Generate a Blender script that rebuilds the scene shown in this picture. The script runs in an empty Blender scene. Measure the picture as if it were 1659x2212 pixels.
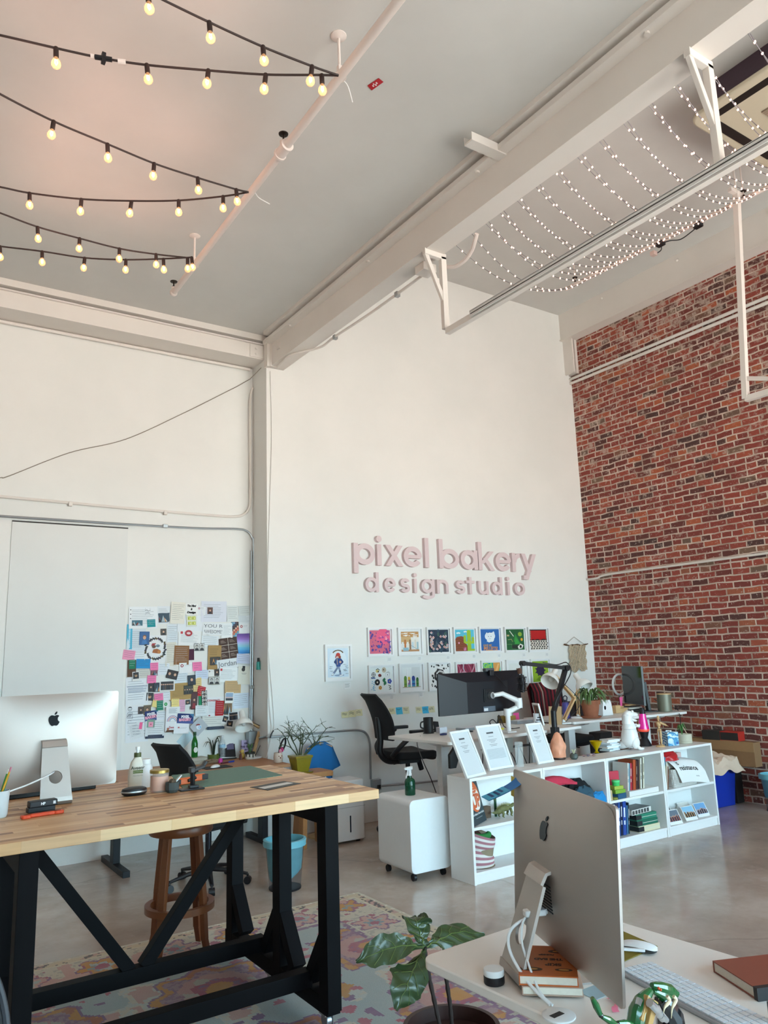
import bpy,math,random
from mathutils import Matrix,Vector,noise
PI = math.pi
R = math.radians
random.seed(7)
S = bpy.context.scene
COL = S.collection

# ------------------------------------------------------------------ camera
HC = 1.70
YAW,PITCH,ROLL,F = 0.594,0.188,-0.033,1650.0
IW,IH = 1659.0,2212.0
_cy,_sy,_cp,_sp = math.cos(YAW),math.sin(YAW),math.cos(PITCH),math.sin(PITCH)
FW = Vector((_sy*_cp,_cy*_cp,_sp))
_r = Vector((_cy,-_sy,0))
_u = _r.cross(FW)
RT = _r*math.cos(ROLL)+_u*math.sin(ROLL)
UP = -_r*math.sin(ROLL)+_u*math.cos(ROLL)
CP = Vector((0,0,HC))
cam = bpy.data.cameras.new('camera')
cam.sensor_fit = 'VERTICAL'
cam.sensor_height = 36.0
cam.lens = 36.0*F/IH
cam.clip_start = 0.05
camo = bpy.data.objects.new('camera',cam)
COL.objects.link(camo)
mw = Matrix((RT,UP,-FW)).transposed().to_4x4()
mw.translation = CP
camo.matrix_world = mw
S.camera = camo

def at(px,py,x=None,y=None,z=None):
 """the point of the plane x=, y= or z= that the photograph shows at pixel px, py"""
 d = FW+RT*((px - IW/2)/F) - UP*((py - IH/2)/F)
 if z is not None:
  t = (z - HC)/d.z
 elif y is not None:
  t = y/d.y
 else:
  t = x/d.x
 return CP+d*t

# ------------------------------------------------------------------ light and exposure
S.view_settings.view_transform = 'Standard'
S.view_settings.look = 'None'
S.view_settings.gamma = 1.0
S.view_settings.use_curve_mapping = False
S.view_settings.exposure = 0.0
S.cycles.use_denoising = True
S.cycles.max_bounces = 8
S.cycles.diffuse_bounces = 5
S.cycles.glossy_bounces = 3
S.cycles.transparent_max_bounces = 12
S.cycles.caustics_reflective = False
S.cycles.caustics_refractive = False
S.cycles.sample_clamp_indirect = 6.0
wd = bpy.data.worlds.new('sky')
S.world = wd
wd.use_nodes = True
SKY_STRENGTH = 18.5
_nt = wd.node_tree
_tc = _nt.nodes.new('ShaderNodeTexCoord')
_sx = _nt.nodes.new('ShaderNodeSeparateXYZ')
_mr = _nt.nodes.new('ShaderNodeMapRange')
_mr.inputs[1].default_value,_mr.inputs[2].default_value = -1.0,1.0
_rp = _nt.nodes.new('ShaderNodeValToRGB')
_el = _rp.color_ramp.elements
while len(_el) < 6:
 _el.new(0.5)
# sunlit pavement below the horizon, hazy bright horizon, blue sky above
for _e,(_p,_c) in zip(_el,((0.0,(0.60,0.58,0.54)),(0.42,(0.78,0.755,0.69)),(0.475,(0.70,0.72,0.69)),(0.505,(0.46,0.73,0.83)),(0.60,(0.41,0.65,0.78)),(1.0,(0.25,0.48,0.80)))):
 _e.position = _p
 _e.color = (*_c,1)
_nt.links.new(_tc.outputs['Generated'],_sx.inputs[0])
_nt.links.new(_sx.outputs[2],_mr.inputs[0])
_nt.links.new(_mr.outputs[0],_rp.inputs[0])
_nt.links.new(_rp.outputs[0],_nt.nodes['Background'].inputs[0])
_nt.nodes['Background'].inputs[1].default_value = SKY_STRENGTH

def portal(name,x0,x1,z0,z1):
 """tells the sampler where daylight enters: one per shop window of the front wall, behind the camera"""
 l = bpy.data.lights.new(name,'AREA')
 l.shape = 'RECTANGLE'
 l.size,l.size_y = x1 - x0,z1 - z0
 l.cycles.is_portal = True
 o = bpy.data.objects.new(name,l)
 COL.objects.link(o)
 o.location = ((x0+x1)/2,-3.02,(z0+z1)/2)
 o.rotation_euler = (PI/2,0,PI)
 return o

portal('daylight_portal_right',2.6,8.1,0.35,3.5)
portal('daylight_portal_left',-0.9,0.7,0.35,3.5)

# ------------------------------------------------------------------ helpers: colour and material
def lin(c):
 if isinstance(c,str):
  c = tuple(int(c[i:i+2],16) for i in (0,2,4))
 return tuple(((v/255)/12.92 if v/255 <= 0.04045 else ((v/255+0.055)/1.055)**2.4) for v in c)

_mats = {}

def mat(name,c=None,rough=0.5,metal=0.0,emit=None,estr=0.0,trans=0.0,alpha=1.0,var=0.06,vs=35.0,coat=0.0,bump=0.0,spec=0.5,ior=1.45):
 """a procedural surface: base colour with a little noise in it"""
 if name in _mats:
  return _mats[name]
 m = bpy.data.materials.new(name)
 m.use_nodes = True
 nt = m.node_tree
 b = nt.nodes['Principled BSDF']
 col = lin(c)
 b.inputs['Roughness'].default_value = rough
 b.inputs['Metallic'].default_value = metal
 b.inputs['Specular IOR Level'].default_value = spec
 b.inputs['IOR'].default_value = ior
 b.inputs['Transmission Weight'].default_value = trans
 b.inputs['Alpha'].default_value = alpha
 b.inputs['Coat Weight'].default_value = coat
 if emit:
  b.inputs['Emission Color'].default_value = (*lin(emit),1)
  b.inputs['Emission Strength'].default_value = estr
 if var > 0:
  tc = nt.nodes.new('ShaderNodeTexCoord')
  nz = nt.nodes.new('ShaderNodeTexNoise')
  nz.inputs['Scale'].default_value = vs
  nz.inputs['Detail'].default_value = 3
  mx = nt.nodes.new('ShaderNodeMix')
  mx.data_type = 'RGBA'
  mx.inputs[6].default_value = (*[min(1,v*(1+var)) for v in col],1)
  mx.inputs[7].default_value = (*[v*(1 - var) for v in col],1)
  nt.links.new(tc.outputs['Object'],nz.inputs['Vector'])
  nt.links.new(nz.outputs['Fac'],mx.inputs[0])
  nt.links.new(mx.outputs[2],b.inputs['Base Color'])
  if bump > 0:
   bp = nt.nodes.new('ShaderNodeBump')
   bp.inputs['Strength'].default_value = bump
   bp.inputs['Distance'].default_value = 0.01
   nt.links.new(nz.outputs['Fac'],bp.inputs['Height'])
   nt.links.new(bp.outputs['Normal'],b.inputs['Normal'])
 else:
  b.inputs['Base Color'].default_value = (*col,1)
 _mats[name] = m
 return m

_cm = {}

def cm(c,rough=0.6):
 """a flat paint, ink, paper or plastic of one colour"""
 k = (c,rough)
 if k not in _cm:
  _cm[k] = mat('paint_%s_%d' % (c,int(rough*100)),c,rough,var=0.03)
 return _cm[k]

# ------------------------------------------------------------------ helpers: mesh builder
def rotz(a):
 return Matrix.Rotation(a,4,'Z')

def rotx(a):
 return Matrix.Rotation(a,4,'X')

def roty(a):
 return Matrix.Rotation(a,4,'Y')

def tr(x,y=None,z=None):
 return Matrix.Translation(Vector(x) if y is None else Vector((x,y,z)))

class MB:
 def __init__(s):
  s.v,s.f,s.mi,s.mats,s.cur,s.M = [],[],[],[],0,Matrix.Identity(4)

 def use(s,m):
  if m not in s.mats:
   s.mats.append(m)
  s.cur = s.mats.index(m)
  return s

 def add(s,vs,fs):
  n = len(s.v)
  s.v += [tuple(s.M @ Vector(p)) for p in vs]
  s.f += [[i+n for i in f] for f in fs]
  s.mi += [s.cur]*len(fs)
  return s

 def box(s,x0,x1,y0,y1,z0,z1):
  vs = [(x,y,z) for z in (z0,z1) for y in (y0,y1) for x in (x0,x1)]
  return s.add(vs,[(0,2,3,1),(4,5,7,6),(0,1,5,4),(2,6,7,3),(0,4,6,2),(1,3,7,5)])

 def cbox(s,c,sx,sy,sz):
  return s.box(c[0] - sx/2,c[0]+sx/2,c[1] - sy/2,c[1]+sy/2,c[2] - sz/2,c[2]+sz/2)

 def prism(s,poly,z0,z1):
  """2-D outline (counter-clockwise) pulled along z"""
  n = len(poly)
  vs = [(x,y,z0) for x,y in poly]+[(x,y,z1) for x,y in poly]
  fs = [list(range(n))[::-1],[n+i for i in range(n)]]
  fs += [(i,(i+1) % n,n+(i+1) % n,n+i) for i in range(n)]
  return s.add(vs,fs)

 def ring(s,cx,cy,ro,ri,z0,z1,a0=0.0,a1=2*PI,n=28,sx=1.0):
  """annulus (or an arc of one) pulled along z"""
  full = abs(a1 - a0 - 2*PI) < 1e-6
  k = n if full else n+1
  vs = []
  for i in range(k):
   a = a0+(a1 - a0)*i/n
   c,q = math.cos(a)*sx,math.sin(a)
   vs += [(cx+ro*c,cy+ro*q,z0),(cx+ri*c,cy+ri*q,z0),(cx+ri*c,cy+ri*q,z1),(cx+ro*c,cy+ro*q,z1)]
  fs = []
  for i in range(n):
   a,b = 4*i,4*((i+1) % k)
   for j in range(4):
    fs.append((a+j,b+j,b+(j+1) % 4,a+(j+1) % 4))
  if not full:
   fs += [(3,2,1,0),tuple(4*n+j for j in range(4))]
  return s.add(vs,fs)

 def lathe(s,prof,n=24,c=(0,0,0),cap=True):
  """profile of (radius, height) turned about z"""
  vs,fs = [],[]
  for r,z in prof:
   vs += [(c[0]+r*math.cos(2*PI*i/n),c[1]+r*math.sin(2*PI*i/n),c[2]+z) for i in range(n)]
  for k in range(len(prof) - 1):
   for i in range(n):
    j = (i+1) % n
    fs.append((k*n+i,k*n+j,(k+1)*n+j,(k+1)*n+i))
  if cap:
   if prof[0][0] > 1e-6:
    fs.append(list(range(n))[::-1])
   if prof[-1][0] > 1e-6:
    fs.append([(len(prof) - 1)*n+i for i in range(n)])
  return s.add(vs,fs)

 def cyl(s,a,b,r,n=16,r2=None):
  return s.tube([a,b],[r,r if r2 is None else r2],n)

 def tube(s,pts,r,n=8,flat=1.0,closed=False):
  pts = [Vector(p) for p in pts]
  m = len(pts)
  rs = r if isinstance(r,(list,tuple)) else [r]*m
  vs,fs = [],[]
  pu = None
  for i,p in enumerate(pts):
   if closed:
    t = pts[(i+1) % m] - pts[i - 1]
   else:
    t = pts[min(i+1,m - 1)] - pts[max(i - 1,0)]
   if t.length < 1e-9:
    t = Vector((0,0,1))
   t.normalize()
   if pu is None:
    ref = Vector((0,0,1)) if abs(t.z) < 0.9 else Vector((1,0,0))
    pu = t.cross(ref).normalized()
   pu = (pu - t*pu.dot(t))
   pu = pu.normalized() if pu.length > 1e-6 else t.orthogonal().normalized()
   w = t.cross(pu)
   for k in range(n):
    a = 2*PI*k/n
    vs.append(p+pu*(rs[i]*math.cos(a))+w*(rs[i]*flat*math.sin(a)))
  for i in range(m if closed else m - 1):
   j = (i+1) % m
   for k in range(n):
    q = (k+1) % n
    fs.append((i*n+k,i*n+q,j*n+q,j*n+k))
  if not closed:
   fs += [list(range(n))[::-1],[(m - 1)*n+k for k in range(n)]]
  return s.add(vs,fs)

 def bar(s,a,b,w,h,up=(0,0,1)):
  """a straight bar of rectangular section from a to b"""
  a,b,up = Vector(a),Vector(b),Vector(up)
  t = (b - a).normalized()
  x = t.cross(up)
  x = x.normalized() if x.length > 1e-6 else t.orthogonal().normalized()
  y = x.cross(t)
  vs = []
  for p in (a,b):
   for i,j in ((-1,-1),(1,-1),(1,1),(-1,1)):
    vs.append(p+x*(i*w/2)+y*(j*h/2))
  return s.add(vs,[(3,2,1,0),(4,5,6,7),(0,1,5,4),(1,2,6,5),(2,3,7,6),(3,0,4,7)])

 def ball(s,c,r,nu=16,nv=10,t0=0.0,t1=PI):
  rx,ry,rz = r if isinstance(r,(list,tuple)) else (r,r,r)
  vs,fs = [],[]
  for j in range(nv+1):
   t = t0+(t1 - t0)*j/nv
   for i in range(nu):
    a = 2*PI*i/nu
    vs.append((c[0]+rx*math.sin(t)*math.cos(a),c[1]+ry*math.sin(t)*math.sin(a),c[2]+rz*math.cos(t)))
  for j in range(nv):
   for i in range(nu):
    k = (i+1) % nu
    fs.append((j*nu+i,(j+1)*nu+i,(j+1)*nu+k,j*nu+k))
  return s.add(vs,fs)

 def sheet(s,fn,nu,nv,th=0.0):
  """surface fn(u, v), u and v in 0..1; th gives it thickness along -z of its own mesh normal"""
  vs = [Vector(fn(i/nu,j/nv)) for j in range(nv+1) for i in range(nu+1)]
  fs = []
  w = nu+1
  for j in range(nv):
   for i in range(nu):
    fs.append((j*w+i,j*w+i+1,(j+1)*w+i+1,(j+1)*w+i))
  if th:
   nr = []
   for j in range(nv+1):
    for i in range(nu+1):
     a = vs[j*w+min(i+1,nu)] - vs[j*w+max(i - 1,0)]
     b = vs[min(j+1,nv)*w+i] - vs[max(j - 1,0)*w+i]
     q = a.cross(b)
     nr.append(q.normalized() if q.length > 1e-12 else Vector((0,0,1)))
   k = len(vs)
   vs = vs+[p - q*th for p,q in zip(vs,nr)]
   fs += [tuple(i+k for i in f[::-1]) for f in list(fs)]
   edge = [i for i in range(nu+1)]+[j*w+nu for j in range(1,nv+1)]+[nv*w+i for i in range(nu - 1,-1,-1)]+[j*w for j in range(nv - 1,0,-1)]
   for a,b in zip(edge,edge[1:]+edge[:1]):
    fs.append((b,a,a+k,b+k))
  return s.add(vs,fs)

 def build(s,name,m=None,parent=None,smooth=35,bevel=0.0,seg=2,subsurf=0):
  me = bpy.data.meshes.new(name)
  me.from_pydata(s.v,[],s.f)
  ml = s.mats if s.mats else [m]
  for q in ml:
   me.materials.append(q)
  for p,i in zip(me.polygons,s.mi):
   p.material_index = i
   p.use_smooth = bool(smooth)
  if smooth:
   me.set_sharp_from_angle(angle=R(smooth))
  me.update()
  o = bpy.data.objects.new(name,me)
  COL.objects.link(o)
  if parent is not None:
   o.parent = parent
  if bevel:
   b = o.modifiers.new('bevel','BEVEL')
   b.width,b.segments,b.limit_method,b.angle_limit = bevel,seg,'ANGLE',R(40)
   b.harden_normals = False
  if subsurf:
   q = o.modifiers.new('sub','SUBSURF')
   q.levels = q.render_levels = subsurf
  return o

def rrect(x0,x1,y0,y1,r,n=5):
 out = []
 for cx,cy,a in ((x1 - r,y0+r,-PI/2),(x1 - r,y1 - r,0),(x0+r,y1 - r,PI/2),(x0+r,y0+r,PI)):
  out += [(cx+r*math.cos(a+PI/2*i/n),cy+r*math.sin(a+PI/2*i/n)) for i in range(n+1)]
 return out

def arc(cx,cy,r,a0,a1,n=10):
 return [(cx+r*math.cos(a0+(a1 - a0)*i/n),cy+r*math.sin(a0+(a1 - a0)*i/n)) for i in range(n+1)]

def smoothpath(pts,k=6):
 """Catmull-Rom curve through pts"""
 p = [Vector(q) for q in pts]
 p = [2*p[0] - p[1]]+p+[2*p[-1] - p[-2]]
 out = []
 for i in range(1,len(p) - 2):
  for j in range(k):
   t = j/k
   out.append(0.5*((2*p[i])+(p[i+1] - p[i - 1])*t+(2*p[i - 1] - 5*p[i]+4*p[i+1] - p[i+2])*t*t+(3*p[i] - p[i - 1] - 3*p[i+1]+p[i+2])*t**3))
 out.append(p[-2])
 return out

def tag(o,label,cat,group=None,kind=None):
 o['label'] = label
 o['category'] = cat
 if group:
  o['group'] = group
 if kind:
  o['kind'] = kind
 return o

def thing(name,label,cat,loc=(0,0,0),rz=0.0,group=None):
 o = bpy.data.objects.new(name,None)
 o.empty_display_size = 0.05
 COL.objects.link(o)
 o.location = loc
 o.rotation_euler = (0,0,rz)
 return tag(o,label,cat,group)

def struct(o):
 o['kind'] = 'structure'
 return o

def dup(o,loc=None,rz=None,label=None):
 """a copy of a thing with copies of its parts and sub-parts"""
 c = o.copy()
 COL.objects.link(c)
 for ch in o.children:
  k = ch.copy()
  COL.objects.link(k)
  k.parent = c
  for g in ch.children:
   q = g.copy()
   COL.objects.link(q)
   q.parent = k
 if loc is not None:
  c.location = loc
 if rz is not None:
  c.rotation_euler = (0,0,rz)
 if label:
  c['label'] = label
 return c

def text(body,size,m,parent=None,name='lettering',M=None,depth=0.0,align='CENTER',bold=0.0,shear=0.0):
 """lettering as a mesh in the local x-z plane, facing -y"""
 cu = bpy.data.curves.new(name,'FONT')
 cu.body = body
 cu.size = size
 cu.align_x = align
 cu.align_y = 'CENTER'
 cu.offset = bold
 cu.shear = shear
 cu.extrude = depth
 cu.resolution_u = 3
 t = bpy.data.objects.new(name,cu)
 COL.objects.link(t)
 bpy.context.view_layer.update()
 me = bpy.data.meshes.new_from_object(t.evaluated_get(bpy.context.evaluated_depsgraph_get()))
 bpy.data.objects.remove(t)
 bpy.data.curves.remove(cu)
 me.transform((M if M is not None else Matrix.Identity(4)) @ rotx(PI/2))
 me.materials.clear()
 me.materials.append(m)
 me.name = name
 o = bpy.data.objects.new(name,me)
 COL.objects.link(o)
 if parent is not None:
  o.parent = parent
 return o

ORD = ['first','second','third','fourth','fifth','sixth','seventh','eighth','ninth','tenth','eleventh','twelfth','thirteenth',
  'fourteenth','fifteenth','sixteenth','seventeenth','eighteenth','nineteenth','twentieth','twenty-first','twenty-second',
  'twenty-third','twenty-fourth','twenty-fifth','twenty-sixth','twenty-seventh','twenty-eighth']

# ------------------------------------------------------------------ setting: materials
def nodes(name):
 m = bpy.data.materials.new(name)
 m.use_nodes = True
 nt = m.node_tree
 return m,nt,nt.nodes['Principled BSDF']

def nd(nt,t,**kw):
 n = nt.nodes.new('ShaderNode'+t)
 for k,v in kw.items():
  setattr(n,k,v)
 return n

def ramp(nt,stops,fac,interp='LINEAR'):
 r = nd(nt,'ValToRGB')
 r.color_ramp.interpolation = interp
 e = r.color_ramp.elements
 while len(e) < len(stops):
  e.new(0.5)
 for q,(p,c) in zip(e,stops):
  q.position = p
  q.color = (*lin(c),1)
 nt.links.new(fac,r.inputs[0])
 return r.outputs[0]

def noise_tex(nt,vec,scale,detail=4,rough=0.55):
 n = nd(nt,'TexNoise')
 n.inputs['Scale'].default_value = scale
 n.inputs['Detail'].default_value = detail
 n.inputs['Roughness'].default_value = rough
 nt.links.new(vec,n.inputs['Vector'])
 return n.outputs['Fac']

def mixc(nt,a,b,fac):
 m = nd(nt,'Mix',data_type='RGBA')
 for k,s in ((0,fac),(6,a),(7,b)):
  if hasattr(s,'is_linked'):
   nt.links.new(s,m.inputs[k])
  elif k == 0:
   m.inputs[0].default_value = s
  else:
   m.inputs[k].default_value = (*lin(s),1)
 return m.outputs[2]

def swizzle(nt,order,scale=(1,1,1)):
 tc = nd(nt,'TexCoord')
 sx = nd(nt,'SeparateXYZ')
 cx = nd(nt,'CombineXYZ')
 nt.links.new(tc.outputs['Object'],sx.inputs[0])
 for i,k in enumerate(order):
  if scale[i] == 1:
   nt.links.new(sx.outputs[k],cx.inputs[i])
  else:
   q = nd(nt,'Math',operation='MULTIPLY')
   q.inputs[1].default_value = scale[i]
   nt.links.new(sx.outputs[k],q.inputs[0])
   nt.links.new(q.outputs[0],cx.inputs[i])
 return cx.outputs[0],tc.outputs['Object'],sx

def bump(nt,b,h,strength,dist=0.01):
 n = nd(nt,'Bump')
 n.inputs['Strength'].default_value = strength
 n.inputs['Distance'].default_value = dist
 nt.links.new(h,n.inputs['Height'])
 nt.links.new(n.outputs['Normal'],b.inputs['Normal'])

def make_brick():
 m,nt,b = nodes('old_red_brick')
 v,ob,sx = swizzle(nt,(1,2,0))
 # wobble so the courses are hand laid
 nz = nd(nt,'TexNoise')
 nz.inputs['Scale'].default_value = 5
 nt.links.new(v,nz.inputs['Vector'])
 sub = nd(nt,'VectorMath',operation='SUBTRACT')
 sub.inputs[1].default_value = (0.5,0.5,0.5)
 nt.links.new(nz.outputs['Color'],sub.inputs[0])
 sc = nd(nt,'VectorMath',operation='SCALE')
 sc.inputs['Scale'].default_value = 0.03
 nt.links.new(sub.outputs[0],sc.inputs[0])
 ad = nd(nt,'VectorMath',operation='ADD')
 nt.links.new(v,ad.inputs[0])
 nt.links.new(sc.outputs[0],ad.inputs[1])

 def br(c1,c2,mort,ms=0.0095):
  t = nd(nt,'TexBrick')
  t.offset = 0.47
  t.offset_frequency = 2
  t.squash = 0.62
  t.squash_frequency = 5
  t.inputs['Scale'].default_value = 1
  t.inputs['Brick Width'].default_value = 0.215
  t.inputs['Row Height'].default_value = 0.0735
  t.inputs['Mortar Size'].default_value = ms
  t.inputs['Mortar Smooth'].default_value = 0.25
  t.inputs['Bias'].default_value = 0
  t.inputs[1].default_value = c1
  t.inputs[2].default_value = c2
  t.inputs[3].default_value = mort
  nt.links.new(ad.outputs[0],t.inputs[0])
  return t

 t = br((0,0,0,1),(1,1,1,1),(0.5,0.5,0.5,1))
 base = ramp(nt,[(0,'453230'),(0.1,'5f322d'),(0.28,'7e3730'),(0.55,'933f34'),(0.8,'9e4a3a'),(0.92,'b8623f'),(0.97,'6a5548'),(1,'7d6450')],t.outputs['Color'])
 n1 = noise_tex(nt,v,26,6,0.7)
 base = mixc(nt,base,'6a3a34',ramp(nt,[(0.35,'000000'),(0.75,'b0b0b0')],n1))
 # lime smears and worn mortar that run over the brick faces, more of them near the top of the wall
 n2 = noise_tex(nt,v,9,7,0.72)
 n3 = noise_tex(nt,v,0.55,2,0.5)
 ad2 = nd(nt,'Math',operation='MULTIPLY_ADD')
 ad2.inputs[1].default_value = 0.22
 nt.links.new(n3,ad2.inputs[0])
 nt.links.new(n2,ad2.inputs[2])
 zz = nd(nt,'MapRange')
 zz.inputs[1].default_value = 2.0
 zz.inputs[2].default_value = 6.4
 zz.inputs[3].default_value = 0.0
 zz.inputs[4].default_value = 0.085
 nt.links.new(sx.outputs[2],zz.inputs[0])
 ad3 = nd(nt,'Math',operation='ADD')
 nt.links.new(ad2.outputs[0],ad3.inputs[0])
 nt.links.new(zz.outputs[0],ad3.inputs[1])
 smear = ramp(nt,[(0.685,'000000'),(0.79,'dddddd')],ad3.outputs[0])
 base = mixc(nt,base,'c4b0a2',smear)
 chip = ramp(nt,[(0.60,'000000'),(0.68,'eeeeee')],noise_tex(nt,v,38,5,0.7))
 base = mixc(nt,base,'d0bdb0',chip)
 mort = mixc(nt,'d2bdae','a58d7e',ramp(nt,[(0.4,'000000'),(0.65,'ffffff')],noise_tex(nt,v,5,4)))
 colr = mixc(nt,base,mort,t.outputs['Fac'])
 nt.links.new(colr,b.inputs['Base Color'])
 b.inputs['Roughness'].default_value = 0.85
 hh = nd(nt,'Math',operation='MULTIPLY_ADD')
 hh.inputs[1].default_value = -1.0
 nt.links.new(t.outputs['Fac'],hh.inputs[0])
 sm = nd(nt,'Math',operation='MULTIPLY')
 sm.inputs[1].default_value = 0.5
 nt.links.new(n1,sm.inputs[0])
 nt.links.new(sm.outputs[0],hh.inputs[2])
 bump(nt,b,hh.outputs[0],0.7,0.012)
 return m

def make_floor():
 m,nt,b = nodes('polished_concrete')
 v,ob,sx = swizzle(nt,(0,1,2))
 a = noise_tex(nt,ob,0.9,8,0.62)
 c = noise_tex(nt,ob,7,6,0.7)
 base = ramp(nt,[(0.3,'94847a'),(0.48,'ab9b8f'),(0.6,'baaca1'),(0.78,'cfc4bc')],a)
 base = mixc(nt,base,'85756a',ramp(nt,[(0.5,'000000'),(0.85,'999999')],c))
 st = noise_tex(nt,ob,2.6,9,0.75)
 base = mixc(nt,base,'ddd5ce',ramp(nt,[(0.56,'000000'),(0.74,'aaaaaa')],st))
 w = nd(nt,'TexVoronoi',feature='DISTANCE_TO_EDGE')
 w.inputs['Scale'].default_value = 0.33
 nz = nd(nt,'TexNoise')
 nz.inputs['Scale'].default_value = 1.6
 nz.inputs['Detail'].default_value = 5
 nt.links.new(ob,nz.inputs['Vector'])
 mv = nd(nt,'Mix',data_type='VECTOR')
 mv.inputs[0].default_value = 0.25
 nt.links.new(ob,mv.inputs[4])
 nt.links.new(nz.outputs['Color'],mv.inputs[5])
 nt.links.new(mv.outputs[1],w.inputs['Vector'])
 crack = ramp(nt,[(0.0,'909090'),(0.004,'000000')],w.outputs['Distance'])
 base = mixc(nt,base,'5a4e46',crack)
 nt.links.new(base,b.inputs['Base Color'])
 rr = ramp(nt,[(0.3,'5c5c5c'),(0.7,'8c8c8c')],noise_tex(nt,ob,2.2,6,0.65))
 nt.links.new(rr,b.inputs['Roughness'])
 bump(nt,b,c,0.08,0.004)
 return m

def make_paint(name,c,c2,rough=0.75,patch=0.0):
 m,nt,b = nodes(name)
 v,ob,sx = swizzle(nt,(0,1,2))
 base = mixc(nt,c,c2,ramp(nt,[(0.35,'000000'),(0.65,'ffffff')],noise_tex(nt,ob,0.8,5,0.6)))
 nt.links.new(base,b.inputs['Base Color'])
 b.inputs['Roughness'].default_value = rough
 bump(nt,b,noise_tex(nt,ob,90,3),0.05,0.003)
 return m

M_WALL = make_paint('white_wall_paint','e9e8e4','e2e2de')
M_CEIL = make_paint('white_ceiling_paint','d2d0cc','cac8c4',0.85)
M_STEEL = make_paint('white_beam_paint','e6dfd8','dfd8d1',0.6)
M_TRIM = mat('white_trim_paint','e4e2de',0.5,var=0.02)
M_BRICK = make_brick()
M_FLOOR = make_floor()
M_GALV = mat('galvanised_steel','a9adaf',0.35,0.85,var=0.05)
M_BLACK = mat('black_plastic','16161a',0.45,var=0.1)
M_BLACKM = mat('black_metal','1b1b1f',0.5,0.3,var=0.1)
M_WHITE = mat('white_plastic','e9eaea',0.4,var=0.02)
M_WMETAL = mat('white_metal','e6e7e7',0.4,var=0.02)

# ------------------------------------------------------------------ setting: the shell
YB,YL,XB,XC = 7.20,7.56,8.225,3.38     # sign wall, paper wall, brick wall, corner of the two white walls
ZL,ZR = 5.20,6.54                           # lower ceiling, taller ceiling beyond the beam

def sbox(name,m,*a,bevel=0.0):
 return struct(MB().box(*a).build(name,m,smooth=0,bevel=bevel))

sbox('floor',M_FLOOR,-6,XB,-3,YL+0.1,-0.1,0)
sbox('wall_left',M_WALL,-6,XC,YL,YL+0.1,0,ZL)
sbox('wall_back',M_WALL,XC,XB+0.1,YB,YL,0,ZR)
sbox('wall_right',M_BRICK,XB,XB+0.25,-3,YB,0,ZR)
sbox('wall_side',M_WALL,-6.1,-6,-3,YL,0,ZL)
sbox('ceiling',M_CEIL,-6,3.5,-3,YL,ZL,ZL+0.1)
sbox('ceiling_upper',M_CEIL,3.5,XB+0.1,-3,YL,ZR,ZR+0.1)
sbox('wall_upper',M_WALL,3.46,3.56,-3,YB,ZL,ZR)
sbox('trim_1',M_WALL,XC - 0.004,3.725,YB - 0.012,YB,0,4.835)
# front wall behind the camera, with its two shop windows
b = MB()
for x0,x1,z0,z1 in ((-6,-0.9,0,3.5),(0.7,2.6,0,3.5),(8.1,XB,0,3.5),(-6,XB,3.5,ZL),(3.5,XB,ZL,ZR),(-0.9,0.7,0,0.35),(2.6,8.1,0,0.35)):
 b.box(x0,x1,-3.1,-3.0,z0,z1)
struct(b.build('wall_front',M_WALL,smooth=0))
M_DKFRAME = mat('dark_window_frame','2b2c2e',0.5,var=0.05)
for n,(x0,x1) in enumerate(((-0.9,0.7),(2.6,8.1))):
 b = MB()
 for x in (x0,(2*x0+x1)/3,(x0+2*x1)/3,x1):
  b.box(x - 0.03,x+0.03,-3.0,-2.95,0.35,3.5)
 for z in (0.35,2.5,3.5):
  b.box(x0,x1,-3.0,-2.95,z - 0.03,z+0.03)
 struct(b.build('window_%d' % (n+1),M_DKFRAME,smooth=0))

# steel beams
b = MB()
b.box(3.41,3.585,-3,YB,4.84,5.085)
b.box(3.33,3.62,-3,YB - 0.02,5.085,5.125)
b.box(3.30,3.62,-3,7.10,5.16,ZL)
b.box(3.42,3.58,-3,YB - 0.02,5.125,5.16)
for y in (6.6,5.1,3.65,2.2,0.8):
 b.tube([(3.365,y,5.085),(3.365,y,5.07)],0.017,8)
struct(b.build('steel_beam',M_STEEL,smooth=30))
b = MB()
b.box(-6,XC+0.02,7.25,YL,4.94,5.10)
b.box(-6,XC+0.02,7.225,YL,5.10,5.115)
b.box(-6,XC+0.02,7.20,YL,5.135,ZL)
for z in (4.99,5.05):
 b.ball((XC - 0.1,7.245,z),0.018,8,6)
b.box(XC - 0.17,XC,7.238,7.25,4.95,5.09)
struct(b.build('steel_beam',M_STEEL,smooth=30))
b = MB()
b.box(8.06,XB+0.02,-3,YB,6.15,ZR)
b.box(8.04,XB+0.02,-3,YB,6.13,6.15)
for y in (6.4,5.2,4.0,2.8):
 b.ball((8.06,y,6.46),0.018,8,6)
struct(b.build('steel_beam',M_STEEL,smooth=30))
b = MB()
b.box(8.175,XB+0.02,7.05,YB,5.62,6.15)
b.box(8.10,8.13,7.03,YB,5.62,6.53)
for z in (6.2,6.28,6.36,6.44):
 b.ball((8.10,7.1,z),0.018,8,6)
struct(b.build('steel_column',M_STEEL,smooth=30))
# head of the corner column, bolted to both beams
b = MB()
b.box(3.36,3.40,7.13,7.21,4.83,5.16)
b.box(3.39,3.47,7.12,7.135,4.83,5.12)
for z in (4.90,5.04):
 b.ball((3.455,7.118,z),0.014,8,6)
struct(b.build('steel_bracket',M_STEEL,smooth=30))

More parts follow.
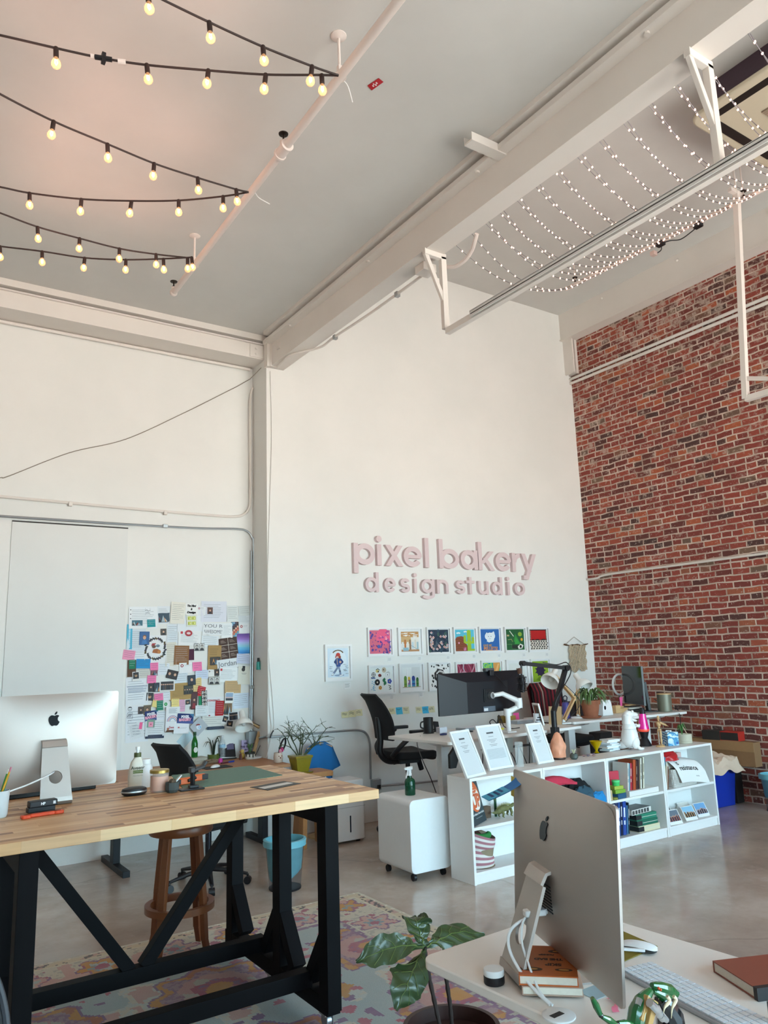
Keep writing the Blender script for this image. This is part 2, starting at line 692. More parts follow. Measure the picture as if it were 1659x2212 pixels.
# door panel and seams of the paper wall
pa,pb = at(26,1127,y=YL),at(276,1143,y=YL)
b = MB()
b.box(pa.x,pb.x,YL - 0.012,YL,0.0,pa.z)
struct(b.build('door_1',make_paint('door_paint','e2e2df','dcdcd9',0.6),smooth=0))
b = MB()
b.box(pa.x - 0.17,pa.x - 0.012,YL - 0.018,YL,0.0,pa.z+0.01)
struct(b.build('trim_2',M_TRIM,smooth=0))
M_DARKGAP = mat('dark_gap','3a3634',0.8,var=0.05)
b = MB()
b.box(pa.x,pb.x,YL - 0.016,YL,pa.z,pa.z+0.012)
struct(b.build('trim_3',M_DARKGAP,smooth=0))
# low white base panels along the paper wall
b = MB()
b.box(-6,3.30,YL - 0.02,YL,0,0.30)
for x in (0.6,1.98,3.0):
 b.box(x - 0.003,x+0.003,YL - 0.022,YL - 0.02,0,0.30)
struct(b.build('baseboard_left',M_TRIM,smooth=0))

# ------------------------------------------------------------------ rug
def rug_colour(u,v,W,D):
 """pattern of the oriental rug; u, v metres from its far right corner along the two edges"""
 e = min(u,v,W - u,D - v)
 cream,ltblue,blue,pink,mag,orange,purple,grey,dark = 'c4beae','a4b0b0','8297a0','bf9c94','a06074','bd8c52','846a88','aca8a0','625f64'
 n1 = noise.noise((u*4.1,v*4.1,1.7))
 n2 = noise.noise((u*11,v*11,5.1))
 n3 = noise.noise((u*34,v*34,9.2))
 if e < 0.025:
  return cream if n3 < 0.3 else 'ded9cb'
 if e < 0.085:
  return dark if (n3+0.5*n2) > 0.22 else ('c7b9a0' if n2 < 0.1 else pink)
 if e < 0.10:
  return 'cfc6b0'
 if e < 0.42:
  # border of rosettes
  t = u if min(v,D - v) == e or e == D - v else v
  k = (t/0.42) % 1.0 - 0.5
  q = (e - 0.26)/0.42
  r = math.hypot(k,q)+0.07*n2
  a = math.atan2(q,k)
  pet = 0.26+0.06*math.cos(6*a)
  if r < 0.09:
   return mag
  if r < pet*0.62:
   return ltblue if n2 < 0.05 else blue
  if r < pet:
   return orange if (int(t/0.42) % 2 == 0) else pink
  if r < pet+0.05:
   return purple if n3 > -0.15 else mag
  if n1+0.5*n2 > 0.34:
   return pink
  if n2 > 0.42:
   return mag
  return cream if n3 < 0.25 else grey
 if e < 0.455:
  return purple if n3 > -0.2 else grey
 # field: medallions on pale blue
 cu,cv = 0.95,0.85
 ku = ((u - W/2)/cu+0.5) % 1.0 - 0.5
 kv = ((v - D/2)/cv+0.5) % 1.0 - 0.5
 r = math.hypot(ku,kv)+0.03*n2+0.02*n1
 a = math.atan2(kv,ku)
 lob = 0.36+0.045*math.cos(8*a)
 if r < 0.08:
  return orange
 if r < 0.14:
  return mag if n3 > -0.25 else purple
 if r < 0.22:
  return 'b58f8c' if n2 < 0.2 else grey
 if r < lob - 0.07:
  return '8d6f86' if n3 > 0 else '9f8790'
 if r < lob - 0.02:
  return 'a8705a' if n2 > 0 else orange
 if r < lob:
  return purple
 if abs(ku)+abs(kv) > 0.88+0.03*n2:
  return orange
 if n1 > 0.30 and n2 > -0.1:
  return pink
 if n2 > 0.40:
  return 'b06a78'
 if n2 < -0.48:
  return purple
 return ltblue if n1 < 0.12 else ('b9bfba' if n3 < 0.1 else cream)

def make_rug():
 c = at(774,1926,z=0.012)                       # far right corner
 e1 = (at(82,2084,z=0.012) - c)
 e1.z = 0
 e1.normalize()                                   # along the far edge, to the left
 e2 = Vector((e1.y,-e1.x,0))*-1               # towards the camera
 if e2.y > 0:
  e2 = -e2
 W,D,s = 2.9,3.6,0.0135
 nu,nv = int(W/s),int(D/s)
 names = {}
 b = MB()
 vs = []
 for j in range(nv+1):
  for i in range(nu+1):
   p = e1*(W*i/nu)+e2*(D*j/nv)
   vs.append((p.x,p.y,0.010+0.0012*noise.noise((i*0.09,j*0.09,0))))
 b.v = vs
 w = nu+1
 cols = []
 for j in range(nv):
  for i in range(nu):
   b.f.append((j*w+i,(j+1)*w+i,(j+1)*w+i+1,j*w+i+1))
   cols.append(rug_colour(W*(i+0.5)/nu,D*(j+0.5)/nv,W,D))
 b.mi = [0]*len(b.f)
 n = len(vs)
 b.v = vs+[(vs[i][0],vs[i][1],0.0005) for i in (0,nu,nv*w,nv*w+nu)]
 for p,q,s0,s1 in ((0,nu,0,1),(nu,nv*w+nu,1,3),(nv*w+nu,nv*w,3,2),(nv*w,0,2,0)):
  b.f.append((p,q,n+s1,n+s0))
  b.mi.append(0)
  cols.append('c9c3b2')
 m,nt,bs = nodes('woven_rug')
 ca = nd(nt,'VertexColor',layer_name='weave')
 tc = nd(nt,'TexCoord')
 fade = mixc(nt,ca.outputs['Color'],'b8b4a8',ramp(nt,[(0.3,'303030'),(0.72,'989898')],noise_tex(nt,tc.outputs['Object'],6,6,0.7)))
 fib = noise_tex(nt,tc.outputs['Object'],220,2)
 fade = mixc(nt,fade,'6e6a66',ramp(nt,[(0.45,'000000'),(0.8,'808080')],fib))
 nt.links.new(fade,bs.inputs['Base Color'])
 bs.inputs['Roughness'].default_value = 0.95
 bs.inputs['Specular IOR Level'].default_value = 0.1
 bump(nt,bs,fib,0.5,0.004)
 o = b.build('area_rug',m,smooth=0)
 ly = o.data.color_attributes.new('weave','BYTE_COLOR','CORNER')
 lc = {}
 for p,k in zip(o.data.polygons,cols):
  if k not in lc:
   lc[k] = (*lin(k),1)
  for li in p.loop_indices:
   ly.data[li].color = lc[k]
 o.location = (c.x,c.y,0.0)
 return tag(o,'faded pastel oriental rug with pink, blue and orange medallions on the concrete floor','rug')

make_rug()

# ------------------------------------------------------------------ wood
def wood_mat(name,stops,axis=0,width=0.55,row=0.045,rough=0.4,grain=60):
 m,nt,b = nodes(name)
 order = (0,1,2) if axis == 0 else (1,0,2)
 v,ob,sx = swizzle(nt,order)
 t = nd(nt,'TexBrick')
 t.offset = 0.37
 t.offset_frequency = 3
 t.squash = 0.7
 t.squash_frequency = 2
 for k,q in (('Scale',1),('Brick Width',width),('Row Height',row),('Mortar Size',0.0006),('Bias',0)):
  t.inputs[k].default_value = q
 t.inputs[1].default_value = (0,0,0,1)
 t.inputs[2].default_value = (1,1,1,1)
 t.inputs[3].default_value = (0.3,0.3,0.3,1)
 nt.links.new(v,t.inputs[0])
 base = ramp(nt,stops,t.outputs['Color'])
 mp = nd(nt,'Mapping')
 mp.inputs['Scale'].default_value = (3,grain,grain)
 nt.links.new(v,mp.inputs['Vector'])
 g = noise_tex(nt,mp.outputs[0],1.0,5,0.6)
 base = mixc(nt,base,'6f4a30',ramp(nt,[(0.48,'000000'),(0.8,'808080')],g))
 nt.links.new(base,b.inputs['Base Color'])
 b.inputs['Roughness'].default_value = rough
 return m

M_BUTCHER = wood_mat('acacia_butcher_block',[(0,'94653f'),(0.2,'b48457'),(0.4,'d0a270'),(0.6,'deb685'),(0.8,'e8c79a'),(1,'bd8c60')],0,0.42,0.036,0.42)
M_OAKDESK = wood_mat('amber_desk_wood',[(0,'a5714a'),(1,'b57f55')],0,3.0,0.4,0.5,40)
M_STOOLW = wood_mat('red_brown_stool_wood',[(0,'6e3a1c'),(1,'7c4522')],0,3.0,0.4,0.4,30)
M_SLAB = wood_mat('golden_slab_wood',[(0,'b07a48'),(0.5,'c08a52'),(1,'a06c40')],1,0.9,0.09,0.5,25)
M_LTWOOD = wood_mat('light_beech_wood',[(0,'c8a273'),(1,'d2ae80')],0,3.0,0.4,0.5,40)
M_BLKWOOD = mat('black_stained_wood','08070a',0.62,var=0.35,vs=14,spec=0.15)

# ------------------------------------------------------------------ bar-height work table
TZ = 1.05
t = thing('work_table','bar-height butcher block work table on black trestle legs with casters','table',(1.25,4.0,0.0))
TX0,TX1,TY0,TY1 = 0.30,2.20,3.385,4.655
b = MB()
b.M = tr(-1.25,-4.0,0)
b.box(TX0,TX1,TY0,TY1,TZ - 0.045,TZ)
b.build('tabletop',M_BUTCHER,t,smooth=0,bevel=0.003)

def trestle_leg(x,y,gus,w=0.072,d=0.085):
 b = MB()
 b.M = tr(-1.25,-4.0,0)
 b.box(x - w/2,x+w/2,y - d/2,y+d/2,0.10,TZ - 0.0455)
 for g in gus:                                    # short diagonal foot braces
  y0 = y+g*d/2
  b.bar((x,y0 - g*0.02,0.40),(x,y0+g*0.13,0.185),w*0.98,0.06,up=(0,g,0.5))
 b.build('leg',M_BLKWOOD,t,smooth=0,bevel=0.002)

for lx in (1.925,0.585):
 trestle_leg(lx,3.43,(1,))
 trestle_leg(lx,3.93,(1,-1))
 trestle_leg(lx,4.56,(-1,))
 b = MB()
 b.M = tr(-1.25,-4.0,0)
 b.box(lx - 0.035,lx+0.035,3.40,4.62,0.085,0.158)
 b.build('base_beam',M_BLKWOOD,t,smooth=0,bevel=0.002)
 b = MB()
 b.M = tr(-1.25,-4.0,0)
 b.box(lx - 0.035,lx+0.035,3.39,4.62,TZ - 0.13,TZ - 0.046)
 b.build('top_beam',M_BLKWOOD,t,smooth=0)
for sy in (3.60,4.17):
 b = MB()
 b.M = tr(-1.25,-4.0,0)
 b.box(0.52,1.905 if sy < 4 else 1.93,sy - 0.035,sy+0.035,0.158,0.232)
 b.build('stretcher',M_BLKWOOD,t,smooth=0,bevel=0.003)
for x0 in (0.63,1.89):
 b = MB()
 b.M = tr(-1.25,-4.0,0)
 xm = 1.24+(0.035 if x0 > 1 else -0.035)
 b.bar((xm,4.17,0.225),(x0,4.17,TZ - 0.05),0.06,0.06,up=(0,1,0))
 b.build('brace',M_BLKWOOD,t,smooth=0,bevel=0.002)
for lx in (1.925,0.585):
 for ly in (3.46,4.05,4.56):
  b = MB()
  b.M = tr(lx - 1.25,ly - 4.0,0)
  b.box(-0.03,0.03,-0.03,0.03,0.075,0.085)
  b.box(-0.018,-0.014,-0.025,0.025,0.03,0.075)
  b.box(0.014,0.018,-0.025,0.025,0.03,0.075)
  b.cyl((-0.012,0.01,0.0435),(0.012,0.01,0.0435),0.0315,16)
  b.build('caster',M_GALV,t)

# ------------------------------------------------------------------ the two all-in-one desktop computers
M_ALU = mat('brushed_aluminium','b9b1ab',0.5,0.8,var=0.02,vs=200)
M_LOGO = mat('polished_black_logo','0e1218',0.22,0.0,var=0.0,spec=0.3)
APPLE = [(0.02,0.29),(-0.10,0.34),(-0.22,0.345),(-0.33,0.29),(-0.41,0.18),(-0.44,0.03),(-0.42,-0.14),(-0.36,-0.30),(-0.27,-0.43),(-0.18,-0.495),
   (-0.10,-0.49),(-0.01,-0.46),(0.08,-0.48),(0.17,-0.495),(0.26,-0.44),(0.34,-0.33),(0.40,-0.20),(0.31,-0.13),(0.26,-0.02),(0.26,0.09),
   (0.30,0.19),(0.38,0.27),(0.30,0.33),(0.20,0.35),(0.10,0.325)]
LEAF = [(0.03,0.37),(0.12,0.385),(0.19,0.44),(0.23,0.53),(0.225,0.63),(0.13,0.60),(0.06,0.53),(0.025,0.45)]

def make_computer(label,loc,rz,w,h,gap,tilt=0.0):
 """local frame: back towards -y, desk at z = 0, chassis stands in the plane y = 0"""
 t = thing('desktop_computer',label,'computer',loc,rz)
 TM = tr(0,0,gap+h) @ rotx(tilt) @ tr(0,0,-gap - h)      # the head tips on its stand

 def dome(u,v):
  a,c = 2*u - 1,2*v - 1
  n = (abs(a)**12+abs(c)**12)**(1/12)
  k = max(abs(a),abs(c))/n if n > 1e-6 else 1
  a,c = a*k,c*k
  d = 0.048*max(0,1 - abs(a)**2.4)**0.9*max(0,1 - abs(c)**2.2)**0.9
  return (a*w/2,-0.005 - d,gap+h/2+c*h/2)

 b = MB()
 b.M = TM
 b.sheet(dome,48,40)
 b.M = TM @ rotx(PI/2)
 b.prism(rrect(-w/2,w/2,gap,gap+h,0.012),-0.002,0.0052)
 b.build('chassis',M_ALU,t,smooth=40)
 b = MB()
 b.M = TM @ rotx(PI/2)
 b.prism(rrect(-w/2+0.003,w/2 - 0.003,gap+0.08,gap+h - 0.003,0.01),-0.004,-0.002)
 b.build('screen',mat('dark_screen_glass','0c0d10',0.08,var=0),t,smooth=0)
 # logo lies on the dome
 zc = gap+h*0.735
 yl = dome(0.5,0.735)[1]
 yt = dome(0.5,0.80)[1]
 sl = math.atan2(yt - yl,0.065*h)
 sz = h*0.155
 b = MB()
 b.M = TM @ tr(0,yl - 0.0015,zc) @ rotx(PI/2 - sl)
 s2 = sz*0.86
 b.prism([(-x*s2,y*s2) for x,y in APPLE][::-1] if False else [(x*s2,y*s2) for x,y in APPLE[::-1]],-0.0015,0.0012)
 b.prism([(x*s2,y*s2) for x,y in LEAF],-0.0015,0.0012)
 b.build('logo',M_LOGO,t,smooth=0)
 # stand: bent aluminium strip with a round cable hole
 ht,yb,yf = 0.62*h,-0.17,0.035
 yt = -0.055
 wt,wb = 0.115,0.150
 prof = [(yt+0.03,ht - 0.014),(yt,ht - 0.002),(yt - 0.02,ht - 0.006),(yt - 0.035,ht - 0.03)]
 A,B = (yt - 0.035,ht - 0.03),(yb - 0.0,0.035)
 foot = [B,(yb - 0.004,0.018),(yb+0.006,0.006),(yb+0.02,0.0045),(yf,0.0045)]

 def width(z):
  return wb+(wt - wb)*max(0,min(1,z/ht))

 th = 0.0085
 b = MB()
 for strip in (prof,foot):
  b.sheet(lambda u,v,st=strip: (lambda p: ((u - 0.5)*width(p[1]),p[0],p[1]))(
   (lambda k,f: (st[k][0]+(st[k+1][0] - st[k][0])*f,st[k][1]+(st[k+1][1] - st[k][1])*f))(
    min(int(v*(len(st) - 1)),len(st) - 2),v*(len(st) - 1) - min(int(v*(len(st) - 1)),len(st) - 2))),2,3*(len(strip) - 1),th if strip is prof else 0.0045)
 # straight flank with the hole
 L = math.hypot(A[0] - B[0],A[1] - B[1])
 hc,hr,n = 0.40,0.031,32

 def flank(a,s):
  f = s/L
  y,z = B[0]+(A[0] - B[0])*f,B[1]+(A[1] - B[1])*f
  return (a,y,z)

 nrm = Vector((0,(A[1] - B[1])/L,-(A[0] - B[0])/L))*th
 out,inn = [],[]
 c0 = hc*L
 for i in range(n):
  a = 2*PI*i/n
  inn.append(flank(hr*math.cos(a),c0+hr*math.sin(a)))
  dx,dy = math.cos(a),math.sin(a)
  k = []
  ex,s0,s1 = width(B[1])/2,-c0,L - c0
  # ray against the tapering outline
  for side in (1,-1):
   # x = side * (wb' + slope * s)
   w0,w1 = width(B[1])/2,width(A[1])/2
   sl2 = (w1 - w0)/L
   den = dx - side*sl2*dy
   if abs(den) > 1e-9:
    q = side*(w0+sl2*c0)/den
    if q > 0:
     k.append(q)
  if dy > 1e-6:
   k.append(s1/dy)
  if dy < -1e-6:
   k.append(s0/dy)
  q = min(k)
  out.append(flank(dx*q,c0+dy*q))
 corners = [(width(A[1])/2,L),(-width(A[1])/2,L),(-width(B[1])/2,0),(width(B[1])/2,0)]
 for cx,cs in corners:                           # pull the nearest outline point into each corner
  p = Vector(flank(cx,cs))
  i = min(range(n),key=lambda k: (Vector(out[k]) - p).length)
  out[i] = tuple(p)
 vs = [Vector(p) for p in out]+[Vector(p) for p in inn]
 vs += [p+nrm for p in vs]
 fs = []
 for i in range(n):
  j = (i+1) % n
  fs += [(i,j,n+j,n+i),(2*n+j,2*n+i,3*n+i,3*n+j),(n+i,n+j,3*n+j,3*n+i),(j,i,2*n+i,2*n+j)]
 b.add(vs,fs)
 b.build('stand',M_ALU,t,smooth=30)
 b = MB()
 b.M = TM
 for k in range(9):
  zv = h*0.27+k*0.008
  yv = dome(0.5,zv/h)[1]
  b.box(-0.05,0.05,yv - 0.0012,yv+0.004,gap+zv,gap+zv+0.004)
 b.build('vent',M_BLACK,t,smooth=0)
 return t

pc = at(111,1600,y=4.30)
comp = make_computer('silver all-in-one desktop computer seen from behind on the butcher block table',(pc.x,4.30,TZ+0.0002),R(0.5),0.655,0.472,0.048)
b = MB()
b.M = Matrix.Identity(4)
hp = Vector((0.0,-0.1,0.14))
b.tube(smoothpath([(0.0,-0.03,0.16),(-0.01,-0.12,0.146),(-0.13,-0.20,0.115),(-0.24,-0.24,0.09),(-0.40,-0.20,0.02),(-0.60,-0.1,0.005)]),0.0038,8)
b.build('power_cord',M_WHITE,comp)

DZ = 0.85
c1,c2 = at(1111,1659,z=1.335),at(1337,1742,z=1.335)
cc = (c1+c2)/2
PCC = cc.copy()
cang = math.atan2(-(c1 - c2).normalized().y,-(c1 - c2).normalized().x)   # local +x runs from the far end to the near end
comp2 = make_computer('silver all-in-one desktop computer standing on the white desk nearest the camera',(cc.x,cc.y,DZ+0.0002),cang,0.676,0.437,0.046,R(-3.2))
b = MB()
b.tube(smoothpath([(0.01,-0.03,0.165),(0.005,-0.12,0.15),(0.012,-0.172,0.125),(0.04,-0.185,0.085),(0.10,-0.165,0.035),(0.165,-0.135,0.004)]),0.0042,8)
b.tube(smoothpath([(0.01,-0.03,0.17),(0.01,-0.12,0.158),(0.035,-0.150,0.115),(0.075,-0.150,0.065),(0.13,-0.145,0.02),(0.17,-0.13,0.004)]),0.0032,8)
b.build('power_cord',M_WHITE,comp2)
b = MB()
b.M = tr(0.012,-0.1,0.165)
b.prism(rrect(-0.014,0.014,-0.03,0.03,0.006),-0.008,0.008)
o = b.build('cable_plug',M_WHITE,comp2,bevel=0.003)

# ------------------------------------------------------------------ standing desks
M_DESKTOP = mat('white_laminate','e6e4e0',0.35,var=0.02)

def make_desk(label,corner,ang,w,d,z,legs=True):
 """corner = the front left corner of the top; local x along the front edge, y to the back"""
 t = thing('standing_desk',label,'desk',(corner[0],corner[1],0),ang)
 b = MB()
 b.prism(rrect(0,w,0,d,0.03),z - 0.027,z)
 b.build('desktop',M_DESKTOP,t,bevel=0.004)
 for x in (0.30,w - 0.26):
  b = MB()
  b.box(x - 0.045,x+0.045,d/2 - 0.035,d/2+0.035,0.55,z - 0.07)
  b.box(x - 0.036,x+0.036,d/2 - 0.028,d/2+0.028,0.03,0.56)
  b.build('leg',M_WMETAL,t,smooth=0,bevel=0.004)
  b = MB()
  b.box(x - 0.04,x+0.04,0.06,d - 0.06,0.0,0.032)
  b.build('foot',M_WMETAL,t,smooth=0,bevel=0.005)
  b = MB()
  pts = [(0.10,z - 0.027),(d - 0.10,z - 0.027),(d - 0.14,z - 0.055),(d/2+0.06,z - 0.09),(d/2 - 0.06,z - 0.09),(0.14,z - 0.055)]
  b.M = tr(x+0.03,0,0) @ Matrix(((0,0,-1,0),(1,0,0,0),(0,1,0,0),(0,0,0,1)))
  b.prism(pts[::-1],0,0.06)
  b.build('support_arm',M_WMETAL,t,smooth=0)
 b = MB()
 b.box(0.30,w - 0.26,d/2 - 0.03,d/2+0.03,z - 0.075,z - 0.03)
 b.build('crossbar',M_WMETAL,t,smooth=0)
 return t

D1Z = 0.98
d1a,d1b = at(970,1603.5,z=D1Z),at(1258,1567.5,z=D1Z)
D1ANG = math.atan2(d1b.y - d1a.y,d1b.x - d1a.x)
desk1 = make_desk('white standing desk with black wide monitor, behind the low bookcases',d1a,D1ANG,(d1b - d1a).length,0.86,D1Z)
D2Z = 1.0
d2b = at(1486,1536.5,z=D2Z)
d2a = at(1262,1557.5,z=D2Z)
D2ANG = math.atan2(d2b.y - d2a.y,d2b.x - d2a.x)
d2a = d2b+(d2a - d2b).normalized()*1.70
desk2 = make_desk('white standing desk with potted plant and grey canister in front of brick wall',d2a,D2ANG,1.70,0.80,D2Z)
# the nearest desk: its long side runs towards the camera
fa,fb = at(905,2068,z=DZ),at(1235,1958.5,z=DZ)
F_E = (fb - fa).normalized()
fw = (fb - fa).length
t = thing('standing_desk','white desk with rounded corners nearest the camera, carrying keyboard and computer','desk',(fa.x,fa.y,0),math.atan2(F_E.y,F_E.x))
b = MB()
b.prism(rrect(0,fw,-1.35,0,0.045,8),DZ - 0.026,DZ)
b.build('desktop',mat('cream_white_laminate','ece4dc',0.38,var=0.015),t,bevel=0.004)
for y in (-0.32,-1.05):
 b = MB()
 b.box(fw/2 - 0.035,fw/2+0.035,y - 0.045,y+0.045,0.03,DZ - 0.06)
 b.build('leg',M_WMETAL,t,smooth=0,bevel=0.004)
 b = MB()
 b.box(0.07,fw - 0.07,y - 0.04,y+0.04,0.012,0.04)
 b.build('foot',M_WMETAL,t,smooth=0,bevel=0.004)
 b = MB()
 b.box(0.08,fw - 0.08,y - 0.03,y+0.03,DZ - 0.06,DZ - 0.027)
 b.build('support_arm',M_WMETAL,t,smooth=0)
g = at(1207,2195,z=DZ)
b = MB()
b.M = tr(t.matrix_basis.inverted() @ Vector((g.x,g.y,DZ)))
b.lathe([(0.040,0),(0.040,0.003),(0.037,0.0045),(0.0,0.0045)],28)
b.use(M_BLACK)
b.mats.insert(0,M_WHITE)
b.mi = [0]*len(b.f)
b.cur = 1
b.box(-0.024,0.012,-0.008,0.008,0.0045,0.0052)
b.build('cable_grommet',None,t)

# amber desk by the paper wall
t = thing('wooden_desk','amber wood desk by the paper-covered wall, behind the butcher block table','desk',(2.63,7.12,0))
b = MB()
b.box(-0.80,0.75,-0.42,0.40,0.725,0.755)
b.build('desktop',M_OAKDESK,t,smooth=0,bevel=0.004)
for x in (-0.72,0.66):
 b = MB()
 b.box(x - 0.03,x+0.03,-0.36,0.34,0.0,0.05)
 b.box(x - 0.03,x+0.03,-0.05,0.05,0.05,0.69)
 b.box(x - 0.03,x+0.03,-0.36,0.34,0.69,0.724)
 b.build('leg',M_BLACKM,t,smooth=0,bevel=0.003)
b = MB()
b.box(-0.70,0.64,0.0,0.05,0.45,0.70)
b.build('modesty_panel',M_BLACKM,t,smooth=0)

# ------------------------------------------------------------------ office chairs
M_MESHBK = mat('black_mesh_fabric','131316',0.8,var=0.2,vs=300)

def make_chair(label,loc,rz,seat,group=None,hi=0.0):
 """faces +x"""
 t = thing('office_chair',label,'chair',loc,rz,group)
 base = MB()
 for k in range(5):
  a = 2*PI*k/5+0.35
  c,s_ = math.cos(a),math.sin(a)
  base.tube([(0.03*c,0.03*s_,0.12),(0.17*c,0.17*s_,0.105),(0.31*c,0.31*s_,0.075)],[0.026,0.021,0.015],8,0.8)
 base.cyl((0,0,0.075),(0,0,0.16),0.035,14)
 bo = base.build('base',M_BLACK,t)
 for k in range(5):
  a = 2*PI*k/5+0.35
  c,s_ = math.cos(a),math.sin(a)
  w = MB()
  w.M = tr(0.31*c,0.31*s_,0.0)
  w.cyl((-0.022*s_,0.022*c,0.029),(0.022*s_,-0.022*c,0.029),0.029,14)
  w.cyl((0,0,0.04),(0,0,0.075),0.009,8)
  w.build('caster',M_BLACK,bo)
 b = MB()
 b.cyl((0,0,0.15),(0,0,seat - 0.13),0.024,14)
 b.cyl((0,0,seat - 0.32),(0,0,seat - 0.10),0.016,12)
 b.build('gas_post',mat('dark_chrome','3a3a40',0.25,0.8,var=0),t)
 b = MB()
 b.box(-0.12,0.10,-0.07,0.07,seat - 0.125,seat - 0.085)
 b.cyl((-0.02,0,seat - 0.11),(-0.05,0.22,seat - 0.16),0.008,8)
 b.cyl((0.10,-0.05,seat - 0.10),(0.13,-0.05,seat - 0.2),0.026,10)
 b.build('tilt_mechanism',M_BLACK,t,bevel=0.004)
 b = MB()

 def st(u,v):
  a,c = 2*u - 1,2*v - 1
  n = (abs(a)**5+abs(c)**5)**0.2
  k = max(abs(a),abs(c))/n if n > 1e-6 else 1
  a,c = a*k,c*k
  z = seat+0.014*c*c - 0.05*max(0,a - 0.55)**2*5 - 0.01*(1 - a*a)
  return (0.02+a*0.24,c*0.245,z)
 b.sheet(st,16,14,0.075)
 b.build('seat',M_MESHBK,t,smooth=60,bevel=0.012)
 b = MB()

 def bk(u,v):
  c = 2*u - 1
  z = seat+0.12+0.46*v
  w = 0.20+0.035*math.sin(PI*min(1,v*1.1)) - 0.03*v
  x = -0.235 - 0.13*v+0.035*math.sin(PI*v*1.2) - 0.035*(1 - c*c)+(0.03*max(0,v - 0.85)*-6)
  return (x,c*w,z)
 b.sheet(bk,14,14,0.028)
 b.build('backrest',M_MESHBK,t,smooth=60,bevel=0.006)
 b = MB()
 b.tube(smoothpath([(-0.10,0,seat - 0.10),(-0.23,0,seat - 0.085),(-0.305,0,seat),(-0.30,0,seat+0.13),(-0.315,0,seat+0.34)]),0.033,10,1.0)
 b.build('back_support',M_BLACK,t)
 for s_ in (-1,1):
  b = MB()
  b.tube(smoothpath([(-0.25,s_*0.16,seat - 0.03),(-0.22,s_*0.25,seat+0.05),(-0.10,s_*0.275,seat+0.15),(0.02,s_*0.28,seat+0.185)]),[0.026]*18+[0.02],8)
  b.M = tr(0.02,s_*0.28,seat+0.20)
  b.prism(rrect(-0.13,0.14,-0.045,0.045,0.04),-0.015,0.015)
  b.build('armrest',M_BLACK,t,bevel=0.006)
 return t

ch = make_chair('black mesh drafting chair with armrests, left of the wide monitor desk',(4.66,6.62,0),R(-8),0.77)
make_chair('black mesh office chair turned to the amber wood desk',(2.36,6.12,0),R(18),0.53)
c3 = at(1170,1530,y=6.92)
c3t = make_chair('black office chair behind the wide monitor desk, with striped blanket over it',(c3.x - 0.03,6.52,0),R(262),0.74)
# striped blanket over that chair's back
b = MB()
STR = ['5e121c','2c0e14','84202a','17141a','6a141e','9a8478','400c14','7a1c26','1e1216']

def bl(u,v,k):
 c = (u - 0.5)*0.42
 s_ = v*1.16
 top = 0.58
 if s_ < top:
  x,z = -0.428 - 0.05*(1 - s_/top)*0,0.76+s_
  x += 0.13*(1 - s_/top)
 else:
  q = (s_ - top)
  x,z = -0.36+0.06*min(1,q/0.1)+q*0.10,0.76+top - q
 return (x+0.008*math.sin(c*30),c,z+0.012*math.sin(c*9))

for k in range(18):
 b.use(cm(STR[k % 9],0.9))
 b.sheet(lambda u,v,k=k: bl((k+u)/18,v,k),1,22)
o = b.build('striped_blanket',None,None,smooth=60)
q = o.modifiers.new('thick','SOLIDIFY')
q.thickness = 0.008
o.matrix_world = c3t.matrix_basis.copy()
tag(o,'red and black striped woven blanket draped over the chair behind the monitor','blanket')

# ------------------------------------------------------------------ wooden bar stool
sx_,sy_ = 1.69,4.84
t = thing('bar_stool','round red-brown wooden bar stool with black seat under the butcher block table','stool',(sx_,sy_,0))
b = MB()
b.lathe([(0.0,0.69),(0.186,0.69),(0.192,0.70),(0.192,0.735),(0.186,0.745),(0.0,0.745)],32,cap=False)
b.build('seat_ring',M_STOOLW,t)
b = MB()
b.lathe([(0.17,0.745),(0.176,0.755),(0.168,0.772),(0.12,0.785),(0.0,0.79)],32,cap=False)
b.build('seat_pad',mat('black_vinyl','17171a',0.35,var=0.1),t)
for k in range(4):
 a = PI/4+k*PI/2 - 0.18
 c,s_ = math.cos(a),math.sin(a)
 b = MB()
 b.bar((0.125*c,0.125*s_,0.70),(0.165*c,0.165*s_,0.33),0.042,0.032,up=(c,s_,0))
 b.bar((0.165*c,0.165*s_,0.335),(0.18*c,0.18*s_,0.10),0.040,0.030,up=(c,s_,0))
 b.bar((0.18*c,0.18*s_,0.105),(0.205*c,0.205*s_,0.012 if s_ < 0.3 else 0.0125),0.036,0.028,up=(c,s_,0))
 b.build('leg',M_STOOLW,t,smooth=0,bevel=0.003)
b = MB()
b.ring(0,0,0.205,0.172,0.255,0.292,n=40)
b.build('foot_ring',M_STOOLW,t)

# ------------------------------------------------------------------ rolling cabinet, dehumidifier, bins, plant stand
t = thing('rolling_cabinet','white metal cabinet with rounded edges on black casters','cabinet',(3.79,5.33,0),R(-1))
b = MB()
b.M = rotx(PI/2)
b.prism(rrect(-0.195,0.19,0.062,0.60,0.045,8),-0.235,0.235)
b.build('body',M_WMETAL,t,bevel=0.004)
for x in (-0.14,0.14):
 for y in (-0.18,0.18):
  b = MB()
  b.cyl((x - 0.012,y,0.0265),(x+0.012,y,0.0265),0.0265,14)
  b.cyl((x,y,0.03),(x,y,0.062),0.012,8)
  b.build('caster',M_BLACK,t)
t = thing('dehumidifier','white plastic dehumidifier with dark slot standing by the white wall','appliance',(3.90,6.68,0))
b = MB()
b.prism(rrect(-0.185,0.185,-0.14,0.14,0.025),0.02,0.56)
b.build('body',M_WHITE,t,bevel=0.012,seg=3)
b = MB()
b.box(-0.186,0.186,-0.1415,0.141,0.318,0.3215)
b.build('seam',mat('grey_seam','b8babc',0.6,var=0),t,smooth=0)
b = MB()
b.M = tr(0.02,-0.1405,0.17) @ rotx(PI/2)
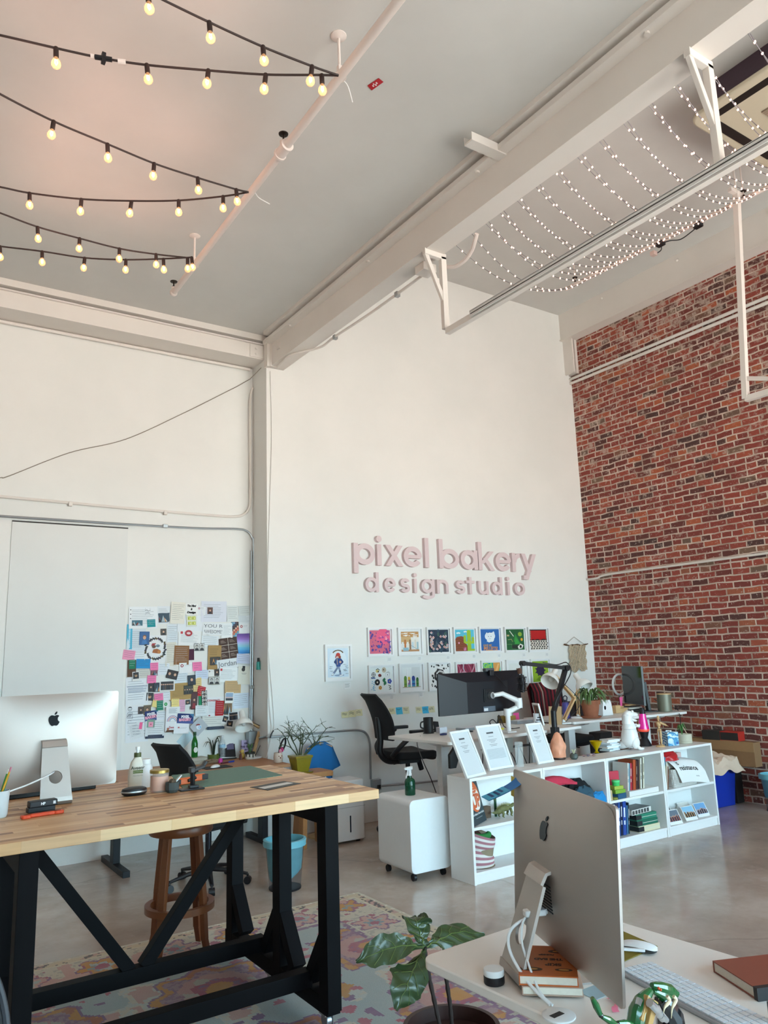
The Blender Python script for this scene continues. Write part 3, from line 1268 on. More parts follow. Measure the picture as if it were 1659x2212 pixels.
b.prism(rrect(-0.007,0.007,-0.075,0.075,0.006),0,0.002)
b.build('water_window',mat('dark_slot','1c2c3c',0.3,var=0),t,smooth=0)
for x in (-0.13,0.13):
 for y in (-0.09,0.09):
  b = MB()
  b.cyl((x,y,0),(x,y,0.022),0.02,10)
  b.build('foot',M_BLACK,t)

M_BAGBLUE = mat('pale_blue_bag_plastic','6fb3c2',0.35,var=0.15,vs=18,bump=0.4)
M_WIREMESH = mat('dark_wire_mesh','6a7078',0.4,0.6,alpha=0.30,var=0.1)

def make_bin(label,loc,rz,h,rt,rb,sag):
 t = thing('wire_wastebasket',label,'wastebasket',loc,rz)
 b = MB()
 b.lathe([(rb,0.004),(rt,h - 0.01)],36,cap=False)
 b.build('basket',M_WIREMESH,t)
 b = MB()
 b.lathe([(0,0.0),(rb+0.004,0.0),(rb+0.006,0.012),(0,0.012)],36,cap=False)
 b.build('base_plate',M_BLACKM,t)
 b = MB()

 def bg(u,v):
  a = 2*PI*u
  if v < 0.16:                                  # cuff folded over the rim
   q = v/0.16
   r = rt+0.012+0.004*noise.noise((math.cos(a)*6,math.sin(a)*6,q*5))
   return (r*math.cos(a),r*math.sin(a),h - 0.048+0.053*q)
  q = (v - 0.16)/0.84
  low = sag+0.5*max(0,math.cos(a+0.4))*h*0.45
  z = h+0.002 - (h - low)*q
  f = max(0.0,min(1.0,(z - low)/(h - low)*5+0.3))
  r = (rb+(rt - rb)*z/h - 0.006)*min(1,f)*(1+0.02*noise.noise((math.cos(a)*4,math.sin(a)*4,q*6)))
  if q > 0.985:
   r = 0.0
  return (r*math.cos(a),r*math.sin(a),z)
 b.sheet(bg,44,30)
 b.build('bag_liner',M_BAGBLUE,t,smooth=60)
 return t

tb = at(626,1924,z=0.0)
make_bin('wire wastebasket with blue bag liner behind the butcher block table',(tb.x,tb.y+0.08,0),0,0.36,0.152,0.118,0.02)
make_bin('wire wastebasket with blue bag liner beside the blue bin',(8.02,4.72,0),1.0,0.37,0.150,0.115,0.10)

# ------------------------------------------------------------------ low bookcases
M_CASE = mat('white_bookcase_laminate','e9e8e6',0.4,var=0.015)
CZ,CY0,CY1 = 0.765,4.755,5.035
CW = 0.7775
CX = [3.92+CW*i for i in range(4)]
SH = 0.405
ORDC = ['nearest the white cabinet','second along from the white cabinet','third along from the white cabinet','nearest the brick wall']
for i,x0 in enumerate(CX):
 t = thing('bookcase','low white two-shelf bookcase, '+ORDC[i],'bookcase',(x0+CW/2,CY1,0),0,'row of white bookcases')
 x1 = x0+CW - 0.003

 def pc_(name,*a,bv=0.0015):
  b = MB()
  b.M = tr(-(x0+CW/2),-CY1,0)
  b.box(*a)
  return b.build(name,M_CASE,t,smooth=0,bevel=bv)
 pc_('side_panel',x0,x0+0.022,CY0,CY1,0,CZ - 0.022)
 pc_('side_panel',x1 - 0.022,x1,CY0,CY1,0,CZ - 0.022)
 pc_('top_panel',x0,x1,CY0,CY1,CZ - 0.022,CZ)
 pc_('back_panel',x0+0.022,x1 - 0.022,CY1 - 0.008,CY1,0.02,CZ - 0.022)
 pc_('shelf',x0+0.022,x1 - 0.022,CY0+0.004,CY1 - 0.008,SH - 0.022,SH)
 pc_('shelf',x0+0.022,x1 - 0.022,CY0+0.004,CY1 - 0.008,0.063,0.085)
 pc_('kick_board',x0+0.022,x1 - 0.022,CY0+0.012,CY0+0.03,0,0.063)

M_PAGES = mat('book_page_edges','e6dfd0',0.8,var=0.08,vs=120)
M_PAPER = mat('white_paper','e8e8e6',0.8,var=0.02)
M_GLASSY = mat('picture_glass','d9e4e8',0.06,var=0.0,coat=1.0)

def make_book(label,w,h,d,c,loc,rz=0.0,lean=0.0,group=None,title=None,name='book',flat=False):
 """upright: x thickness, y depth, z height, spine towards -y; lean turns it about the y axis; flat lays it on its side with the spine forward"""
 o = thing(name,label,'book',loc,rz,group)
 M = roty(lean)
 if flat:
  M = tr(-h/2,0,0) @ Matrix(((0,0,1,0),(0,1,0,0),(1,0,0,0),(0,0,0,1)))
 b = MB()
 b.M = M
 k = 0.003
 b.box(0,k,0,d,0,h).box(w - k,w,0,d,0,h).box(0,w,0,k,0,h)
 b.build('cover',cm(c,0.5),o,smooth=0,bevel=0.0012)
 b = MB()
 b.M = M
 b.box(k,w - k,k,d - 0.004,0.004,h - 0.004)
 b.build('pages',M_PAGES,o,smooth=0)
 if title:
  b = MB()
  b.M = M
  for f in ((0.52,0.80),(0.30,0.42)):
   b.box(w*0.3,w*0.7,-0.0006,0.0,h*f[0],h*f[1])
  b.build('spine_title',cm(title,0.6),o,smooth=0)
 return o

def sx(px,py=1660,y=CY0+0.03):
 return at(px,py,y=y).x

# --- first bookcase, upper shelf
t = thing('award_plaque','dark teal plaque reading KEEP UP leaning inside the bookcase nearest the white cabinet','plaque',(CX[0]+0.045,CY0+0.02,SH+0.0005),R(28))
b = MB()
b.M = rotx(R(-14))
b.box(0.0,0.26,0,0.016,0.004,0.33)
b.build('board',cm('2e3d44',0.3),t,smooth=0,bevel=0.002)
b = MB()
b.M = rotx(R(-14)) @ tr(0.13,0,0.205) @ rotx(PI/2)
b.use(cm('d8683a',0.5)).ring(0,0,0.115,0.0,0.0,0.0012,n=36,sx=0.95)
b.use(cm('ece6dc',0.5)).ring(0.02,-0.02,0.085,0.0,0.0012,0.0018,n=36,sx=0.95)
b.build('emblem',None,t,smooth=0)
text('KEEP',0.075,cm('d8683a',0.5),t,M=rotx(R(-14)) @ tr(0.11,-0.003,0.235),bold=0.004)
text('UP',0.13,cm('d8683a',0.5),t,M=rotx(R(-14)) @ tr(0.145,-0.003,0.165),bold=0.006)
text('Pixel Bakery Design Studio',0.021,cm('f0f0ee',0.5),t,M=rotx(R(-14)) @ tr(0.13,-0.0015,0.078),bold=0.0004)
text('keep up the good work',0.013,cm('c8d0d2',0.5),t,M=rotx(R(-14)) @ tr(0.13,-0.0015,0.05))

p = at(1090,1764,z=SH)
t = thing('dinosaur_figurine','green-brown long-necked toy dinosaur standing on the shelf behind the plaque','figurine',(p.x - 0.02,4.90,SH+0.0005),0)
M_DINO = mat('green_brown_toy_hide','6a6b3f',0.6,var=0.4,vs=60)
b = MB()
b.tube(smoothpath([(-0.13,0,0.05),(-0.09,0,0.045),(-0.05,0,0.055),(0.0,0,0.068),(0.05,0,0.066),(0.085,0,0.075),(0.11,0.0,0.085),(0.125,0,0.082)]),
  [0.002,0.003,0.0045,0.006,0.008,0.010,0.012,0.014,0.016,0.018,0.021,0.023,0.026,0.028,0.0285,0.029,0.0285,0.028,0.0275,0.027,0.026,0.025,0.023,0.021,0.019,0.017,0.015,0.013,0.012,0.012,0.013,0.014,0.014,0.014,0.013,0.013,0.013,0.012,0.011,0.010,0.009,0.008,0.007][:43],10)
for x,y in ((-0.03,0.022),(-0.03,-0.022),(0.06,0.02),(0.06,-0.02)):
 b.tube([(x,y,0.06),(x+0.008,y*1.2,0.03),(x,y*1.25,0.012),(x+0.012,y*1.25,0.0045)],[0.013,0.010,0.007,0.0045],8)
b.build('body',M_DINO,t,smooth=60)
b = MB()
for k in range(16):
 x = -0.06+k*0.0105
 b.tube([(x,0,0.075+0.015*math.sin(PI*k/15)),(x - 0.004,0,0.092+0.022*math.sin(PI*k/15))],[0.005,0.001],5)
b.build('crest',cm('8a8a50',0.7),t)
t = thing('tube_vase','slim green glass tube vase with a feathery sprig on the upper bookcase shelf','vase',(p.x - 0.05,4.96,SH+0.0005))
b = MB()
b.lathe([(0.010,0),(0.011,0.01),(0.011,0.15),(0.009,0.15),(0.009,0.01),(0,0.01)],14,cap=False)
b.build('tube',mat('green_glass','2f6b45',0.08,trans=0.6,var=0),t)
b = MB()
for k in range(16):
 a = k*2.4
 e = 0.03+0.02*((k*7) % 5)/5
 b.tube([(0,0,0.12),(-0.02+0.3*e*math.cos(a),0.3*e*math.sin(a),0.15+0.01*(k % 3)),(-0.035+e*math.cos(a),e*math.sin(a),0.13+0.05*math.sin(a*1.3))],[0.0015,0.0012,0.0006],5)
b.build('sprig',cm('7d8a4a',0.8),t)
t = tag(MB().cbox((0,0,0.045),0.075,0.05,0.088).build('brown_box',cm('5e4a3a',0.7),None,smooth=0,bevel=0.002),'small dark brown box between plaque and toy dinosaur on the shelf','box')
t.location = (CX[0]+0.33,4.975,SH+0.0005)

# --- first bookcase, lower shelf: striped fabric bin with plush toys
px_ = at(1054,1880,y=4.83)
t = thing('fabric_basket','slumped pink and white striped fabric basket on the lowest shelf near the white cabinet','basket',(CX[0]+0.185,4.90,0.0855))
b = MB()
M_PINKST,M_WHST = mat('dusty_pink_canvas','a8727a',0.9,var=0.08),mat('white_canvas','dcd6d0',0.9,var=0.05)
for k in range(12):
 b.use(M_PINKST if k % 2 else M_WHST)

 def fb_(u,v,k=k):
  q = (k+v)/12
  a = 2*PI*u
  z = 0.245*q
  r = 0.118+0.022*q - 0.026*math.exp(-((q - 0.48)/0.13)**2)*(1+0.8*math.cos(a))
  z += 0.05*q*math.cos(a - 2.6)
  ry = 0.78
  return (r*math.cos(a),ry*r*math.sin(a),z+0.001)
 b.sheet(fb_,36,3)
b.use(mat('beige_lining','8f8069',0.9,var=0.06))
b.sheet(lambda u,v: ((0.137 - 0.03*v)*math.cos(-2*PI*u),0.78*(0.137 - 0.03*v)*math.sin(-2*PI*u),0.245+0.05*math.cos(-2*PI*u - 2.6) - 0.15*v),36,4)
b.lathe([(0,0.004),(0.115,0.004)],36,cap=False)
b.build('body',None,t,smooth=60)
t = tag(MB().tube(smoothpath([(-0.10,-0.03,0.232),(-0.03,-0.055,0.222),(0.04,-0.05,0.218),(0.075,-0.03,0.225)]),0.024,10).build('plush_toy',cm('2f7d3c',0.9),None,smooth=60),'bright green plush toy lying in the striped fabric basket','toy')
t.location = (CX[0]+0.185,4.90,0.0855)
t = tag(MB().tube(smoothpath([(-0.09,0.035,0.20),(-0.05,0.05,0.255),(0.0,0.04,0.24),(0.03,0.02,0.205)]),0.021,10).build('plush_toy',cm('4a2b22',0.9),None,smooth=60),'dark brown plush toy curled in the striped fabric basket','toy')
t.location = (CX[0]+0.185,4.90,0.0855)

# --- second bookcase: heaps of folded cloth
def cloth_pile(name,label,c,cx,cy,z,w,d,h,seed,cat='cloth',rough=0.9):
 b = MB()

 def f(u,v):
  a = 2*PI*u
  q = v
  n_ = noise.noise((math.cos(a)*1.7+seed,math.sin(a)*1.7,q*2.2))
  r = (1 - q**2.2)**0.6 if q < 1 else 0
  r *= 1+0.22*n_
  return (cx+w/2*r*math.cos(a),cy+d/2*r*math.sin(a),z+h*q*(1+0.3*noise.noise((math.cos(a)*r*4+seed,math.sin(a)*r*4,3)))+0.0005)
 b.sheet(f,40,14)
 o = b.build(name,mat('cloth_'+c,c,rough,var=0.12,vs=20),None,smooth=60)
 return tag(o,label,cat)

xx = CX[1]
qx = lambda px: at(px,1700,y=4.84).x
cloth_pile('folded_cloth','black crumpled cloth heaped on the bookcase shelf beside the red bags','18171a',qx(1262),4.93,SH,0.36,0.18,0.20,3)
cloth_pile('folded_cloth','slate blue crumpled cloth in front of the black cloth heap','33505f',qx(1258),4.835,SH,0.28,0.13,0.15,8)
cloth_pile('folded_cloth','bright blue crumpled cloth at the front of the bookcase shelf','1f86c4',qx(1284),4.805,SH,0.27,0.09,0.085,5,rough=0.35)
for k,(lb,c,z0,a) in enumerate((('crimson fabric pouch, lowest of the two red pouches on the shelf','c4283f',0.0,0.16),('rose-red fabric pouch lying tilted on top of the crimson pouch','d8405a',0.072,-0.2))):
 b = MB()
 b.M = roty(a*0.6) @ rotz(a)
 b.sheet(lambda u,v,k=k: ((u - 0.5)*0.34,(v - 0.5)*0.17,0.05*math.sin(PI*v)*math.sin(PI*u)**0.6+0.045*(1 - u)+0.006*noise.noise((u*5,v*5,k))),20,12,0.02)
 o = tag(b.build('fabric_pouch',mat('pouch_'+c,c,0.6,var=0.1),None,smooth=60),lb,'pouch')
 o.location = (qx(1206),4.88,SH+0.115+z0)
tag(MB().box(qx(1206) - 0.16,qx(1206)+0.15,4.79,4.99,SH+0.001,SH+0.075).build('cardboard_box',cm('a8865e',0.8),None,smooth=0),'flat brown cardboard box under the red pouches on the bookcase shelf','box')

# --- third bookcase, upper shelf
xx = CX[2]
G = 'upright books in the third bookcase'
spines = [('e8e4dc','white paperback book, first upright book from the left',0.016,0.24,'8aa6b0'),('7aa6b4','pale blue paperback book beside the white paperback',0.014,0.235,None),
   ('d23a4a','red paperback book third of the upright row',0.018,0.235,'f0e0d8'),('8e1f2c','thin maroon book beside the red paperback',0.012,0.23,None),
   ('b4502a','thick orange-brown hardback book in the upright row',0.038,0.262,None),('4a2f2a','dark brown book beside the orange-brown hardback',0.02,0.25,'a89080'),
   ('3a2c33','near-black book leaning in the middle of the upright row',0.018,0.255,None),('8c7458','tan book beside the near-black book',0.012,0.25,None),
   ('e4e0d4','ivory book third from the right end of the row',0.02,0.265,'9a9a90'),('4c4a3c','dark olive book between two pale books',0.008,0.262,None),
   ('d8d2be','cream book leaning at the right end of the row',0.022,0.27,'8a8270')]
bx = xx+0.305
for c,lb,w,h,tt in spines:
 make_book(lb+', third bookcase',w,h,0.17,c,(bx,4.80,SH+0.0475),0,R(7),G,tt)
 bx += w/math.cos(R(7))+0.0035
tag(MB().box(xx+0.29,xx+0.70,4.77,4.98,SH+0.001,SH+0.046).build('white_box',cm('e4e2de',0.5),None,smooth=0,bevel=0.002),'flat white box under the upright books of the third bookcase','box')
make_book('grey paperback book with small print leaning at the back of the third bookcase',0.02,0.24,0.165,'8d8d86',(xx+0.265,4.975,SH+0.001),R(90),0,None,None)
make_book('bright red book leaning in front of the grey paperback',0.022,0.215,0.15,'c83448',(xx+0.285,4.87,SH+0.001),R(78),0,None,None)
t = tag(MB().lathe([(0.0,0),(0.028,0),(0.028,0.075),(0.022,0.085),(0,0.085)],20,cap=False).build('cork_jar',cm('c2aa84',0.8),None),'small beige cork jar at the front left of the third bookcase shelf','jar')
t.location = (xx+0.055,4.80,SH+0.0005)
for lb,c,dx,z0,w,d,h in (('navy and teal small box, lowest of the small box stack','2c5a7a',0.0,0,0.13,0.085,0.045),('lime green game box in the small box stack','7fa83a',-0.012,0.0455,0.13,0.085,0.032),('yellow-green tin on top of the small box stack','a8b84a',-0.018,0.078,0.105,0.075,0.03)):
 o = tag(MB().box(-w/2,w/2,-d/2,d/2,0,h).build('small_box',cm(c,0.45),None,smooth=0,bevel=0.003),lb,'box')
 o.location = (xx+0.19+dx,4.815,SH+0.0005+z0)
 o.rotation_euler.z = R(8 - 200*z0)
t = thing('putty_jar','bright green plastic jar standing on the stack of small boxes','jar',(xx+0.172,4.815,SH+0.109))
MB().lathe([(0,0),(0.032,0),(0.034,0.03),(0,0.03)],22,cap=False).build('jar',cm('3dbb62',0.4),t)
MB().lathe([(0.036,0.031),(0.036,0.043),(0.033,0.046),(0,0.046)],22,cap=False).build('lid',cm('5fd684',0.4),t)
t = tag(MB().lathe([(0.022,0.0),(0.028,0.004),(0.028,0.016),(0.02,0.02),(0,0.02)],18).build('olive_tin',cm('8a8a3a',0.35),None),'tiny olive tin in front of the small box stack','tin')
t.location = (xx+0.105,4.785,SH+0.0005)
cloth_pile('brown_pouch','brown leather pouch at the back left corner of the third bookcase','6a3f28',xx+0.085,4.95,SH,0.11,0.10,0.21,2,'pouch',0.6)

# --- third bookcase, lower shelf
G = 'upright binders in the third bookcase'
bx = xx+0.035
for c,lb,w,h in (('e2e4e6','white binder, first of the upright binders',0.045,0.27),('22355f','navy binder beside the white binder',0.03,0.285),('2a4f94','royal blue binder second of the blue ones',0.026,0.29),
     ('152040','blackish blue binder in the middle of the blue binders',0.024,0.30),('26499a','wide cobalt blue binder',0.045,0.285),('3f6f96','steel blue binder near the green files',0.02,0.24),('1f3038','thin dark folder leaning against the green files',0.012,0.26)):
 make_book(lb+' on the lowest shelf',w,h,0.22,c,(bx,4.785,0.0995),0,R(5),G,'dfe4ec' if c[0] in '12' else None,'binder')
 bx += w/math.cos(R(5))+0.0045
# flat pile
z0 = 0.0855
fx = xx+0.52
for lb,c,w,h,d,dx in (('cream box file at the bottom of the flat pile','d8cfae',0.052,0.29,0.20,0.02),('dark green box file second in the flat pile','1f6a55',0.05,0.285,0.2,0.0),('green box file topmost of the two in the flat pile','2a7f66',0.05,0.28,0.20,-0.008)):
 t = thing('box_file',lb+', third bookcase','file',(fx+dx,4.785,z0+0.0003),R(-1))
 b = MB()
 b.box(-h/2,h/2,0,d,0,w)
 b.build('case',cm(c,0.5),t,smooth=0,bevel=0.004)
 b = MB()
 b.box(-h/2 - 0.0012,-h/2+0.07,-0.0012,d*0.8,0.006,w - 0.006)
 b.build('spine',cm('23282c',0.5),t,smooth=0)
 b = MB()
 b.box(-h/2+0.075,h/2 - 0.005,-0.0008,0,w*0.44,w*0.52)
 b.build('edge_line',cm('cfd6c6',0.6),t,smooth=0)
 z0 += w+0.0006
t = thing('photo_book','black and white landscape photo book on top of the green files','book',(fx - 0.05,4.80,z0+0.0003),R(5))
MB().box(-0.15,0.15,0,0.16,0,0.045).build('block',cm('dedbd4',0.6),t,smooth=0,bevel=0.003)
b = MB()
for k in range(6):
 b.box(-0.145+k*0.045,-0.112+k*0.045,-0.001,0,0.006,0.038)
b.build('photo_strip',cm('4a4c4c',0.5),t,smooth=0)
b = MB()
b.box(-0.15,0.15,0.001,0.159,0.045,0.0462)
b.build('cover',cm('7d7f80',0.4),t,smooth=0)

# --- fourth bookcase, upper shelf: basket, poster, bag
xx = CX[3]
t = thing('woven_basket','white woven basket on the upper shelf of the bookcase nearest the brick wall','basket',(xx+0.36,4.88,SH+0.0005))
m,nt,bs = nodes('white_woven_plastic')
tc = nd(nt,'TexCoord')
ck = nd(nt,'TexVoronoi')
ck.inputs['Scale'].default_value = 65
ck.inputs['Randomness'].default_value = 0.0
nt.links.new(tc.outputs['Object'],ck.inputs['Vector'])
nt.links.new(ramp(nt,[(0.1,'e6e4e0'),(0.55,'b8b2aa')],ck.outputs['Distance']),bs.inputs['Base Color'])
bump(nt,bs,ck.outputs['Distance'],0.8,0.006)
b = MB()
po,pi_ = rrect(-0.21,0.21,-0.11,0.11,0.04),rrect(-0.20,0.20,-0.10,0.10,0.035)
n = len(po)
vs = [(x*0.86,y*0.86,0) for x,y in po]+[(x,y,0.165) for x,y in po]+[(x,y,0.165) for x,y in pi_]+[(x*0.86,y*0.86,0.006) for x,y in pi_]
fs = []
for k in range(3):
 for i in range(n):
  j = (i+1) % n
  fs.append((k*n+i,k*n+j,(k+1)*n+j,(k+1)*n+i))
fs += [list(range(n))[::-1],[3*n+i for i in range(n)]]
b.add(vs,fs)
b.build('body',m,t)
# poster that hangs out over the basket
b = MB()

def pst(u,v):
 x = (u - 0.5)*0.42
 s_ = v*0.31
 if s_ < 0.10:
  y,z = 0.03 - s_,0.255 - 0.02*(s_/0.10)**2
 else:
  q = s_ - 0.10
  y,z = -0.07 - 0.055*math.sin(min(1,q/0.1)*PI/2) - 0.02*q,0.235 - q*0.93
 return (x+0.16*v*0.9 - 0.02,y+0.01*math.sin(u*5),z - 0.06*u*(0.4+v*0.4)+0.012*math.sin(u*PI))

b.sheet(pst,16,20,-0.0008)
po_ = thing('poster','white paper poster reading is resistance, hanging out over the woven basket','poster',(xx+0.335,4.88,SH+0.001))
b.build('sheet',M_PAPER,po_,smooth=60)

def on_poster(body,uc,vc,h,bold):
 o = text(body,1.0,cm('1d1d20',0.7),po_,bold=bold)
 xs = [v.co.x for v in o.data.vertices]
 w = max(xs) - min(xs)
 for v in o.data.vertices:
  u = uc+v.co.x*h/0.42
  q = vc - v.co.z*h/0.31
  P = Vector(pst(u,q))
  e = 0.002
  nrm = (Vector(pst(u+e,q)) - P).cross(Vector(pst(u,q - e)) - P).normalized()
  v.co = P+nrm*(0.0016 if nrm.y < 0 else -0.0016)

on_poster('is',0.22,0.40,0.055,0.02)
on_poster('resistance',0.46,0.555,0.062,0.022)
on_poster('studio',0.66,0.80,0.018,0.0)
cloth_pile('plastic_bag','shiny red plastic bag squeezed above the poster and basket','c0282c',xx+0.22,4.87,SH+0.24,0.26,0.16,0.09,11,'bag',0.25)
tag(MB().box(xx+0.14,xx+0.33,4.83,4.97,SH+0.166,SH+0.235).build('paper_stack',cm('d8d0c4',0.8),None,smooth=0,bevel=0.003),'stack of papers in the woven basket under the poster','paper')
tag(MB().box(xx+0.40,xx+0.52,4.93,4.98,SH+0.17,SH+0.28).build('pink_box',cm('d8b4ae',0.7),None,smooth=0,bevel=0.003),'pale pink box standing in the woven basket behind the poster','box')
bx = xx+0.03
for c,lb,w,h in (('2f86a6','turquoise magazine leaning at the left of the woven basket',0.012,0.29),('c8b48c','tan magazine between turquoise magazine and basket',0.010,0.22),('e4dccb','cream magazine nearest the woven basket',0.012,0.21),('a0623a','rust magazine leaning beside the cream magazine',0.008,0.20)):
 make_book(lb,w,h,0.2,c,(bx,4.79,SH+0.0025),0,R(-9) if False else R(9),None,None,'magazine')
 bx += w+0.006
# --- fourth bookcase, lower shelf: photo cards
cards = [(0.075,4.785,'photo card with a dark night crowd, frontmost at the left of the lower shelf','6a7684','3a3a48','b86a5a'),
   (0.145,4.92,'black and white group photo card at the back left of the lower shelf','2a2a2c','111112','c0c0c0'),
   (0.33,4.80,'photo card of a group under a blue sky, middle of the front row','8fc0dc','3a3030','c8a070'),
   (0.47,4.94,'pale photo card at the back of the lower shelf','d8d4cc','a8a49c','c0b8b0'),
   (0.55,4.82,'photo card of a crowd before a blue building, nearest the brick wall','6fa0cc','2c2c38','a89090')]
for k,(dx,y,lb,sky,dark,warm) in enumerate(cards):
 t = thing('photo_card',lb,'photo',(xx+dx,y,0.0855),R(-6),'photo cards on the lowest shelf')
 L = rotx(R(-28))
 b = MB()
 b.M = tr(0,0,0.001) @ L
 b.box(-0.005,0.155,0,0.0025,0.0,0.135)
 b.build('card',M_PAPER,t,smooth=0)
 b = MB()
 b.M = tr(0,0,0.001)
 b.add([(0.0,0.002,0.0),(0.15,0.002,0.0),(0.15,0.085,0.0),(0.0,0.085,0.0),(0.0,0.06,0.118),(0.15,0.06,0.118)],[(0,3,4),(1,5,2),(3,2,5,4)])
 b.build('easel',cm('dcd8d2',0.8),t,smooth=0)
 b = MB()
 b.M = tr(0,0,0.001) @ L
 b.use(cm(sky,0.4)).box(0.004,0.146,-0.0008,0,0.028,0.128)
 rnd = random.Random(k)
 for q in range(14):
  cx_ = 0.012+0.126*q/13
  hh = 0.03+0.02*rnd.random()
  b.use(cm(dark if q % 3 else warm,0.5)).box(cx_ - 0.006,cx_+0.006,-0.0012,-0.0008,0.030,0.030+hh)
  b.use(cm('d0a88c',0.5)).box(cx_ - 0.003,cx_+0.003,-0.0012,-0.0008,0.030+hh,0.038+hh)
 b.build('photo',None,t,smooth=0)

# ------------------------------------------------------------------ on top of the bookcases
TOPZ = CZ+0.0005

def top(px,py):
 p = at(px,py,z=CZ)
 return p

def leaning_frame(label,p0,p1,h,lean,sheen):
 """award frame leaning back; p0, p1 its lower front corners"""
 v = p1 - p0
 w = v.length
 t = thing('certificate_frame',label,'frame',(p0.x,p0.y,TOPZ),math.atan2(v.y,v.x),'white certificate frames')
 L = rotx(R(-lean))
 f = 0.018
 b = MB()
 b.M = tr(0,0,0.004) @ L
 b.box(0,w,0,0.018,0,f).box(0,w,0,0.018,h - f,h).box(0,f,0,0.018,f,h - f).box(w - f,w,0,0.018,f,h - f)
 b.box(0.002,w - 0.002,0.014,0.018,0.002,h - 0.002)
 b.build('frame',M_WHITE,t,smooth=0)
 b = MB()
 b.M = tr(0,0,0.004) @ L
 b.box(f - 0.002,w - f+0.002,0.008,0.010,f,h - f)
 b.build('certificate',mat('glazed_certificate_%d' % sheen,'d6dde0',0.12,var=0.01,coat=0.8),t,smooth=0)
 b = MB()
 b.M = tr(0,0,0.004) @ L
 b.use(cm('4a4e52',0.6))
 b.box(w*0.36,w*0.64,0.0072,0.008,h*0.80,h*0.835)
 b.use(cm('8a9096',0.6))
 for q,(a,z) in enumerate(((0.10,0.73),(0.2,0.66),(0.14,0.63),(0.08,0.6),(0.16,0.55),(0.12,0.52))):
  b.box(w*(0.5 - a),w*(0.5+a),0.0073,0.008,h*z,h*(z+0.01))
 if sheen == 2:
  b.use(cm('aab4ba',0.6))
  for q in range(9):
   b.box(w*0.15,w*0.85,0.0073,0.008,h*(0.24+q*0.025),h*(0.252+q*0.025))
 b.build('print',None,t,smooth=0)
 return t

leaning_frame('white certificate frame leaning at the cabinet end of the bookcase tops',top(1010,1683),top(1051,1673),0.37,24,1)
leaning_frame('white certificate frame with dense print, middle one of three on the bookcase tops',top(1059,1666),top(1111,1657),0.37,22,2)
leaning_frame('white certificate frame leaning beside the glowing salt lamp',top(1164,1652),top(1198,1646),0.345,20,3)
p = top(1127,1657)
b = MB()
b.box(-0.03,0.03,-0.018,0.018,0,0.20)
o = tag(b.build('acrylic_award',mat('clear_acrylic','dfe6e6',0.03,alpha=0.3,var=0),None,smooth=0,bevel=0.003),'clear acrylic block award standing between two certificate frames','award')
o.location = (p.x,p.y+0.02,TOPZ)

p = top(1216,1641)
t = thing('salt_lamp','rough pink-orange salt crystal lamp on a dark base','lamp',(p.x,p.y+0.05,TOPZ))
b = MB()
b.lathe([(0.0,0),(0.058,0),(0.062,0.006),(0.060,0.018),(0,0.018)],24,cap=False)
b.build('base',cm('3a241a',0.5),t)
b = MB()

def salt(u,v):
 a = 2*PI*u
 z = 0.018+0.215*v
 r = 0.068*(0.80+0.62*v - 1.25*v**2+(0.0 if v < 0.97 else -0.17))*1.12
 r = max(0.0,r)*(1+0.22*noise.noise((math.cos(a)*1.6,math.sin(a)*1.6,v*3.2))+0.06*noise.noise((math.cos(a)*5,math.sin(a)*5,v*9)))
 if v > 0.999:
  r = 0
 return (r*math.cos(a),r*math.sin(a),z)

b.sheet(salt,30,22)
b.build('crystal',mat('salt_crystal','d99a7c',0.5,var=0.22,vs=22,bump=0.5,emit='e08a5c',estr=0.10),t,smooth=25)
p = top(1246,1641)
t = thing('small_planter','tiny dark grey pot with pale air plant beside the salt lamp','plant',(p.x,p.y+0.03,TOPZ))
MB().lathe([(0,0),(0.022,0),(0.036,0.015),(0.036,0.035),(0.026,0.05),(0.022,0.05),(0.022,0.04),(0,0.04)],20,cap=False).build('pot',mat('speckled_grey_pot','4a5450',0.5,var=0.3,vs=120),t)
b = MB()
for k in range(7):
 a = k*2.4
 b.tube([(0,0,0.04),(0.008*math.cos(a),0.008*math.sin(a),0.065),(0.02*math.cos(a),0.02*math.sin(a),0.085)],[0.005,0.004,0.001],6)
b.build('leaves',cm('c2c8a8',0.7),t)
rnd = random.Random(5)
for k in range(7):
 p = top(1258+k*4.2,1634 - (k % 3)*1.5)
 o = tag(MB().ball((0,0,0.009),(0.016,0.012,0.009),10,7).build('stone',cm(['8a6a6a','9a8a9a','b89a98','6a6470','c0a8a0','7a6a80','a08078'][k],0.4),None),
   ORD[k]+' small polished stone from the salt lamp side, on the bookcase top','stone','polished stones on the bookcase')
 o.location = (p.x,min(p.y,4.98),TOPZ)
 o.rotation_euler.z = k
p = top(1298,1627)
b = MB()
b.lathe([(0.0,0),(0.026,0),(0.012,0.014),(0.014,0.03),(0.05,0.085),(0.058,0.105),(0.055,0.105),(0.046,0.084),(0.008,0.034),(0,0.032)],26,cap=False)
o = tag(b.build('glass_bowl',mat('yellow_glass','d8b400',0.06,trans=0.45,var=0,emit='c89a00',estr=0.0),None),'yellow glass footed bowl on the bookcase top','bowl')
o.location = (p.x,p.y+0.05,TOPZ)
p = top(1332,1622)
z0 = 0
for k in range(8):
 o = tag(MB().box(-0.085,0.085,-0.055,0.055,0,0.0125).build('flat_packet',cm(['dfe6e8','cfe0e6','eceae6','d6dfe6','e6e8ea','d0dae0','eeeeec','e2e4e2'][k],0.5),None,smooth=0,bevel=0.001),
   '%s white packet from the bottom of the stack beside the yellow bowl' % ORD[k],'packet','stack of white packets')
 o.location = (p.x - 0.01+0.018*math.sin(k*2.1),p.y+0.07,TOPZ+z0)
 o.rotation_euler.z = R(14*math.sin(k*1.7)+6)
 z0 += 0.013

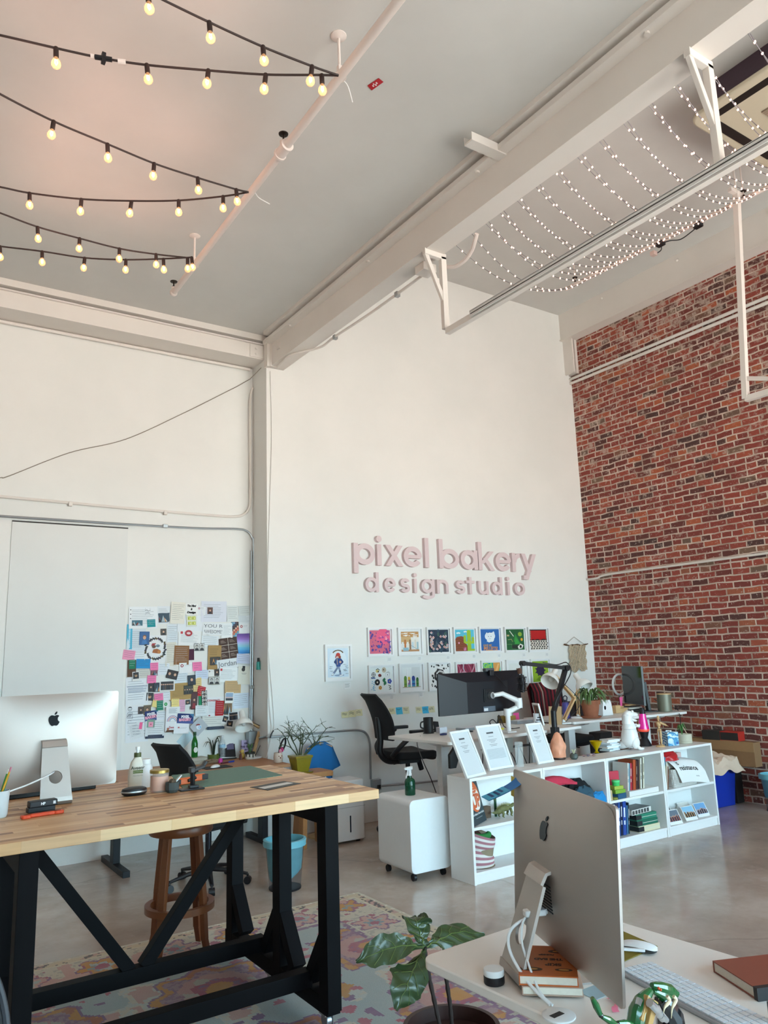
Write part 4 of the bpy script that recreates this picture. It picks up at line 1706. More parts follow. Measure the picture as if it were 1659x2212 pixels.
# white dinosaur jar
p = top(1376,1621)
t = thing('dinosaur_jar','white ceramic upright dinosaur jar beside the pink lava lamp','figurine',(p.x,p.y+0.07,TOPZ),R(-10))
M_CER = mat('white_ceramic','ebebea',0.25,var=0.01)
b = MB()
b.lathe([(0.0,0.03),(0.05,0.03),(0.075,0.06),(0.082,0.10),(0.076,0.15),(0.064,0.192),(0.0,0.192)],28,cap=False)
for s_ in (-1,1):
 b.ball((0.01,s_*0.06,0.07),(0.048,0.032,0.058),14,10)
 b.tube([(0.01,s_*0.066,0.05),(0.035,s_*0.07,0.022),(0.05,s_*0.07,0.012)],[0.024,0.018,0.016],10)
 b.ball((0.065,s_*0.07,0.0125),(0.034,0.022,0.0125),12,8)
b.tube(smoothpath([(-0.03,0.03,0.06),(-0.055,0.075,0.03),(-0.05,0.12,0.016)]),[0.045,0.043,0.041,0.038,0.035,0.032,0.029,0.026,0.023,0.02,0.018,0.016,0.015],10)
b.build('body',M_CER,t,smooth=70)
b = MB()
b.lathe([(0.066,0.194),(0.067,0.205),(0.056,0.235),(0.044,0.262),(0.0,0.275)],28,cap=False)
b.tube(smoothpath([(-0.014,0,0.24),(-0.014,0,0.285),(-0.006,0,0.325)],6),[0.05,0.05,0.049,0.048,0.047,0.047,0.047,0.048,0.049,0.048,0.046,0.043,0.038],16)
b.ball((0.012,0,0.325),(0.058,0.045,0.036),18,12)
b.tube([(0.02,0,0.323),(0.06,0,0.322),(0.098,0,0.317),(0.112,0,0.313)],[0.04,0.036,0.028,0.014],16,0.72)
b.tube([(0.0,0,0.288),(0.045,0,0.272),(0.085,0,0.262),(0.098,0,0.262)],[0.036,0.030,0.022,0.010],14,0.55)
for s_ in (-1,1):
 b.ball((0.026,s_*0.036,0.352),0.013,10,8)
 b.ball((0.104,s_*0.010,0.323),0.006,8,6)
 b.tube([(0.045,s_*0.042,0.225),(0.085,s_*0.04,0.212),(0.098,s_*0.034,0.226)],[0.017,0.013,0.010],8)
b.build('lid',M_CER,t,smooth=70)

# lava lamp
p = top(1405,1612)
t = thing('lava_lamp','lava lamp with magenta liquid, black cone base and cap','lamp',(p.x,p.y+0.06,TOPZ))
MB().lathe([(0.0,0),(0.062,0),(0.064,0.006),(0.030,0.075),(0.047,0.135),(0.044,0.137),(0,0.137)],32,cap=False).build('base',M_BLACK,t)
MB().lathe([(0.0,0.138),(0.046,0.138),(0.053,0.155),(0.052,0.165),(0.030,0.305),(0.0,0.305)],32,cap=False).build('liquid',mat('magenta_lava_liquid','d0208a',0.12,coat=1.0,var=0.06,vs=14,emit='c01878',estr=0.35),t)
b = MB()
b.lathe([(0.047,0.136),(0.0545,0.150),(0.053,0.160),(0.047,0.152),(0,0.150)],28)
b.build('wax',mat('orange_lava_wax','ee5a4a',0.3,var=0.05,emit='e0402c',estr=0.4),t)
MB().lathe([(0.0,0.306),(0.0305,0.306),(0.022,0.358),(0.020,0.362),(0,0.362)],28,cap=False).build('cap',M_BLACK,t)

# artist's mannequin
p = top(1433,1614)
t = thing('artist_mannequin','jointed wooden artist mannequin with arms held out, on a round base','figurine',(p.x,p.y+0.03,TOPZ),R(-15))
MB().lathe([(0,0),(0.042,0),(0.044,0.008),(0.038,0.016),(0,0.016)],28,cap=False).build('base',M_LTWOOD,t)
b = MB()
b.cyl((-0.012,0.0,0.016),(-0.012,0,0.16),0.0022,8)
b.build('support_rod',M_GALV,t)
b = MB()
for s_ in (-1,1):
 b.tube([(0.0,s_*0.016,0.150),(0,s_*0.017,0.125),(0,s_*0.017,0.09)],[0.010,0.013,0.008],12)
 b.ball((0,s_*0.017,0.086),0.0085,10,8)
 b.tube([(0,s_*0.017,0.082),(0,s_*0.018,0.06),(0,s_*0.018,0.03)],[0.008,0.0105,0.006],12)
 b.tube([(-0.006,s_*0.018,0.024),(0.016,s_*0.02,0.021)],[0.007,0.005],10)
b.tube([(0,-0.004,0.155),(0,0.004,0.155)],[0.018,0.018],14)
b.ball((0,0,0.158),(0.013,0.026,0.015),14,9)
b.ball((0,0,0.182),0.012,12,8)
b.tube([(0,0,0.188),(0,0,0.205),(0,0,0.225),(0,0,0.238)],[0.013,0.021,0.024,0.014],14)
b.ball((0,0,0.247),0.0085,10,8)
b.ball((0.001,0,0.272),(0.0135,0.0125,0.020),14,10)
for s_,pts in ((-1,[(0.0,-0.029,0.228),(0.03,-0.035,0.212),(0.065,-0.033,0.198)]),(1,[(0.0,0.029,0.228),(0.035,0.025,0.222),(0.072,0.012,0.212)])):
 b.ball(pts[0],0.0095,10,8)
 b.tube([pts[0],pts[1]],[0.008,0.0095],10)
 b.ball(pts[1],0.0072,10,8)
 b.tube([pts[1],pts[2]],[0.0075,0.006],10)
 q = Vector(pts[2])+(Vector(pts[2]) - Vector(pts[1])).normalized()*0.022
 b.tube([pts[2],q],[0.0055,0.003],8,0.6)
b.build('figure',M_LTWOOD,t,smooth=70)

# tissue box and planter
p = top(1462,1611)
t = thing('tissue_box','blue patterned cube tissue box on the end of the bookcase top','box',(p.x - 0.005,p.y+0.07,TOPZ),R(-20))
m,nt,bs = nodes('blue_wave_print')
tc = nd(nt,'TexCoord')
wv = nd(nt,'TexWave',wave_type='RINGS')
wv.inputs['Scale'].default_value = 11
wv.inputs['Distortion'].default_value = 14
wv.inputs['Detail'].default_value = 3
nt.links.new(tc.outputs['Object'],wv.inputs['Vector'])
nt.links.new(mixc(nt,ramp(nt,[(0.2,'2f7fb0'),(0.5,'7fbcd8'),(0.8,'d8e8ee')],wv.outputs['Fac']),'3f94c0',ramp(nt,[(0.4,'000000'),(0.6,'bbbbbb')],noise_tex(nt,tc.outputs['Object'],9,3))),bs.inputs['Base Color'])
MB().box(-0.06,0.06,-0.06,0.06,0,0.128).build('carton',m,t,smooth=0,bevel=0.002)
b = MB()
b.M = tr(0.04,-0.0606,0.025) @ rotx(PI/2)
b.ring(0,0,0.012,0,0,0.0006,n=20)
b.build('round_logo',cm('1f4f94',0.5),t,smooth=0)
b = MB()
b.sheet(lambda u,v: ((u - 0.5)*0.07,0.02*math.sin(u*7)*(1 - v*0.3),0.127+0.015*v),10,3)
b.build('tissue',M_PAPER,t,smooth=60)
p = top(1495,1606)
t = thing('planter','round cream stoneware planter with drooping green plant at the brick end of the bookcase','plant',(p.x - 0.01,p.y+0.075,TOPZ))
MB().lathe([(0.0,0),(0.070,0),(0.074,0.004),(0.074,0.018),(0.070,0.020),(0.072,0.024),(0.073,0.088),(0.067,0.088),(0.066,0.07),(0,0.07)],36,cap=False).build('pot',mat('cream_stoneware','c2bca8',0.6,var=0.05,vs=90),t)
b = MB()
for k in range(8):
 a = k*0.8+2
 r = 0.02+0.008*(k % 3)
 b.tube(smoothpath([(-0.03,0,0.07),(-0.035+0.3*r*math.cos(a),0.3*r*math.sin(a),0.12+0.01*(k % 4)),(-0.045+r*math.cos(a),r*math.sin(a),0.16+0.008*(k % 5)),(-0.03+1.7*r*math.cos(a),1.7*r*math.sin(a),0.12)]),[0.004]*6+[0.007]*7+[0.006,0.005,0.004,0.003,0.002,0.001],6,0.5)
b.build('leaves',mat('green_succulent','4a7a3c',0.5,var=0.2),t,smooth=60)
b = MB()
b.tube([(-0.025,-0.01,0.16),(0.02,-0.02,0.09)],0.004,6)
b.build('plant_stake',cm('d8b4a0',0.6),t)

# ------------------------------------------------------------------ desk behind the bookcases: screen, arms, lamps
E1 = Vector((math.cos(D1ANG),math.sin(D1ANG),0))      # along its front edge
N1 = Vector((-E1.y,E1.x,0))                           # to its back

def d1(px,py):
 return at(px,py,z=D1Z)

M_DARK = mat('dark_monitor_shell','12161d',0.42,var=0.05)
MY = 5.62
m0,m1 = at(943,1456,y=MY),at(1125,1452,y=MY)
m2 = at(946,1548,y=MY)
mwid,mhgt = m1.x - m0.x,m0.z - m2.z
t = thing('monitor','wide black monitor seen from behind on a white arm, in front of the pictures','monitor',((m0.x+m1.x)/2,MY,(m0.z+m2.z)/2),R(2))
w2,h2 = mwid/2,mhgt/2
b = MB()
vs = [(-w2,0,-h2),(w2,0,-h2),(w2,0,h2),(-w2,0,h2)]
vs += [(-w2*0.42,-0.045,-h2*0.98),(w2*0.58,-0.045,-h2*0.98),(w2*0.58,-0.045,h2*0.52),(-w2*0.42,-0.045,h2*0.52)]
b.add(vs,[(0,4,5,1),(1,5,6,2),(2,6,7,3),(3,7,4,0),(4,7,6,5)])
b.box(-w2,w2,0,0.022,-h2,h2)
b.build('back_shell',M_DARK,t,smooth=0,bevel=0.003)
b = MB()
b.box(-w2+0.006,w2 - 0.006,0.022,0.024,-h2+0.012,h2 - 0.006)
b.build('screen',mat('dark_screen_glass','0c0d10',0.08,var=0),t,smooth=0)
vx = at(1058,1502,y=MY - 0.06)
lx_,lz_ = vx.x - (m0.x+m1.x)/2,vx.z - (m0.z+m2.z)/2
b = MB()
b.box(lx_ - 0.065,lx_+0.065,-0.055,-0.045,lz_ - 0.06,lz_+0.06)
b.box(lx_ - 0.05,lx_+0.05,-0.062,-0.055,lz_ - 0.05,lz_+0.05)
b.build('mount_plate',M_BLACK,t,smooth=0,bevel=0.002)
b = MB()
b.use(cm('5a6470',0.5)).box(lx_ - 0.075,lx_+0.075,-0.047,-0.045,lz_ - 0.145,lz_ - 0.10)
b.use(cm('c8ccd0',0.5)).box(lx_ - 0.07,lx_ - 0.02,-0.048,-0.047,lz_ - 0.14,lz_ - 0.115)
b.build('label_sticker',None,t,smooth=0)
wx = at(1056,1452,y=MY).x
t = thing('webcam','small black webcam clipped to the top of the wide monitor','webcam',(wx,MY,m0.z+0.001),0)
b = MB()
b.box(-0.055,0.055,-0.02,0.03,0.0,0.03)
b.build('camera_body',cm('4a4c50',0.5),t,smooth=0,bevel=0.006)
b = MB()
b.box(-0.025,0.025,-0.045,-0.005,-0.04,0.012)
b.build('clip',M_BLACK,t,smooth=0,bevel=0.003)
b = MB()
b.tube(smoothpath([(0.02,-0.03,0.0),(0.06,-0.06,-0.06),(0.12,-0.055,-0.11),(0.16,-0.06,-0.15)]),0.003,6)
b.build('cable',M_BLACK,t)

# white monitor arm
ab = d1(1104,1583)
t = thing('monitor_mount','white jointed monitor arm clamped to the front edge of the desk','arm',(ab.x,ab.y+0.03,D1Z+0.0005))
MB().box(-0.055,0.055,-0.05,0.05,0,0.014).build('clamp_base',M_WMETAL,t,smooth=0,bevel=0.004)
MB().cyl((0,0,0.014),(0,0,0.20),0.023,18).build('post',M_WMETAL,t)
lw = lambda p: tuple(p - Vector((ab.x,ab.y+0.03,D1Z)))
pe = at(1120,1515,y=5.42)
ph = at(1098,1540,y=5.30)
pm = at(1107,1508,y=5.47)
pv = Vector((vx.x,MY - 0.075,vx.z))
b = MB()
b.tube([lw(ph) if False else (0,0,0.185),lw(pe+Vector((0.02,0,-0.04)))],[0.032,0.028],12,0.8)
b.cyl((0,0,0.15),(0,0,0.215),0.036,18)
b.build('lower_arm',M_WMETAL,t,smooth=50)
b = MB()
q = lw(pe)
b.cyl((q[0],q[1],q[2] - 0.06),(q[0],q[1],q[2]+0.03),0.035,18)
b.tube([q,lw(pv+Vector((0.1,-0.05,0.01))),lw(pv+Vector((0.0,-0.03,0)))],[0.036,0.03,0.026],12,0.75)
b.build('upper_arm',M_WMETAL,t,smooth=50)
b = MB()
q = lw(pv)
b.cyl((q[0],q[1] - 0.03,q[2]),(q[0],q[1]+0.012,q[2]),0.03,18)
b.build('tilt_head',M_GALV,t)

# black microphone boom
mb0 = d1(1200,1578)
by = mb0.y
t = thing('microphone_boom','black jointed microphone boom arm clamped to the desk edge','microphone stand',(mb0.x,by+0.01,D1Z))
L = lambda px,py,dy=0.0: tuple(at(px,py,y=by+0.01+dy) - Vector((mb0.x,by+0.01,D1Z)))
b = MB()
b.box(-0.028,0.028,-0.035,0.03,-0.07,0.03)
b.build('clamp',M_BLACK,t,smooth=0,bevel=0.003)
MB().cyl((0,0,0.03),(0,0,0.18),0.026,14).build('base_post',M_BLACK,t)
b = MB()
e0,e1,e2 = (0,0,0.165),L(1222,1443,0.02),L(1129,1433,0.06)
b.bar(e0,e1,0.034,0.04)
b.cyl((e1[0],e1[1] - 0.03,e1[2]),(e1[0],e1[1]+0.03,e1[2]),0.028,16)
b.build('lower_arm',M_BLACK,t,smooth=30)
b = MB()
b.bar(e1,e2,0.03,0.034)
b.cyl((e2[0],e2[1] - 0.025,e2[2]),(e2[0],e2[1]+0.025,e2[2]),0.024,16)
b.build('upper_arm',M_BLACK,t,smooth=30)
b = MB()
b.tube(smoothpath([e0,(0.05,-0.02,0.3),(e1[0]+0.03,e1[1] - 0.03,e1[2] - 0.05),(e1[0]+0.02,e1[1],e1[2]+0.05),(e1[0] - 0.12,e1[1],e1[2]+0.035),((e1[0]+e2[0])/2,e2[1],(e1[2]+e2[2])/2+0.03)]),0.005,6)
b.build('cable',M_BLACK,t)
hx = at(1127,1470,y=by+0.07) - Vector((mb0.x,by+0.01,D1Z))
t2 = thing('microphone','studio microphone in black ring mount hanging from the boom arm','microphone',(mb0.x+hx.x,by+0.07,D1Z+hx.z))
b = MB()
b.cyl((0,0,0.03),(0.01,0,0.175),0.009,8)
for z in (-0.09,-0.03,0.03):
 b.tube([(0.045*math.cos(k*PI/10),0.045*math.sin(k*PI/10),z) for k in range(20)],0.004,6,closed=True)
for k in range(8):
 a = k*PI/4
 b.tube([(0.044*math.cos(a),0.044*math.sin(a),-0.09),(0.03*math.cos(a+0.4),0.03*math.sin(a+0.4),-0.03),(0.044*math.cos(a),0.044*math.sin(a),0.03)],0.0025,5)
b.build('shock_mount',M_BLACK,t2)
MB().lathe([(0,-0.11),(0.024,-0.105),(0.026,-0.05),(0.026,0.03),(0.022,0.05),(0,0.055)],20,cap=False).build('body',M_BLACKM,t2)
b = MB()
b.lathe([(0,0.06),(0.020,0.062),(0.022,0.09),(0.018,0.11),(0,0.115)],18,c=(-0.02,0,0),cap=False)
b.build('foam_head',cm('5a3a2c',0.8),t2)

# desk lamps: white shade, wooden arms
def make_lamp(label,base,elbow,head,aim,z):
 t = thing('desk_lamp',label,'lamp',tuple(base))
 l = lambda p: tuple(Vector(p) - Vector(base))
 MB().lathe([(0,0),(0.085,0),(0.087,0.006),(0.082,0.014),(0.02,0.018),(0.016,0.04),(0,0.04)],32,cap=False).build('base',M_WMETAL,t)
 e,h = Vector(l(elbow)),Vector(l(head))
 dv = (e - Vector((0,0,0.03))).normalized()
 for nm,p,q in (('lower_arm',Vector((0,0,0.03)),e),('upper_arm',e,h)):
  b = MB()
  s_ = (q - p).normalized().cross(Vector((0,1,0))).normalized()
  for k in (-1,1):
   b.bar(p+Vector((0,k*0.014,0)),q+Vector((0,k*0.014,0)),0.012,0.02)
  for r in (0.03,0.97):
   c = p.lerp(q,r)
   b.cyl(c - Vector((0,0.024,0)),c+Vector((0,0.024,0)),0.01,10)
  b.build(nm,M_LTWOOD,t,smooth=0)
 b = MB()
 b.tube(smoothpath([(0.01,-0.02,0.02),e+Vector((0.02,-0.03,-0.1)),e+Vector((0.03,-0.03,0.0)),h+Vector((0.02,-0.02,-0.03))]),0.003,6)
 b.build('cable',cm('2a2a2c',0.5),t)
 b = MB()
 b.M = tr(h) @ Vector(aim).to_track_quat('Z','Y').to_matrix().to_4x4()
 pr = [(0.0,-0.06),(0.026,-0.06),(0.03,-0.05),(0.03,0.015),(0.04,0.03),(0.07,0.055),(0.088,0.09),(0.094,0.125)]
 b.lathe(pr,30,cap=False)
 b.lathe([(r - 0.002,z_) for r,z_ in pr[::-1][:5]]+[(0.0,0.03)],30,cap=False)
 b.build('shade',mat('white_enamel_shade','e9e7e2',0.35,var=0.01),t,smooth=50)
 b = MB()
 b.M = tr(h) @ Vector(aim).to_track_quat('Z','Y').to_matrix().to_4x4()
 b.ball((0,0,0.07),(0.028,0.028,0.035),14,9)
 b.build('bulb',cm('d8d8d4',0.3),t)
 return t

lb0 = d1(1218,1563)
LY = lb0.y
make_lamp('white shaded desk lamp with pale wooden arms, leaning over the wide monitor desk',(lb0.x,LY,D1Z+0.0005),at(1240,1508,y=LY),at(1196,1456,y=LY - 0.02),(-0.75,-0.2,-0.62),0)
lb1 = at(1250,1551,z=D2Z)
make_lamp('white shaded desk lamp with pale wooden arms, beside the terracotta pot',(lb1.x,lb1.y,D2Z+0.0005),at(1248,1500,y=lb1.y - 0.05),at(1249,1466,y=lb1.y+0.02),(0.05,-0.62,-0.78),0)
# the third lamp, clamped at the end of the amber desk
l3 = at(541,1600,z=0.76)
make_lamp('white shaded desk lamp with wooden arm above the amber desk, beside the paper wall',(3.30,7.36,0.7555),(3.40,7.42,1.03),at(524,1548,y=7.37),(-0.1,-0.55,-0.8),0)

# small things on that desk
def on1(name,label,cat,px,py,group=None,rz=0.0,z=D1Z):
 p = at(px,py,z=z)
 return thing(name,label,cat,(p.x,p.y,z+0.0005),rz,group)

t = on1('mug','black mug on the corner of the standing desk with the wide monitor','mug',926,1584)
b = MB()
b.lathe([(0,0),(0.052,0),(0.054,0.006),(0.0,0.006)],24,cap=False)
b.build('coaster',M_BLACK,t)
b = MB()
b.lathe([(0,0.0065),(0.045,0.0065),(0.047,0.02),(0.047,0.145),(0.043,0.145),(0.042,0.02),(0,0.018)],26,cap=False)
b.build('cup',mat('matte_black_ceramic','141416',0.5,var=0.1),t)
b = MB()
b.tube(smoothpath([(-0.045,0.01,0.11),(-0.075,0.015,0.10),(-0.078,0.015,0.06),(-0.045,0.01,0.045)]),0.007,8)
b.build('handle',mat('matte_black_ceramic','141416',0.5),t)
t = on1('desk_phone','small black device stand beside the black mug','device',944,1580)
b = MB()
b.bar((0,0,0.005),(0.01,0.03,0.09),0.06,0.012,up=(0,1,0))
b.box(-0.06,0.05,-0.03,0.05,0,0.008)
b.build('stand',M_BLACK,t,smooth=0,bevel=0.002)
t = tag(MB().box(-0.045,0.045,-0.03,0.03,0,0.052).build('small_box',cm('dcdce4',0.4),None,smooth=0,bevel=0.003),'small pale translucent box beside the black mug on the desk','box')
t.location = d1(957,1583)+Vector((0,0.02,0.0005))
t = on1('key_fob','dark blue key fob lying near the desk corner in front of the pale box','key',958,1589)
b = MB()
b.tube([(-0.035,0,0.011),(0,0.005,0.012),(0.035,-0.002,0.011)],[0.009,0.011,0.008],8,0.9)
b.build('fob',cm('2a3560',0.4),t)
M_KEY = mat('white_key_caps','dfe2e6',0.4,var=0.03)

def make_keyboard(label,loc,rz,w,d,h,mb_,mk,rows=5,cols=15,tilt=0.0,name='keyboard'):
 t = thing(name,label,'keyboard',loc,rz)
 b = MB()
 b.M = rotx(tilt)
 b.box(-w/2,w/2,-d/2,d/2,0.0,h)
 b.build('case',mb_,t,smooth=0,bevel=min(0.003,h*0.4))
 k = MB()
 k.M = rotx(tilt)
 kw,kd = (w - 0.014)/cols,(d - 0.014)/rows
 for i in range(rows):
  for j in range(cols):
   if i == 0 and 4 <= j <= 9:
    if j == 4:
     x0 = -w/2+0.007+j*kw
     k.box(x0+0.0014,x0+6*kw - 0.0014,-d/2+0.007+0.0014,-d/2+0.007+kd - 0.0014,h,h+0.0035)
    continue
   x0,y0 = -w/2+0.007+j*kw,-d/2+0.007+i*kd
   k.box(x0+0.0014,x0+kw - 0.0014,y0+0.0014,y0+kd - 0.0014,h,h+0.0035)
 k.build('keys',mk,t,smooth=0)
 return t

p = d1(1032,1574)
make_keyboard('white keyboard under the wide monitor',(p.x,p.y,D1Z+0.0005),D1ANG+PI,0.46,0.14,0.022,mat('grey_keyboard_case','9ea4aa',0.4,var=0.02),M_KEY)
p = d1(1140,1561)
make_keyboard('second white keyboard behind the white monitor arm',(p.x,p.y+0.02,D1Z+0.0005),D1ANG+PI,0.40,0.13,0.03,mat('grey_keyboard_case','9ea4aa',0.4),M_KEY)
t = tag(MB().box(-0.11,0.11,-0.035,0.035,0,0.01).build('phone',M_BLACK,None,smooth=0,bevel=0.003),'black phone lying flat before the white keyboard','phone')
t.location = d1(1000,1583)+Vector((0,0.01,0.0005))
t.rotation_euler.z = D1ANG
t = tag(MB().box(-0.04,0.04,-0.035,0.035,0,0.014).build('sticky_pad',cm('d4c83a',0.7),None,smooth=0),'yellow sticky pad among the cables near the monitor arm','sticky notes')
t.location = d1(1077,1576)+Vector((0,0.0,0.0005))
b = MB()
cpts = [(-0.12,-0.01,0.004),(-0.03,0.0,0.003),(0.06,-0.015,0.02),(0.03,0.02,0.10),(-0.02,0.02,0.08),(0.03,0.0,0.03),(0.10,0.0,0.11),(0.16,0.02,0.03),(0.26,0.02,0.003),(0.36,0.02,0.003)]
b.tube(smoothpath(cpts,8),0.0045,6)
b.tube(smoothpath([(-0.08,0.02,0.003),(-0.01,0.05,0.012),(0.06,0.02,0.05),(0.09,0.01,0.14),(0.12,0.02,0.06),(0.06,0.03,0.012),(-0.04,0.02,0.003)],8),0.004,6)
t = tag(b.build('cable_tangle',M_BLACK,None),'tangle of black cables at the foot of the white monitor arm','cable')
t.location = d1(1070,1580)+Vector((0,0.03,0.001))
t = on1('pen_cup','white and black pen cup holding pencils behind the mic boom','cup',1162,1566)
b = MB()
b.lathe([(0,0),(0.042,0),(0.042,0.115),(0.039,0.115),(0.039,0.004),(0,0.004)],24,cap=False)
b.build('cup',cm('d6d8dc',0.4),t)
b = MB()
for k in range(3):
 b.ring(0,0,0.0425,0.041,0.02+k*0.024,0.034+k*0.024,PI*1.05+k*0.3,PI*1.5+k*0.3,8)
b.build('pattern_band',cm('3a3c44',0.5),t)
for k,c in enumerate(('c86a4a','d8b48c','8a3a30','3a4a7a')):
 b = MB()
 a = k*1.6
 b.cyl((0.015*math.cos(a),0.015*math.sin(a),0.006),(0.03*math.cos(a),0.03*math.sin(a),0.165+0.01*k),0.0045,7)
 o = tag(b.build('pencil',cm(c,0.5),None),['orange','tan','maroon','navy'][k]+' pencil standing in the pen cup on the desk','pencil','pencils in the desk pen cup')
 o.location = t.location
for k in range(2):
 t = tag(MB().box(-0.05,0.05,-0.03,0.03,0,0.075).build('gold_box',cm('a88a48' if k else '7a5f2c',0.35),None,smooth=0,bevel=0.002),['dark gold box','pale gold box'][k]+' under the right half of the wide monitor','box')
 t.location = d1(1072+16*k,1560)+Vector((-0.02,-0.13,0.0005))
t = tag(MB().M and MB().sheet(lambda u,v: ((u - 0.5)*0.08,0.01*math.sin(v*2),v*0.09),6,6,0.001).build('sticky_note',cm('f05a9a',0.7),None),'hot pink sticky note standing under the wide monitor','sticky note')
t.location = d1(1106,1558)+Vector((0,-0.08,0.0005))
# small photo frame seen almost edge on
p = d1(1180,1567)
t = thing('framed_photo','white photo frame standing almost edge-on beside the mic boom','frame',(p.x,p.y+0.02,D1Z+0.0005),R(68))
b = MB()
b.M = rotx(R(-12))
b.box(0,0.16,0,0.014,0,0.018).box(0,0.16,0,0.014,0.20,0.218).box(0,0.018,0,0.014,0.018,0.2).box(0.142,0.16,0,0.014,0.018,0.2)
b.build('frame',M_WHITE,t,smooth=0)
b = MB()
b.M = rotx(R(-12))
b.box(0.018,0.142,0.005,0.011,0.018,0.2)
b.build('photo',cm('5a4a44',0.3),t,smooth=0)
p = d1(1215,1566)
t = thing('book','tan and black book leaning upright beside the lamp base','book',(p.x+0.02,p.y+0.03,D1Z+0.0005),R(30))
b = MB()
b.M = roty(R(14))
b.box(0,0.012,0,0.13,0,0.18).build('cover',cm('b89a74',0.6),t,smooth=0)
b = MB()
b.M = roty(R(14))
b.box(0.0125,0.024,0,0.13,0,0.18).build('pages',cm('23211f',0.7),t,smooth=0)
b = MB()
b.box(-0.035,0.035,-0.045,0.02,-0.13,0.0)
t = tag(b.build('power_brick',mat('grey_translucent_plastic','a8b6b4',0.3,var=0.05),None,smooth=0,bevel=0.006),'pale grey power box hanging under the desk edge below the monitor arm','power supply')
t.location = d1(1103,1587)+Vector((0,0.055,-0.0272))
# cables and tray below the desk
t = thing('cable_tray','dark cable tray with looping cords under the wide monitor desk','cable tray',tuple(d1(1140,1580)+Vector((0,0.28,-0.16))))
MB().box(-0.30,0.30,-0.05,0.05,-0.006,0.0).build('tray',M_BLACKM,t,smooth=0)
b = MB()
for k in range(9):
 x = -0.62+k*0.15
 s_ = 0.16+0.07*((k*5) % 4)
 b.tube(smoothpath([(x,0.0,0.02),(x+0.03,-0.06,-s_*0.6),(x+0.08,-0.04,-s_),(x+0.14,0.0,-s_*0.5),(x+0.17,0.02,0.01)],7),0.0045,6)
b.build('cords',M_BLACK,t)
b = MB()
b.tube(smoothpath([tuple(d1(908,1590)),tuple(d1(900,1592)+Vector((-0.02,-0.03,-0.05))),tuple(at(912,1640,y=5.45)),tuple(at(930,1680,y=5.5)),tuple(at(942,1712,y=5.6))]),0.004,6)
tag(b.build('power_cable',M_BLACK,None),'thin black cord hanging from the left end of the standing desk','cord')
# black bracket at the end of the bookcase
p = top(1000,1662)
t = tag(MB().add([(0,0,0),(0.06,0,0),(0.15,0,0.20),(0.15,0,0.27),(0.10,0,0.25),(0.05,0,0.16),(0,0,0.11),(0,0.03,0),(0.06,0.03,0),(0.15,0.03,0.20),(0.15,0.03,0.27),(0.10,0.03,0.25),(0.05,0.03,0.16),(0,0.03,0.11)],
    [(0,1,2,3,4,5,6),(13,12,11,10,9,8,7)]+[(i,7+i,7+(i+1) % 7,(i+1) % 7) for i in range(7)]).build('bookend',M_BLACK,None,smooth=0),'angular black bookend behind the certificate frame at the bookcase end','bookend')
t.location = (p.x - 0.05,p.y+0.10,TOPZ)

# ------------------------------------------------------------------ desk before the brick wall
on2 = lambda name,label,cat,px,py,rz=0.0,group=None: on1(name,label,cat,px,py,group,rz,D2Z)
t = on2('potted_plant','terracotta pot on saucer with a spreading strappy green plant','plant',1290,1552)
t.location.y += 0.08
M_TERRA = mat('terracotta','9a5f45',0.85,var=0.15,vs=25)
MB().lathe([(0,0),(0.09,0),(0.105,0.012),(0.105,0.022),(0.095,0.022),(0.09,0.012),(0,0.012)],30,cap=False).build('saucer',M_TERRA,t)
MB().lathe([(0,0.013),(0.072,0.013),(0.095,0.14),(0.106,0.14),(0.11,0.185),(0.1,0.185),(0.095,0.165),(0,0.16)],30,cap=False).build('pot',M_TERRA,t)
b = MB()
rnd = random.Random(3)
for k in range(46):
 a = rnd.random()*2*PI
 r = 0.07+0.13*rnd.random()
 if math.cos(a) > 0:
  r *= 1.25
 h = 0.05+0.07*rnd.random()
 c,s_ = math.cos(a),math.sin(a)
 b.tube(smoothpath([(0.03*c,0.03*s_,0.16),(0.5*r*c,0.5*r*s_,0.185+h),(0.9*r*c,0.9*r*s_,0.17+h*0.8),(1.15*r*c,1.15*r*s_,0.13+h*0.2)],4),[0.004]*3+[0.0085]*6+[0.006,0.004,0.003,0.001],5,0.3)
b.build('leaves',mat('strap_leaf_green','4f6b3a',0.5,var=0.3,vs=30),t,smooth=60)
t = on2('tissue_holder','white rounded holder with a dark hole, right of the terracotta pot','holder',1316,1546)
t.location.y += 0.06
b = MB()
b.M = rotx(PI/2)
b.prism([(-0.085,0),(0.085,0),(0.065,0.15),(0.055,0.165),(-0.055,0.165),(-0.065,0.15)],-0.05,0.05)
b.build('body',M_WHITE,t,bevel=0.008)
b = MB()
b.M = tr(-0.045,-0.0505,0.085) @ rotx(PI/2)
b.ring(0,0,0.022,0,0,0.001,n=20,sx=0.7)
b.build('opening',M_BLACK,t,smooth=0)
t = on2('wood_organizer','pale wooden desk organizer block with slots below the grey monitor','organizer',1344,1540)
t.location.y += 0.05
b = MB()
b.box(-0.10,0.10,-0.05,0.05,0,0.05).box(-0.10,-0.02,-0.05,0.0,0.05,0.085).box(0.02,0.10,0.0,0.05,0.05,0.07)
b.build('block',M_LTWOOD,t,smooth=0,bevel=0.002)
o = tag(MB().add([(0,0,0),(0.03,0,0.0),(0.05,0,0.10),(-0.005,0,0.095),(0,0.0015,0),(0.03,0.0015,0),(0.05,0.0015,0.10),(-0.005,0.0015,0.095)],[(0,1,2,3),(7,6,5,4),(0,4,5,1),(1,5,6,2),(2,6,7,3),(3,7,4,0)]).build('sticky_note',cm('f0629c',0.7),None,smooth=0),
  'pink paper flag standing in the wooden organizer','sticky note')
o.location = t.location+Vector((0.03,-0.01,0.071))
